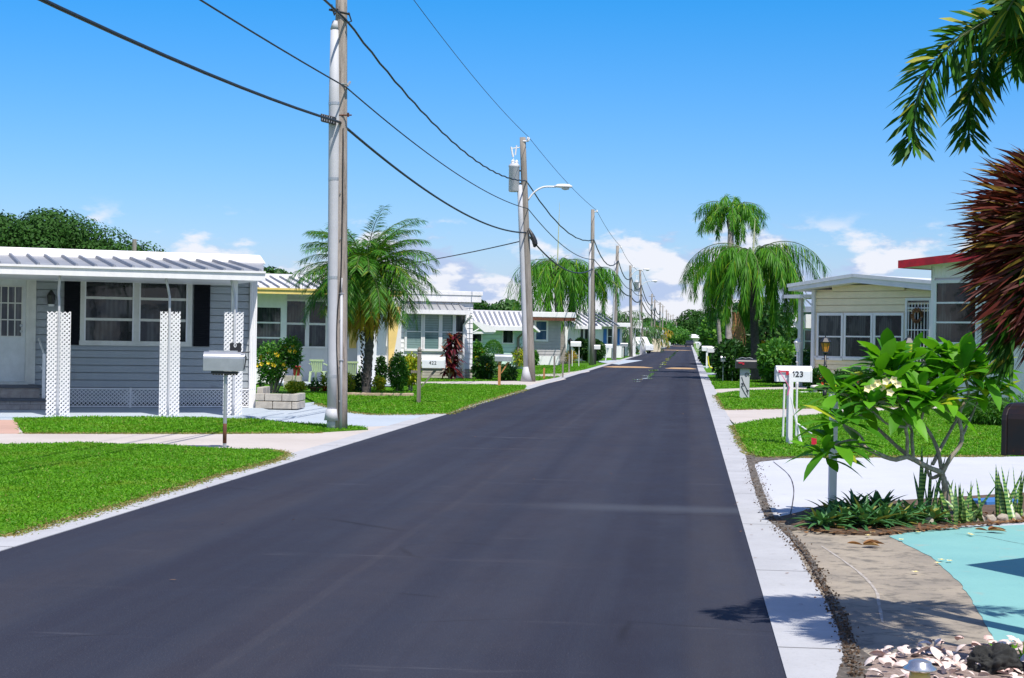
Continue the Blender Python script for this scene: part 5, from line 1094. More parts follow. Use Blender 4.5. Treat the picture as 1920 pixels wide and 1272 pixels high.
# stakes along the left kerb
for k, (a, b, tp) in enumerate([(1020, 710, 690), (1039, 709.5, 668), (1055, 708.5, 676), (1067, 699, 664)]):
    p = G(a, b); z = at(a, tp, dep(p)).z; m = MB(); m.box(-.035, .035, -.03, .03, -.1, z); o = m.build('stake', WOODN if k == 0 else BARKG); o.location = p
    tag(o, ['short reddish wooden stake in the grass right of the second pole', 'second thin wooden stake right of the second pole', 'third thin wooden stake right of the second pole', 'thin wooden stake farthest from the second pole'][k], 'stake', 'stakes in the grass by the left kerb')
p = G(898-0, 707); z = 1.2; m = MB(); m.tube([tuple(G(881, 707)-p), tuple(at(883, 665, dep(p))-p)], .035, 6); o = m.build('stake', WOODN); o.location = p; tag(o, 'reddish wooden stake at the corner of the white house', 'stake')
# ================================================================ VEGETATION
def pa(base, pts): return [at(a, b, d)-base for a, b, d in pts]
def frond_obj(t, lbmat, specs, name='frond'): pass
def palm_crown(t, c, n, L, el0, el1, curve, ll, lw, nl, mat, name='crown', fwd=.8, down=.2, droop=.3, stems=True, az0=0, rnd=.15, sidemul=1.0, plum=0.0, stemmat=STEM, el_pow=1.0, petr=0.022, pw=1.2):
    lb = LB(); st = MB()
    for i in range(n):
        az = az0+i*2.39996+R.uniform(-.2, .2); f = ((i+.5)/n)**el_pow; el = el1+(el0-el1)*f+R.uniform(-.08, .08); l = L*R.uniform(.85, 1.1)
        pts = arc(c+Vector((math.cos(az), math.sin(az), 0))*.06, az, el, l, curve*R.uniform(.85, 1.2), 14, pw)
        leaflets(lb, pts, nl, ll, lw, fwd, down, droop, .12, plum, .5, rnd, sidemul=sidemul); st.tube(pts, [petr*(1-.8*k/(len(pts)-1)) for k in range(len(pts))], 5)
    o = lb.build(name, mat, t); st.build('frond_stem', stemmat, o); return o
def trunk(t, pts, r0, r1, mat, rings=0.0, n=12, name='trunk'):
    p = smooth3(pts, 28); m = MB(); rr = []
    for i in range(28): s = i/27; rr.append((r0+(r1-r0)*s)*(1+(rings*(1 if i % 2 else -1)))+r0*.45*math.exp(-s*18))
    m.tube(p, rr, n); return m.build(name, mat, t, True)

# feathery date palm, left
p = G(686, 741); c = at(684, 508, dep(p)); t = thing('palm_tree', 'feathery date palm with yellowing lower fronds, tallest plant on the left lawn', 'tree', p)
c = c-p; trunk(t, [(0, 0, -.1), (.04, 0, .8), (.07, 0, 1.7), (c.x, c.y, c.z-.1)], .115, .125, BARK, .10)
m = MB()
for i in range(150):      # leaf-base stubs
    s = i/150; zz = .25+s*(c.z-.4); a = i*2.4; x = c.x*min(1, zz/c.z)+.02; r = .115; m.tube([(x+r*math.cos(a), r*math.sin(a), zz), (x+(r+.045)*math.cos(a), (r+.045)*math.sin(a), zz+.05)], [.03, .016], 5)
m.build('bark_stub', BARK, t)
palm_crown(t, c, 76, 2.1, -.32, 1.45, 1.2, .50, .020, 92, L_DATE, fwd=.9, down=.05, droop=.35, az0=.3, rnd=.14, el_pow=.85)
palm_crown(t, c-Vector((0, 0, .12)), 30, 1.65, -1.2, -.5, .6, .36, .022, 80, L_YEL, name='old_fronds', fwd=1.0, down=.3, droop=.4, az0=1.0)
m = MB(); lb = LB()
for i in range(7):
    a = i*.9; pts = [c+Vector((.1*math.cos(a), .1*math.sin(a), -.2)), c+Vector((.45*math.cos(a), .45*math.sin(a), -.35)), c+Vector((.5*math.cos(a), .5*math.sin(a), -1.1)), c+Vector((.5*math.cos(a), .5*math.sin(a), -1.5))]
    leaflets(lb, smooth3(pts, 10), 40, .22, .018, 1.2, .5, .3)
lb.build('dead_fronds', DRY, t)
# palm bed
p = G(690, 743); m = MB(); n = 22
for i in range(n):
    a = -pi*.05-i/n*pi*.95; x = 1.05*math.cos(a)+.1; y = .42*math.sin(a); m.hexa([tuple(Vector((x, y, 0))+Vector((dx*.11, dy*.07, z_*.07+.03+R.uniform(-.01, .01)))) for z_ in (-1, 1) for dx, dy in ((-1, -1), (1, -1), (1, 1), (-1, 1))])
o = m.build('edging_stones', pm('tan_edging', (.50, .38, .27), (.4, .3, .2), 5, .9, bump=.6), bevel=.012); o.location = p; tag(o, 'arc of tan edging blocks round the feathery palm', 'edging')
m = MB(); m.prism([(1.05*math.cos(a)+.1, .42*math.sin(a)+.0) for a in np.linspace(0, 2*pi, 18)[:-1]], .015, .045); o = m.build('mulch_bed', SOIL); o.location = p; struct(o)

# queen palms
def queen(px, py, cx, cy, label, L=3.2, n=26, tr=(.2, .17), bark=BARKG, mat=L_QUEEN, curve=2.0, ll=.62, el1=1.2, el0=.05, spear=0, az0=0, nl=84, lw=.036, dz=0, group=None, down=1.1):
    p = G(px, py) if not isinstance(px, Vector) else px; c = at(cx, cy, dep(p)+dz)-p
    t = thing('palm_tree', label, 'tree', p, 0, group); trunk(t, [(0, 0, -.1), (c.x*.3, c.y*.3, c.z*.33), (c.x*.7, c.y*.7, c.z*.7), tuple(c)], tr[0], tr[1], bark, .02)
    palm_crown(t, c, n, L, el0, el1, curve, ll, lw, nl, mat, fwd=.35, down=down, droop=.6, az0=az0, rnd=.20, sidemul=.55, plum=.5, petr=.028, pw=.72)
    if spear: m = MB(); m.tube([tuple(c), tuple(c+Vector((.05, 0, spear*.6))), tuple(c+Vector((.08, 0, spear)))], [.05, .03, .008], 6); m.build('spear_leaf', pm('pale_spear', (.55, .56, .35), None, 4, .5), t)
    m = MB(); m.tube([c-Vector((0, 0, .9)), c-Vector((0, 0, .5)), c], [tr[1]*1.0, tr[1]*1.6, tr[1]*.9], 10); m.build('crown_shaft', BARK, t, True)
    return t, c, p
QR = queen(1417, 712, 1411, 484, 'big drooping palm with smooth dark trunk beside the black mailbox', L=3.85, n=40, tr=(.19, .17), bark=BARK, spear=1.7, curve=2.7, el1=1.3, el0=.35, az0=.5, ll=.72, nl=140, lw=.034)
t, c, p = QR
lb = LB(); m = MB()
for i in range(26):
    q = [at(1372+R.uniform(0, 14), 585, dep(p)-.6)-p, at(1380+R.uniform(-10, 18), 620, dep(p)-.6)-p, at(1384+R.uniform(-12, 16), 655+R.uniform(-8, 10), dep(p)-.6)-p]; m.tube(q, .012, 4)
m.build('dead_flower_stalks', pm('orange_brown_stalk', (.45, .22, .09), None, 5, .8), t)
queen(1365, 704, 1371, 398, 'tallest palm on the right, behind the drooping palm', L=2.3, n=24, tr=(.17, .15), bark=BARKG, curve=2.1, el1=1.4, el0=.45, az0=1.2, mat=L_QUEEN, ll=.50, down=.7, dz=3)
queen(1353, 690, 1338, 500, 'slender palm on the right leaning over the road', L=2.7, n=12, tr=(.13, .11), curve=2.4, el1=1.1, el0=.3, az0=2.2)
queen(1052, 681, 1045, 500, 'drooping palm with pale grey trunk behind the second pole', L=4.6, n=30, tr=(.36, .24), curve=2.5, down=.7, spear=4.2, az0=.2, ll=.9, lw=.05, mat=L_QUEEN, nl=70, el1=1.2)
queen(1112, 681, 1112, 512, 'scruffy palm with dark trunk behind the third pole', L=2.9, n=15, tr=(.15, .15), bark=BARK, curve=2.0, az0=.9, ll=.7, lw=.05, nl=60, el0=-.2)
queen(1148, 668, 1148, 600, 'small bright spreading palm behind the fourth pole', L=4.4, n=17, tr=(.22, .2), bark=BARK, curve=1.7, ll=.85, lw=.08, nl=44, mat=L_FAR, el1=1.1, el0=-.1, down=.6)
queen(1207, 661, 1212, 622, 'small green palm left of the seventh pole', L=3.4, n=14, curve=1.7, ll=.8, lw=.12, nl=26, mat=L_FAR, el0=-.2, down=.6)
queen(Vector((-10, 190*K, 0)), 0, 1228, 622, 'orange tinted palm behind the seventh and eighth poles', L=4, n=14, curve=1.8, ll=1, lw=.15, nl=26, mat=L_YEL, down=.6)

# leafy shrubs
def bush(name, label, px0, py0, px1, py1, basey, n, ls, mat, cat='shrub', lumps=5, stems=4, flower=None, nf=0, seed=1, ry=None, lw=.45, grp=None, upb=.5, hollow=.35, smat=None, fmat=None, fr=.035, round_=False, basex=None, dd=0):
    rg = np.random.RandomState(seed); d = dep(G((px0+px1)/2, basey))+dd; p = G(basex if basex else (px0+px1)/2, basey); c = at((px0+px1)/2, (py0+py1)/2, d)-p
    rx = (px1-px0)/2*d/FOC; rz = (py1-py0)/2*d/FOC; ry = ry or rx
    t = thing(name, label, cat, p, 0, grp); u = unit(rg.normal(0, 1, (n, 3))); rad = rg.uniform(hollow, 1, n)**.55
    if not round_:
        ce = unit(rg.normal(0, 1, (lumps*3, 3))); dot = (u@ce.T).max(1); rad *= .72+.34*np.clip((dot-.6)/.4, 0, 1)+rg.normal(0, .04, n)
    else: rad = rg.uniform(.86, 1, n)
    P_ = np.array(c)+u*np.array([rx, ry, rz])*rad[:, None]; k = P_[:, 2] > .02; P_, u_ = P_[k], u[k]; m_ = len(P_)
    D = u_*.7+rg.normal(0, .55, (m_, 3)); D[:, 2] += upb; N = u_+rg.normal(0, .38, (m_, 3)); lb = LB().add(P_, D, N, ls*rg.uniform(.6, 1.2, m_), ls*lw*rg.uniform(.8, 1.2, m_), .25)
    F_ = lb.build('foliage', mat, t)
    if stems:
        m = MB()
        for i in range(stems):
            a = i*2.4; tip = c+Vector((rx*.6*math.cos(a), ry*.6*math.sin(a), rz*R.uniform(-.1, .6))); m.tube(smooth3([(.05*math.cos(a), .05*math.sin(a), -.05), tuple(c*.35+Vector((rx*.22*math.cos(a), ry*.22*math.sin(a), 0))), tuple(tip)], 8), [.022*(1.1-.09*q) for q in range(8)], 5)
        m.build('stem', smat or BARKF, t)
    if nf:
        for i in range(nf):
            v = unit(rg.normal(0, 1, 3)); v[1] = -abs(v[1]); v[2] = abs(v[2])*.9-.3; q = np.array(c)+v*np.array([rx, ry, rz])*rg.uniform(.85, 1.0); f = LB(); a = np.linspace(0, 2*pi, 6)[:-1]
            f.add(np.tile(q, (5, 1)), np.stack([np.cos(a), np.full(5, -.5), np.sin(a)], 1), (0, -1, .1), fr*1.3, fr*1.1); f.build('flower', fmat, t)
    return t
FY = pm('yellow_petal', (.85, .62, .02), (.8, .5, .02), 9, .5); FR_ = pm('red_petal', (.65, .04, .02), (.75, .10, .04), 9, .5); FP = pm('pink_petal', (.8, .35, .4), None, 9, .5)
bush('flowering_shrub', 'yellow flowering shrub before the bay window by the stone planter', 480, 640, 538, 722, 735, 2600, .095, L_BUSH, flower=1, nf=13, fmat=FY, fr=.055, seed=3, stems=9, hollow=.2, basex=512)
bush('flowering_shrub', 'leafy arching shrub with yellow flowers leaning right above the red pot', 520, 632, 568, 692, 735, 1600, .095, L_BUSH, nf=7, fmat=FY, fr=.055, seed=4, stems=5, basex=516, lumps=4)
bush('shrub', 'dark green shrub between white porch column and croton', 704, 668, 724, 722, 733, 900, .10, L_DKBUSH, seed=5)
bush('shrub', 'bright green shrub in front of the white house windows', 728, 662, 764, 735, 737, 2200, .09, L_BUSH, seed=6, lumps=6)
bush('croton', 'tall yellow croton just left of the number 422 mailbox', 750, 664, 788, 722, 736, 1900, .11, L_CROTON, seed=7, lumps=6)
bush('croton', 'low yellow green croton at the palm base by the blue lawn edge', 700, 706, 722, 732, 735, 420, .10, L_CROTON, seed=8, stems=2)
bush('croton', 'low yellow croton behind the second plastic chair', 640, 700, 665, 735, 737, 700, .09, L_CROTON, seed=9, stems=2)
bush('croton', 'yellow leaved potted plant left of the terracotta pot', 536, 716, 574, 736, 737, 700, .10, L_CROTON, seed=10, stems=2)
bush('shrub', 'low leafy plant at right foot of the feathery palm', 665, 700, 684, 735, 737, 420, .10, L_DKBUSH, seed=31, stems=2)
bush('topiary', 'clipped round green topiary before the mint house', 906, 637, 943.5, 692, 695, 9000, .055, L_BUSH, round_=True, seed=11, stems=1, hollow=.86)
bush('flowering_shrub', 'loose tall shrub with yellow flowers at the white house corner', 884, 640, 908, 700, 702, 1300, .16, L_BUSH, nf=9, fmat=FY, fr=.10, seed=12)
bush('shrub', 'dark rounded shrub below the yellow flowers and topiary', 886, 668, 930, 712, 711, 2400, .14, L_DKBUSH, seed=13, nf=3, fmat=FY, fr=.08)
bush('shrub', 'dark spiky low plant left of the second pole base', 936, 687, 966, 714, 714, 800, .28, L_DKBUSH, lw=.12, seed=14, stems=0)
bush('croton', 'orange yellow croton by the white trellis', 956, 648, 990, 690, 692, 1500, .16, L_CROTON, seed=15)
bush('shrub', 'small green shrub right of the second pole', 993, 658, 1009, 684, 686, 500, .18, L_BUSH, seed=16)
bush('shrub', 'clipped round dark hedge bush behind the white lattice mailbox', 1084, 637, 1134, 676, 679, 5200, .20, L_DKBUSH, seed=17, round_=True, stems=2)
bush('shrub', 'second dark hedge bush left of the clipped one', 1077, 635, 1100, 662, 679, 1500, .22, L_DKBUSH, seed=18, stems=2)
bush('fern', 'rusty brown grass clump by the small black lamp post', 1062, 660, 1080, 680, 682, 500, .3, L_YEL, lw=.1, seed=19, stems=0)
# cordylines
def cordyline(px0, py0, px1, py1, basey, label, n=8, ls=.45, lw=.075, mat=L_RED, seed=1, per=26):
    rg = np.random.RandomState(seed); p = G((px0+px1)/2, basey); d = dep(p); t = thing('cordyline', label, 'shrub', p); st = MB(); lb = LB()
    for i in range(n):
        f = (i+.5)/n; px = (px0+px1)/2+rg.uniform(-1, 1)*(px1-px0)*.22; py = py1-(py1-py0)*(.12+.76*f); c = at(px, py, d+rg.uniform(-.3, .3))-p; st.tube([(c.x*.3, c.y*.3, -.05), tuple(c*.6), tuple(c)], .02, 5)
        a = rg.uniform(0, 2*pi, per); e = rg.uniform(-.5, 1.2, per); D = np.stack([np.cos(a)*np.cos(e), np.sin(a)*np.cos(e), np.sin(e)], 1); P_ = np.array(c)+rg.normal(0, .05, (per, 3)); N = np.cross(D, np.cross([[0, 0, 1.]], D)+1e-3); lb.add(P_, D, -N, ls*rg.uniform(.6, 1.1, per), lw, .45)
    lb.build('foliage', mat, t); st.build('stem', BARKF, t); return t
cordyline(824, 620, 864, 712, 711, 'tall red and purple leaved shrub right of the number 422 mailbox', 15, .55, .10, per=24, seed=4)
cordyline(862, 662, 880, 700, 708, 'small pink leaved sapling near the white house corner', 3, .38, .05, per=14, seed=5)
# planter, pots, chairs
p = G(478, 767); q = G(558, 768.5); r2 = G(484, 742); u = (q-p).normalized(); Lx = (q-p).length; t = thing('planter_wall', 'low stone block planter at the corner of the grey porch house', 'planter', p, math.atan2(u.y, u.x))
m = MB()
for r in range(2):
    x = 0 if r == 0 else -.0; xs_ = [0, .38, .8, Lx] if r == 0 else [0, .2, .58, Lx]
    for a, b in zip(xs_[:-1], xs_[1:]): m.box(a+.006, b-.006, 0, .14, .01+r*.17, .165+r*.17)
    for k in range(2): m.box(Lx-.14, Lx-.002, .15+k*.4, .15+k*.4+.385, .01+r*.17, .165+r*.17)
    if r: 
        for k in range(2): m.box(0, .14, .15+k*.4, .53+k*.4, .01+r*.17, .165+r*.17+.13)
m.build('block', BLOCK, t, bevel=.012)
m = MB(); m.box(.05, Lx-.1, .1, .93, 0, .27); m.build('soil', SOIL, t)
p = G(549, 728); m = MB(); zz = at(549, 704, dep(p)).z
for k in range(2): m.box(-.26, -.005, -.15, .15, .005+k*zz/2, zz/2*(k+1)-.01); m.box(.005, .26, -.15, .15, .005+k*zz/2, zz/2*(k+1)-.01)
o = m.build('concrete_block', BLOCK, bevel=.008); o.location = p; o.rotation_euler = (0, 0, YAW); tag(o, 'stack of grey concrete blocks under the red pot', 'block')
def pot(px, py, w, h, mat, label, z=0, d0=None, plant=None, ph=.3, n=120, ls=.16, lw=.3, seed=2):
    p = G(px, py) if z == 0 else at(px, py, d0); t = thing('flower_pot', label, 'flower pot', p); m = MB(); m.lathe([(w*.33, 0), (w*.45, h*.82), (w*.5, h*.83), (w*.5, h), (w*.42, h), (w*.4, h*.9)], (0, 0, 0), 18); m.build('pot', mat, t, True)
    if plant:
        rg = np.random.RandomState(seed); u = unit(rg.normal(0, 1, (n, 3))+[0, 0, .7]); P_ = np.array([0, 0, h])+u*np.array([w*.5, w*.5, ph])*rg.uniform(.1, 1, (n, 1)); LB().add(P_, u+rg.normal(0, .4, (n, 3)), u[:, ::-1]+rg.normal(0, .3, (n, 3)), ls, ls*lw, .3).build('plant', plant, t)
    return t
pot(590.5, 734.5, .34, .13, TERRA, 'wide terracotta pot on the porch edge', plant=L_BUSH, ph=.22, seed=5)
pot(610, 734.3, .22, .15, REDPOT, 'small red pot beside the utility pole', plant=L_CROTON, ph=.4, n=160)
pot(556, 705, .26, .30, REDPOT, 'tall red pot with arching plant standing on the concrete blocks', z=1, d0=dep(G(549, 728)), plant=L_BUSH, ph=.5, ls=.28, lw=.12, n=60)
pot(490.5, 729, .16, .12, BLACK, 'small dark pot under the yellow flowering shrub', plant=L_DKBUSH, ph=.15, n=40)
pot(660, 736, .3, .12, BLACK, 'dark pot under the second plastic chair', plant=L_CROTON, ph=.25, n=150)
pot(555, 735, .4, .09, TERRA, 'low terracotta bowl between shrub and concrete blocks', plant=L_CROTON, ph=.14, n=150)
def chair(px, py, sc, rz, label):
    t = thing('garden_chair', label, 'chair', G(px, py), rz, 'pale green plastic garden chairs'); s = sc; seat = MB(); 
    seat.prism([(-.22*s, -.22*s), (.22*s, -.22*s), (.24*s, .22*s), (-.24*s, .22*s)], .42*s, .45*s); seat.build('seat', CHAIRG, t, bevel=.01)
    b = MB(); b.prism([(-.26*s, .80*s), (.26*s, .80*s), (.25*s, .86*s), (-.25*s, .86*s)], .24*s, .29*s, 'y')
    for k in range(6): x = (-.19+k*.076)*s; b.hexa([(x*.8-.022*s, .20*s, .45*s), (x*.8+.022*s, .20*s, .45*s), (x*.8+.022*s, .225*s, .45*s), (x*.8-.022*s, .225*s, .45*s), (x-.026*s, .25*s, .81*s), (x+.026*s, .25*s, .81*s), (x+.026*s, .28*s, .81*s), (x-.026*s, .28*s, .81*s)])
    b.build('backrest', CHAIRG, t)
    for sx in (-1, 1):
        a = MB(); a.tube([(sx*.27*s, .26*s, .72*s), (sx*.29*s, 0, .66*s), (sx*.27*s, -.22*s, .62*s)], .025*s, 6); a.build('armrest', CHAIRG, t)
        for sy in (-1, 1): l = MB(); l.hexa([(sx*.27*s-.02, sy*.26*s-.025, 0), (sx*.27*s+.02, sy*.26*s-.025, 0), (sx*.27*s+.02, sy*.26*s+.025, 0), (sx*.27*s-.02, sy*.26*s+.025, 0), (sx*.24*s-.03, sy*.22*s-.035, (.44 if sy > 0 else .62)*s), (sx*.24*s+.03, sy*.22*s-.035, (.44 if sy > 0 else .62)*s), (sx*.24*s+.03, sy*.22*s+.035, (.44 if sy > 0 else .62)*s), (sx*.24*s-.03, sy*.22*s+.035, (.44 if sy > 0 else .62)*s)]); l.build('leg', CHAIRG, t)
    return t
chair(599, 721, .95, YAW+pi*.9, 'pale green plastic chair against the wall left of the pole, facing left'); chair(657, 730, .98, YAW+pi+.0, 'pale green plastic chair turned away, right of the pole')

# oak crown behind house 1 and green behind houses
def broad(cx, cy, d, rx, rz, n, ls, label, seed, base=None, name='oak_tree', mat=L_OAK, lumps=60, ry=None, lr=.24):
    rg = np.random.RandomState(seed); d *= K; c = at(cx, cy, d); p = Vector((c.x, c.y, 0)); t = thing(name, label, 'tree', p); cc = np.array([0, 0, c.z]); ry = ry or rx*.8
    U = unit(rg.normal(0, 1, (lumps, 3))); U[:, 2] = np.abs(U[:, 2])*1.1-.25; cent = cc+U*np.array([rx, ry, rz])*rg.uniform(.55, .95, (lumps, 1)); lr_ = rg.uniform(.5, 1.15, lumps)*lr*min(rx, rz*1.6)
    k = rg.choice(lumps, n, p=lr_**2/np.sum(lr_**2)); v = unit(rg.normal(0, 1, (n, 3))); P_ = cent[k]+v*lr_[k][:, None]*rg.uniform(.72, 1.0, (n, 1))*np.array([1.15, 1.15, .85])
    D = np.cross(v, rg.normal(0, 1, (n, 3)))+v*.25; LB().add(P_, D, v+rg.normal(0, .28, (n, 3)), ls*rg.uniform(.6, 1.3, n), ls*.55, .2).build('crown', mat, t)
    m = MB(); m.tube([(0, 0, -.2), (.1, 0, c.z*.4), (0, 0, c.z*.75)], [rx*.09, rx*.06, rx*.04], 8)
    for i in range(7): a = i*.9; q = cent[i*3 % lumps]; m.tube([(0, 0, c.z*.45), tuple((q+np.array([0, 0, c.z*.5]))/2*np.array([1, 1, 1])), tuple(q)], [rx*.035, rx*.02, rx*.01], 5)
    m.build('trunk', BARK, t); return t
broad(60, 548, 62, 8.4, 4.9, 140000, .20, 'large dark oak crown rising behind the grey porch house', 3, lumps=190, lr=.21)
broad(-170, 555, 66, 6, 3.8, 9000, .26, 'dark oak crown at the left edge behind the grey porch house', 9, lumps=50)
for k, (cx, cy, d, rx, rz, lab, mt) in enumerate([(945, 583, 95, 1.2, .9, 'small palm like treetop above the mint house roof, left', L_FAR), (963, 583, 98, 1.0, .8, 'small rounded treetop above the mint house roof, middle', L_DKBUSH), (894, 583, 90, 1.1, 1.2, 'dark treetop showing just right of the stepped white roof', L_DKBUSH), (506, 532, 60, 1.2, .8, 'dark treetop behind the yellow fascia house', L_DKBUSH)]):
    broad(cx, cy, d, rx, rz, 1500, .3, lab, 20+k, name='tree', mat=mt, lumps=9, lr=.5)
# trees along the far street
far = [(1192, 632, 330, 11, 6, L_OAK, 'dark round tree beyond the left houses, at the fifth pole'), (1212, 636, 345, 12, 6, L_OAK, 'dark tree beyond the left houses, right of the sixth pole'), (1176, 634, 340, 9, 5, L_OAK, 'dark tree beyond the blue shutter house'), (1236, 628, 260, 5.5, 5.0, L_BUSH, 'light green tree behind the tenth pole'), (1250, 630, 300, 5.5, 5, L_BUSH, 'light green tree behind the eleventh pole'), (1262, 634, 340, 5.5, 4.6, L_BUSH, 'low green tree near the far left end of the road'), (1272, 637, 400, 5, 4, L_DKBUSH, 'low dark tree at the far left end of the road'), (1300, 620, 540, 13, 12, L_OAK, 'tallest dark tree at the far end of the road'), (1318, 624, 520, 12, 10, L_OAK, 'dark tree at the far end, right of the tallest one')]
for k, (cx, cy, d, rx, rz, mt, lab) in enumerate(far): broad(cx, cy, d, rx, rz, 5000, rx*.09, lab, 40+k, name='tree', mat=mt, lumps=30, lr=.3)
# far wood along the horizon
rg = np.random.RandomState(77); n = 60000; x = rg.uniform(-620, 720, n); hh = 10+3*np.sin(x*.05)+2*np.sin(x*.17+1)+1.5*np.sin(x*.41); z_ = rg.uniform(0, 1, n)**.7*hh; y = 640*K+rg.uniform(-14, 14, n)
LB().add(np.stack([x, y, z_], 1), rg.normal(0, 1, (n, 3)), rg.normal(0, 1, (n, 3)), 3.0, 1.8).build('far_wood', L_OAK); stuff(bpy.data.objects['far_wood'], 'distant dark wood along the horizon', 'trees')
# right side undergrowth between road and cream house
bush('shrub', 'dense dark shrub at the foot of the drooping palm, road side', 1340, 640, 1400, 712, 714, 3600, .22, L_DKBUSH, seed=50, lumps=9, ry=.9)
bush('shrub', 'dark green bush low beside the far right mailboxes', 1322, 655, 1340, 684, 684, 1500, .30, L_DKBUSH, seed=51, ry=.8)
bush('shrub', 'mixed green thicket right of the palm trunk', 1422, 640, 1492, 716, 717, 5200, .22, L_BUSH, seed=52, lumps=12, ry=2.0)
bush('croton', 'orange and yellow croton in the thicket right of the palm trunk', 1426, 640, 1444, 694, 712, 500, .24, L_YEL, seed=53)
bush('shrub', 'tall dark thicket behind the palm trunk', 1380, 560, 1480, 700, 704, 5000, .3, L_DKBUSH, seed=54, lumps=12, ry=2.5, dd=4)
bush('shrub', 'large green shrub mass behind the far right mailboxes', 1318, 585, 1372, 678, 684, 5000, .40, L_BUSH, seed=55, lumps=12, ry=4)
bush('shrub', 'round dark green clipped shrub by the far right kerb', 1313, 655, 1331, 680, 681, 1500, .24, L_DKBUSH, seed=56, ry=.8)
bush('shrub', 'dark shrub under the left corner of the cream house', 1488, 660, 1526, 715, 722, 2600, .18, L_DKBUSH, seed=57, ry=1.4)
for k in range(6):
    x_ = 4.6+.4*(k % 2); yy = (86+k*24)*K; q = Vector((x_, yy, 0)); d = dep(q); pc = 960+FOC*(q-CAM).dot(CR)/d
    broad(pc, 622+k*2, d/K, 3.2, 2.6, 2600, .45, ['nearest', 'second', 'third', 'fourth', 'fifth', 'sixth'][k]+' roadside tree on the right beyond the leaning palm', 70+k, name='tree', mat=L_BUSH if k % 2 else L_DKBUSH, lumps=16, lr=.45)
# red flower bed of the cream house
bush('ixora', 'dark shrub with red flowers left of the near lamp post', 1510, 692, 1560, 734, 736, 2600, .12, L_DKBUSH, nf=8, fmat=FR_, fr=.07, seed=60, ry=.7)
bush('ixora', 'dark shrub with red flowers between the two black lamp posts', 1556, 694, 1640, 738, 740, 4200, .12, L_DKBUSH, nf=9, fmat=FR_, fr=.07, seed=61, ry=.8)
a, b = G(1500, 737), G(1620, 741); m = MB(); m.tube([a, b], .05, 6); tag(m.build('bed_edging', WHITE), 'low white edging in front of the red flowering shrubs', 'edging')
p = G(1528.5, 738); z_ = at(1528, 725, dep(p)).z; m = MB(); n_ = 7; m.lathe([(.06, 0), (.11, .03), (.06, .09), (.05, .12), (.14, .15), (.17, .22), (.12, .26), (.03, .27)], (0, 0, 0), 14); o = m.build('shell_ornament', pm('pinkish_stone', (.72, .66, .60), None, 14, .8), None, True); o.location = p; tag(o, 'small white mushroom shaped ornament before the red flowers', 'ornament')
def lamp(px, py, top, label, mat=BLACK, g=AMBER, w=.15):
    p = G(px, py); zt = at(px, top, dep(p)).z; t = thing('lamp_post', label, 'lamp post', p, 0, 'garden lamp posts on the right')
    m = MB(); m.tube([(0, 0, 0), (0, 0, .3)], .06, 10); m.tube([(0, 0, .3), (0, 0, zt-.5)], .036, 10); m.tube([(-.1, 0, zt-.68), (.1, 0, zt-.68)], .014, 6); m.lathe([(.036, zt-.95), (.07, zt-.9), (.036, zt-.85)], (0, 0, 0), 10); m.build('post', mat, t, True)
    m = MB(); m.lathe([(w*.45, zt-.5), (w*.5, zt-.46), (w*.9, zt-.22)], (0, 0, 0), 6); h = m.build('lantern_glass', g, t)
    m = MB(); m.lathe([(w*1.1, zt-.22), (w*1.15, zt-.19), (w*.5, zt-.08), (w*.12, zt-.05), (w*.12, zt)], (0, 0, 0), 6)
    for k in range(6): a = k*pi/3; m.tube([(w*.5*math.cos(a), w*.5*math.sin(a), zt-.46), (w*.94*math.cos(a), w*.94*math.sin(a), zt-.21)], .009, 4)
    m.lathe([(.03, zt-.54), (w*.55, zt-.5), (w*.5, zt-.47)], (0, 0, 0), 6); m.build('lantern_cap', mat, t)
lamp(1546, 749, 629, 'black lamp post with amber lantern, left one before the cream house windows'); lamp(1702, 775, 628, 'black lamp post with amber lantern rising behind the frangipani')
lamp(1494.5, 727, 632, 'thin pale lamp post with grey lantern behind the number 423 mailbox', WHITE2, MAILW, .13)
# hedge and grass clump near the red fascia house
bush('shrub', 'low feathery green hedge under the ribbed wall at right', 1780, 748, 1925, 800, 799, 9000, .12, L_BUSH, lw=.14, seed=62, ry=.6, stems=0)
bush('shrub', 'fine leaved green hedge end by the right picture edge', 1880, 740, 2060, 800, 800, 3000, .12, L_BUSH, lw=.14, seed=63, ry=.6, stems=0)
# parked vehicles far away
def car(loc, rz, mat, label, h=1.5, L=4.6, van=False):
    t = thing('parked_car', label, 'car', loc, rz); w = .9
    pr = [(-L/2, .35), (L/2, .35), (L/2, .85), (L*.28, .95), (L*.14, h), (-L*.34, h), (-L*.48, .95), (-L/2, .8)] if not van else [(-L/2, .35), (L/2, .35), (L/2, 1.0), (L*.36, 1.15), (L*.24, h), (-L*.49, h), (-L/2, 1.2)]
    m = MB(); m.prism(pr, -w, w, 'y'); m.build('body', mat, t, bevel=.06)
    g = MB(); g.prism([(L*.25, .97), (L*.13, h-.08), (-L*.32, h-.08), (-L*.42, .97)], -w-.01, w+.01, 'y'); g.build('side_window', GLASS, t)
    g = MB(); g.hexa([(L*.285, -.75, .97), (L*.285, .75, .97), (L*.27, .75, .97), (L*.27, -.75, .97), (L*.16, -.7, h-.06), (L*.16, .7, h-.06), (L*.14, .7, h-.06), (L*.14, -.7, h-.06)]); g.build('windscreen', GLASS, t)
    for x in (-L*.31, L*.31):
        for y in (-w+.02, w-.02):
            q = MB(); q.tube([(x, y-.1, .33), (x, y+.1, .33)], .33, 16); k = q.build('wheel', BLACK, t); q = MB(); q.tube([(x, y-.115, .33), (x, y+.115, .33)], .18, 12); q.build('rim', GREYM, k)
    for y in (-.62, .62): q = MB(); q.box(L/2-.02, L/2+.02, y-.16, y+.16, .62, .76); q.build('headlight', MAILW, t)
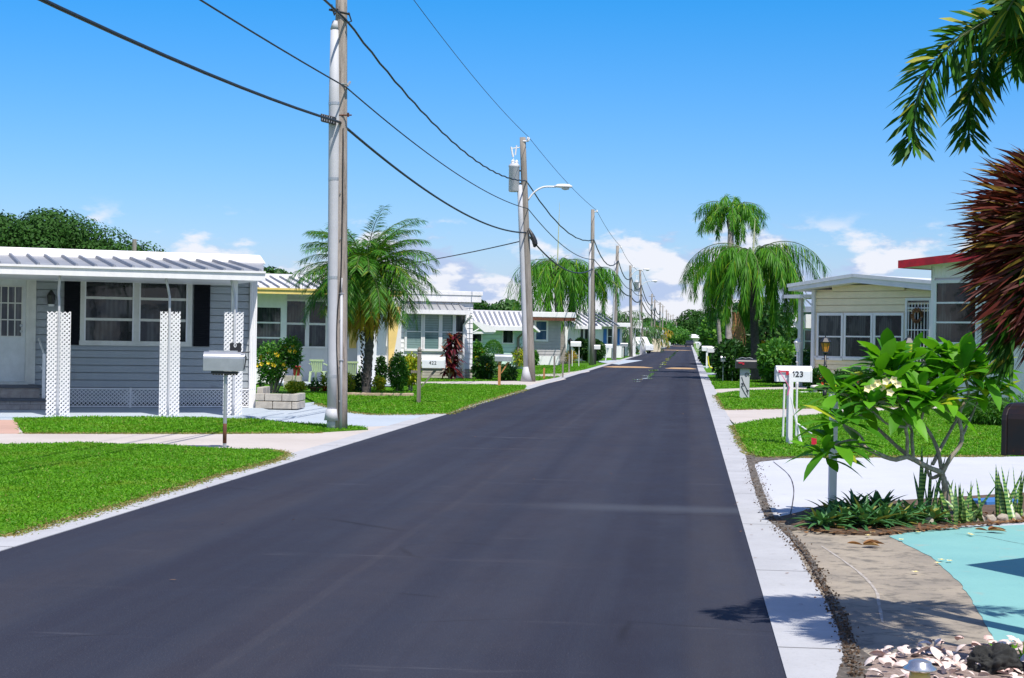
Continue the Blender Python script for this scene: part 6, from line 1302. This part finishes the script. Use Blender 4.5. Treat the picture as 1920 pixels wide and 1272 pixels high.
WCAR = pm('white_car_paint', (.78, .79, .8), None, 3, .2); DCAR = pm('dark_car_paint', (.02, .025, .035), None, 3, .2)
q = G(1190, 662.5); car(q, math.radians(-50), WCAR, 'white van parked in a driveway on the left, behind the sixth pole', 1.9, 4.8, True)
q = G(1212, 662); car(Vector((-8.6, 138*K, 0)), math.radians(-80), WCAR, 'white car parked far left behind the mailboxes')
car(Vector((-.0, 262*K, 0)), math.radians(92), DCAR, 'dark car at the far right side of the road')

# ---------------------------------------------------------------- foreground right: frangipani
FL = BL(); FLm = leafmat('frangipani_leaf', (.055, .23, .010), (.17, .47, .020), (.50, .55, .04), .45, .42, .93)
def c5(cx, cy): return (1460+.3616*cx, 440+.3616*cy)
base = G(1786, 978); D0 = dep(base); t = thing('frangipani_tree', 'frangipani with forked grey branches, whorls of long green leaves and pale yellow flowers', 'tree', base)
br = [[(870, 1420, 0), (862, 1300, 0), (848, 1235, 0)], [(848, 1235, 0), (770, 1205, -.1), (670, 1155, -.2), (600, 1168, -.3), (520, 1140, -.35), (455, 1108, -.4), (385, 1068, -.45), (290, 1090, -.5)],
 [(700, 1170, -.2), (620, 1105, -.1), (540, 1030, .0), (450, 950, .1), (410, 900, .1), (405, 860, .1)], [(665, 1150, -.2), (668, 1060, -.25), (660, 1000, -.3), (700, 950, -.3), (650, 890, -.3), (560, 830, -.35)],
 [(700, 1170, -.2), (690, 1060, -.1), (688, 1010, 0), (640, 930, 0), (615, 800, 0), (600, 720, .05)], [(848, 1235, 0), (825, 1120, .1), (790, 1040, .2), (740, 970, .2), (700, 920, .25), (700, 800, .3)],
 [(800, 1190, 0), (850, 1090, .25), (900, 1000, .3), (930, 930, .3), (880, 850, .35), (860, 740, .4)], [(848, 1235, 0), (890, 1160, 0), (950, 1070, 0), (938, 930, -.05), (985, 830, -.05), (965, 740, -.05)], [(945, 1060, 0), (1000, 940, .2), (1040, 850, .25)], [(660, 1000, -.3), (560, 980, -.4), (470, 900, -.45)], [(740, 960, -.1), (760, 880, -.2), (745, 830, -.25)], [(848, 1240, .0), (790, 1260, .1), (760, 1190, .1)],
 [(450, 950, .1), (350, 900, 0), (300, 830, 0)], [(455, 1108, -.4), (420, 1040, -.4), (330, 980, -.45)]]
m = MB()
for k, b in enumerate(br):
    pts = smooth3([at(*c5(x, y), D0+dz)-base for x, y, dz in b], 18); r0 = (.040, .026, .020, .018, .017, .020, .018, .023, .015, .013, .012, .02, .013, .013)[k]
    m.tube(pts, [r0*(1-.45*i/17)*(1+.10*math.sin(i*2.1+k)) for i in range(18)], 9)
m.build('branch', BARKF, t, True)
tips = [(590, 700, .05, 1.15), (520, 720, -.1, 1.1), (700, 790, .3, 1), (745, 835, -.3, 1.2), (860, 690, .4, 1.1), (965, 720, -.1, 1.25), (930, 660, .1, 1.1), (1040, 800, .2, 1.05), (1060, 720, .1, 1.1), (560, 800, -.35, 1.05), (470, 870, -.45, 1.05), (400, 850, .1, 1), (300, 800, 0, 1), (330, 960, -.45, 1.05), (285, 1080, -.5, 1.1), (800, 760, .2, 1.0), (880, 820, -.2, 1), (450, 760, .2, 1), (240, 1140, -.5, .9), (660, 740, .2, 1.0), (690, 650, .3, 1.0), (1000, 640, .1, 1.1), (560, 655, .1, 1.0), (1080, 840, .2, .95), (870, 630, .3, 1.0), (640, 880, -.35, .9), (780, 880, -.3, .95)]
rq = random.Random(17)
for cx, cy, dz, s in tips:
    c = at(*c5(cx, cy), D0+dz)-base; n = rq.randint(14, 19)
    for i in range(n):
        a = i*2.4+rq.uniform(-.2, .2); e = rq.uniform(-.25, 1.05)+(.25 if i > n*.6 else -.1); D = Vector((math.cos(a)*math.cos(e), math.sin(a)*math.cos(e), math.sin(e))); N = D.cross(U0).cross(D)*-1
        if N.z < 0: N = -N
        l = rq.uniform(.30, .44)*s; FL.add(c+D*.02-U0*rq.uniform(0, .06), D, N+Vector((rq.uniform(-.3, .3), rq.uniform(-.3, .3), 0)), l, l*rq.uniform(.27, .33), rq.uniform(.15, .5), .22, (.10, .42, .75, 1.0, .98, .62, .0))
FL.build('foliage', FLm, t)
pet = pm('frangipani_petal', (.86, .82, .62), (.88, .70, .22), 60, .5)
for cx, cy in ((520, 775), (548, 770), (575, 765), (563, 808), (485, 795), (535, 790), (505, 790), (590, 780)):
    c = at(*c5(535+(cx-535)*1.5, 787+(cy-787)*1.5), D0-.62-.03*(cx % 3))-base; B_ = BL()
    for i in range(5): a = i*1.2566+cx; D = Vector((math.cos(a), -.5, math.sin(a))); B_.add(c, D, Vector((0, -1, 0)), .042, .034, .0, .3, (.3, .8, 1, .95, .6, .1))
    B_.build('flower', pet, t)
# agaves, snake plants
AG = leafmat('agave_leaf', (.045, .15, .05), (.10, .25, .08), (.28, .28, .06), .15, .4, .9)
def rosette(px, py, n, l, w, label, mat=AG, seed=1, name='agave', e0=.05, e1=1.2, droop=.35, cat='plant', grp='spiky plants in the bed by the frangipani'):
    rr = random.Random(seed); p = G(px, py); t = thing(name, label, cat, p, 0, grp); b = BL()
    for i in range(n):
        a = i*2.4; f = i/n; e = e0+(e1-e0)*f+rr.uniform(-.1, .1); D = Vector((math.cos(a)*math.cos(e), math.sin(a)*math.cos(e), math.sin(e))); N = Vector((-math.cos(a)*math.sin(e), -math.sin(a)*math.sin(e), math.cos(e)))
        b.add(D*.03+Vector((rr.uniform(-.05, .05), rr.uniform(-.05, .05), .02)), D, N, l*rr.uniform(.75, 1.1)*(1-.3*f), w*rr.uniform(.8, 1.1), droop*rr.uniform(.5, 1.3), .5, (.7, .95, 1.0, .85, .6, .33, .0))
    b.build('foliage', mat, t); return t
ags = [(1545, 992, .34, 'low spiky plant at the left end of the bed'), (1582, 988, .40, 'spiky rosette second from the left in the bed'), (1618, 990, .46, 'largest spiky rosette in the middle of the bed'), (1655, 988, .42, 'spiky rosette right of the largest one'), (1690, 985, .40, 'spiky rosette before the snake plant'), (1600, 966, .40, 'spiky rosette behind the largest one'), (1650, 964, .38, 'spiky rosette at the back of the bed'), (1715, 978, .36, 'small spiky rosette left of the frangipani trunk'), (1558, 972, .32, 'small spiky plant at the back left by the white post'), (1745, 982, .30, 'small spiky plant under the frangipani trunk')]
for k, (a, b, l, lab) in enumerate(ags): rosette(a, b, 34, l*1.05, .055, lab, seed=k+3)
ms, ns = newmat('snake_plant_leaf'); tcn = node(ns, 'ShaderNodeTexCoord').outputs['Object']; wv_ = node(ns, 'ShaderNodeTexWave', wave_type='BANDS', bands_direction='Z'); wv_.inputs['Scale'].default_value = 9; wv_.inputs['Distortion'].default_value = 4; wv_.inputs['Detail'].default_value = 3; ns.links.new(tcn, wv_.inputs['Vector'])
finish(ns, mixc(ns, rng(ns, wv_.outputs['Fac'], .3, .7), (.035, .12, .025), (.22, .34, .08)), .35)
def snake(px, py, n, h, spread, label, seed):
    rr = random.Random(seed); p = G(px, py); t = thing('snake_plant', label, 'plant', p, 0, 'snake plants in the bed'); b = BL()
    for i in range(n):
        a = rr.uniform(0, 2*pi); ti = rr.uniform(.0, spread); D = Vector((math.cos(a)*ti, math.sin(a)*ti, 1)); N = Vector((rr.uniform(-1.2, 1.2), -1, 0)); b.add(Vector((rr.uniform(-.09, .09), rr.uniform(-.08, .08), 0)), D, N, h*rr.uniform(.45, 1.1), .046*rr.uniform(.65, 1.15), rr.uniform(-.05, .3)*min(1, ti), .35, (.7, .9, 1, .92, .72, .42, .0))
    b.build('foliage', ms, t)
for a, b, n, h, s, lab in ((1735, 972, 9, .66, .30, 'tall dark snake plant left of the frangipani trunk'), (1800, 984, 13, .52, .95, 'spreading snake plant at the right foot of the frangipani'), (1828, 980, 7, .42, 1.1, 'low yellow edged snake plant right of the frangipani'), (1884, 975, 9, .52, .7, 'snake plant before the blue patch at right'), (1912, 974, 8, .52, .5, 'snake plant at the right picture edge'), (1765, 978, 5, .4, .5, 'snake plant just behind the frangipani trunk')): snake(a, b, n, h, s, lab, int(a))
m = MB(); q = pp((1440, 976), (1500, 962), (1540, 950), (1720, 938), (1930, 925), (2200, 925), (2200, 972), (1920, 978), (1800, 986), (1720, 996), (1640, 1003), (1560, 1000), (1500, 990)); m.prism(q, -.02, .012); struct(m.build('bed_soil', SOIL))
m = MB(); lb = LB(); n = 700; x = rs.uniform(1500, 1930, n); y = rs.uniform(960, 1000, n)-np.abs(x-1600)*.0; P_ = np.array([list(G(a, min(b, 1000-(a-1640)*.085 if a > 1640 else 1000), .015)) for a, b in zip(x, y)]); lb.add(P_, rs.normal(0, 1, (n, 3))*[1, 1, .15], (0, 0, 1), .07, .03); o = lb.build('leaf_litter', DRY); stuff(o, 'brown leaf litter in the plant bed', 'leaf litter')
ROCKC = pm('edging_rock', (.50, .43, .35), (.36, .31, .26), 14, .9, bump=.7)
def rock(p, rx, ry, rz, mat, label, seed, name='edging_rock', grp=None, amp=.18, sub=3, cat='rock'):
    bm_v = []; import bmesh; bm = bmesh.new(); bmesh.ops.create_icosphere(bm, subdivisions=sub, radius=1); rr = np.random.RandomState(seed); k = unit(rr.normal(0, 1, (14, 3)))
    from mathutils import noise as mn
    for v in bm.verts:
        u = np.array(v.co); q3 = Vector(v.co)+Vector((seed*3.1, 0, 0)); f = 1+amp*1.6*mn.fractal(q3*1.3, 0.9, 2.0, 6)+amp*.6*mn.noise(q3*6); v.co = Vector((u[0]*rx*f, u[1]*ry*f, max(-.3, u[2])*rz*f))
    me = bpy.data.meshes.new(name); bm.to_mesh(me); bm.free(); me.materials.append(mat); me.shade_smooth(); o = link(bpy.data.objects.new(name, me)); o.location = p+U0*rz*.3; return tag(o, label, cat, grp)
for k, x in enumerate((1743, 1766, 1834, 1857, 1880, 1903, 1926)):
    rock(G(x, 983-(x-1743)*.045), .055, .05, .05, ROCKC, ['tan edging rock just left of the frangipani trunk', 'tan edging rock under the frangipani trunk', 'first tan edging rock right of the snake plants', 'second tan edging rock right of the snake plants', 'third tan edging rock right of the snake plants', 'fourth tan edging rock right of the snake plants', 'tan edging rock at the picture edge'][k], k, grp='tan edging rocks')
# dry leaves and petals on the ground
def dryleaf(px, py, l, az, label, seed):
    b = BL(); rr = random.Random(seed)
    for i in range(3): a = az+i*.5-.5; b.add(Vector((0, 0, .012+.006*i)), Vector((math.cos(a), math.sin(a), .12)), Vector((0, 0, 1)), l*rr.uniform(.7, 1), l*.26, .1, .9)
    b.add(Vector((0, 0, .012)), Vector((-math.cos(az), -math.sin(az), .1)), Vector((0, 0, 1)), l*.7, l*.24, .0, .9); o = b.build('dry_leaf', DRY); o.location = G(px, py); tag(o, label, 'leaf', 'dry leaves on the driveway')
dryleaf(1618, 1025, .19, .1, 'curled brown leaf on the tan concrete', 1); dryleaf(1852, 998, .17, .1, 'curled brown leaf on the turquoise paint', 2); dryleaf(1908, 975, .13, .6, 'curled brown leaf by the last edging rocks', 3)
for k, (a, b) in enumerate(((1628, 1006), (1636, 1001), (1722, 1000), (1765, 1052), (1780, 1054), (1818, 1003), (1822, 1005), (1690, 1014), (1758, 1058), (1716, 1075))):
    B_ = BL()
    for i in range(4): q = i*1.5+k; B_.add(Vector((0, 0, .006)), Vector((math.cos(q), math.sin(q), .25)), Vector((0, 0, 1)), .03, .022, 0, .3, (.3, .8, 1, .95, .6, .1))
    o = B_.build('fallen_flower', pet); o.location = G(a, b); tag(o, 'small pale fallen flower on the driveway', 'flower', 'fallen pale flowers')
o = MB().box(-.14, .14, -.25, .25, 0, .05).build('blue_mat', pm('blue_mat', (.05, .18, .45), None, 6, .6), bevel=.01); o.location = G(1862, 945); o.rotation_euler = (0, 0, -.9); tag(o, 'blue mat on the white driveway behind the snake plants', 'mat')
# shells, black rock, solar light
SH1 = pm('white_shell', (.76, .68, .62), (.66, .50, .44), 30, .45); SH2 = pm('pink_shell', (.70, .40, .33), (.78, .62, .55), 26, .45); rr = random.Random(6)
def shell(w):
    m = MB(); n = 12; k = 7; vs = []; fs = []
    for i in range(k):
        for j in range(n+1):
            a = -1.15+2.3*j/n; r = w*(i/(k-1)); h = w*.42*math.sin(pi*.5*(1-(i/(k-1))**2))*(1+.07*math.cos(j*pi)); vs.append((r*math.sin(a), r*math.cos(a)-w*.45, h*math.cos(a*.8)))
    for i in range(k-1):
        for j in range(n): q = i*(n+1)+j; fs.append((q, q+1, q+n+2, q+n+1))
    m.add(vs, fs); return m
protos = [shell(.055).build('seashell', SH1, None, True), shell(.05).build('seashell', SH2, None, True)]
used = [0, 0]; area = pp((1618, 1262), (1640, 1240), (1690, 1222), (1760, 1214), (1900, 1206), (1990, 1204), (1990, 1330), (1620, 1330)); A_ = np.array(area); i = 0; cand = 0
while i < 270 and cand < 5000:
    cand += 1; x, y = rr.uniform(A_[:, 0].min(), A_[:, 0].max()), rr.uniform(A_[:, 1].min(), A_[:, 1].max())
    if not inpoly(np.array([x]), np.array([y]), area)[0]: continue
    k = 0 if rr.random() < .72 else 1
    o = protos[k] if not used[k] else protos[k].copy()
    if used[k]: C.objects.link(o)
    used[k] = 1; o.location = (x, y, rr.uniform(.0, .05)); o.rotation_euler = (rr.uniform(-.7, .7), rr.uniform(-.7, .7), rr.uniform(0, 6.28)); s = rr.uniform(.45, 1.05); o.scale = (s, s, s)
    tag(o, ['white sea shell in the pile around the solar light', 'pinkish sea shell in the pile around the solar light'][k], 'shell', ['white sea shells in the pile', 'pinkish sea shells in the pile'][k]); i += 1
m = MB(); m.prism(ragged(area, .1, .02), -.01, .008); struct(m.build('shell_bed', pm('crushed_shell_bed', (.46, .36, .31), (.24, .17, .14), 18, .95, bump=.9, stain=(.08, .06, .05), st=.55)))
BR = pm('black_lava_rock', (.020, .020, .018), (.06, .06, .055), 22, .95, bump=1.2, stain=(.22, .23, .21), st=.62)
rock(G(1868, 1262), .125, .10, .095, BR, 'rough black rock among the sea shells', 5, 'black_rock', amp=.28, sub=5)
p = G(1724, 1304); t = thing('solar_light', 'round solar garden light with metal cap among the sea shells', 'garden light', p); m = MB(); m.lathe([(.035, .0), (.055, .03), (.05, .09), (.045, .12)], (0, 0, 0), 18); m.build('lamp_body', pm('amber_plastic', (.60, .45, .12), None, 9, .3), t, True)
m = MB(); m.lathe([(.078, .12), (.08, .13), (.055, .145), (.053, .158), (.03, .168), (.01, .17)], (0, 0, 0), 22); m.build('cap', pm('brushed_steel', (.62, .62, .63), None, 9, .25, .85), t, True)
t = LB(); n = 60; t.add(np.array([list(G(1918, 1240)+Vector((rs.uniform(-.1, .15), rs.uniform(-.1, .1), .0))) for _ in range(n)]), rs.normal(0, .7, (n, 3))+[0, 0, .7], (0, -1, .2), .14, .012, .3); tag(t.build('grass_tuft', L_GRASS), 'tuft of green blades behind the black rock', 'plant')

# ---------------------------------------------------------------- foxtail palm fronds at top right and maroon plumes
DF = 5.65*K; tb = at(2120, 60, DF+.2); p = Vector((tb.x, tb.y, 0)); t = thing('foxtail_palm', 'foxtail palm whose bushy fronds hang into the top right corner', 'tree', p)
trunk(t, [(0, 0, -.1), (0, .02, 1.5), (0, 0, tb.z-.2)], .10, .07, BARKG, .02); m = MB(); m.tube([(0, 0, tb.z-.7), (0, 0, tb.z-.4), (0, 0, tb.z+.05)], [.075, .085, .04], 12); m.build('crown_shaft', STEM, t, True); c = Vector((0, 0, tb.z-.2))
def plume(path, n, ll, lw, lb, st, r=.014, whorl=4, tip=0.25, fw=.75):
    p_ = resample(path, n); tn = unit(np.gradient(p_, axis=0)); s = np.linspace(0, 1, n)
    for w in range(whorl):
        m_ = n; a = rs.uniform(0, 2*pi, m_); o1 = unit(np.cross(tn, [[.1, .2, 1.]])); o2 = np.cross(tn, o1); D = tn*fw+o1*np.cos(a)[:, None]+o2*np.sin(a)[:, None]; D[:, 2] -= .12
        k = ~((s > .97) & (rs.uniform(0, 1, m_) < .3)); lb.add(p_[k], D[k], rs.normal(0, 1, (k.sum(), 3)), (ll*(1-.45*s**3)*rs.uniform(.6, 1.15, m_))[k], lw*rs.uniform(.5, 1.3, k.sum()), .25, .36, .56)
    st.tube(path, [r*(1-.7*i/(len(path)-1)) for i in range(len(path))], 6)
lb = LB(); st_ = MB()
fr = [[(2120, 60, .2), (2010, -10, 0), (1900, 20, -.1), (1800, 70, -.15), (1738, 140, -.2), (1714, 215, -.2), (1712, 275, -.2)],
      [(2120, 60, .2), (2040, 0, .2), (1930, 40, .2), (1860, 90, .2), (1825, 160, .15), (1815, 215, .15), (1818, 262, .15)],
      [(2120, 60, .2), (2040, 30, 0), (1960, 60, -.2), (1905, 70, -.3), (1860, 60, -.3)],
      [(2120, 60, .2), (2060, -60, 0), (1960, -60, 0), (1880, 10, 0), (1840, 70, 0)],
      [(2120, 60, .2), (2040, -20, -.1), (1975, 10, -.2), (1930, 70, -.3), (1905, 130, -.3)]]
for f in fr: plume(smooth3([at(a, b, DF+dz)-p for a, b, dz in f], 18), 120 if len(f) > 5 else 100, .235, .021, lb, st_, fw=.55)
def free(az, el, L, cv): plume(arc(c+Vector((0, 0, .1)), az, el, L, cv, 14), 80, .28, .033, lb, st_, fw=.55)
for az, el, L in ((-.4, .7, 1.9), (-1.4, .9, 1.3), (-1.9, .6, 1.5), (-2.3, .8, 1.4)): free(az, el, L, 1.7)  # out-of-frame fronds added for the shade they cast on the apron
lb.build('fronds', L_FOX, t); st_.build('frond_stem', STEM, t)
DM = 5.4*K; q = at(2020, 250, DM); p = Vector((q.x, q.y, 0)); t = thing('maroon_palm', 'dark maroon brush like plume hanging at the right edge above the rusty mailbox', 'plant', p); lb = LB(); l2 = LB(); st_ = MB()
cen = np.array(at(2060, 420, DM)-p)
def brush(path, n, ll, lw, lb, left, wh=5):
    p_ = resample(path, n); tn = unit(np.gradient(p_, axis=0)); Lf = np.array(-CR)
    for w in range(wh):
        D = unit(p_-cen)*1.2+tn*.15+Lf*left*.35+rs.normal(0, .36, (n, 3)); lb.add(p_, D, rs.normal(0, 1, (n, 3)), ll*rs.uniform(.6, 1.1, n), lw*rs.uniform(.7, 1.2, n), .12)
n = 2100; an = rs.uniform(0, 2*pi, n); r_1 = rs.uniform(.0, 1, n)**.55; rr_ = rs.uniform(-1, 1, n)
q_ = np.array([list(at(1952+86*math.cos(u)*v, 462+150*math.sin(u)*v, DM+.2*w)-p) for u, v, w in zip(an, r_1, rr_)]); q_ = q_
D = unit(q_-cen); D = D*1.0+np.array(-CR)*.25+rs.normal(0, .25, (n, 3)); D[:, 2] += .05
lb.add(q_, D, rs.normal(0, 1, (n, 3)), .27*rs.uniform(.55, 1.1, n), .015*rs.uniform(.7, 1.2, n), .12)
pth2 = smooth3([at(a, b, DM-.1)-p for a, b in ((1925, 500), (1905, 580), (1895, 620), (1900, 660))], 12); brush(pth2, 110, .19, .026, l2, .25, 3)
st_.tube([tuple(q-p), tuple(at(2030, 600, DM)-p), (at(2040, 640, DM)-p).x and tuple(Vector((q.x-p.x+.1, q.y-p.y, 0)))], .03, 8)
lb.build('maroon_foliage', L_MAROON, t); l2.build('green_foliage', L_FOX, t); st_.build('stem', BARKF, t)
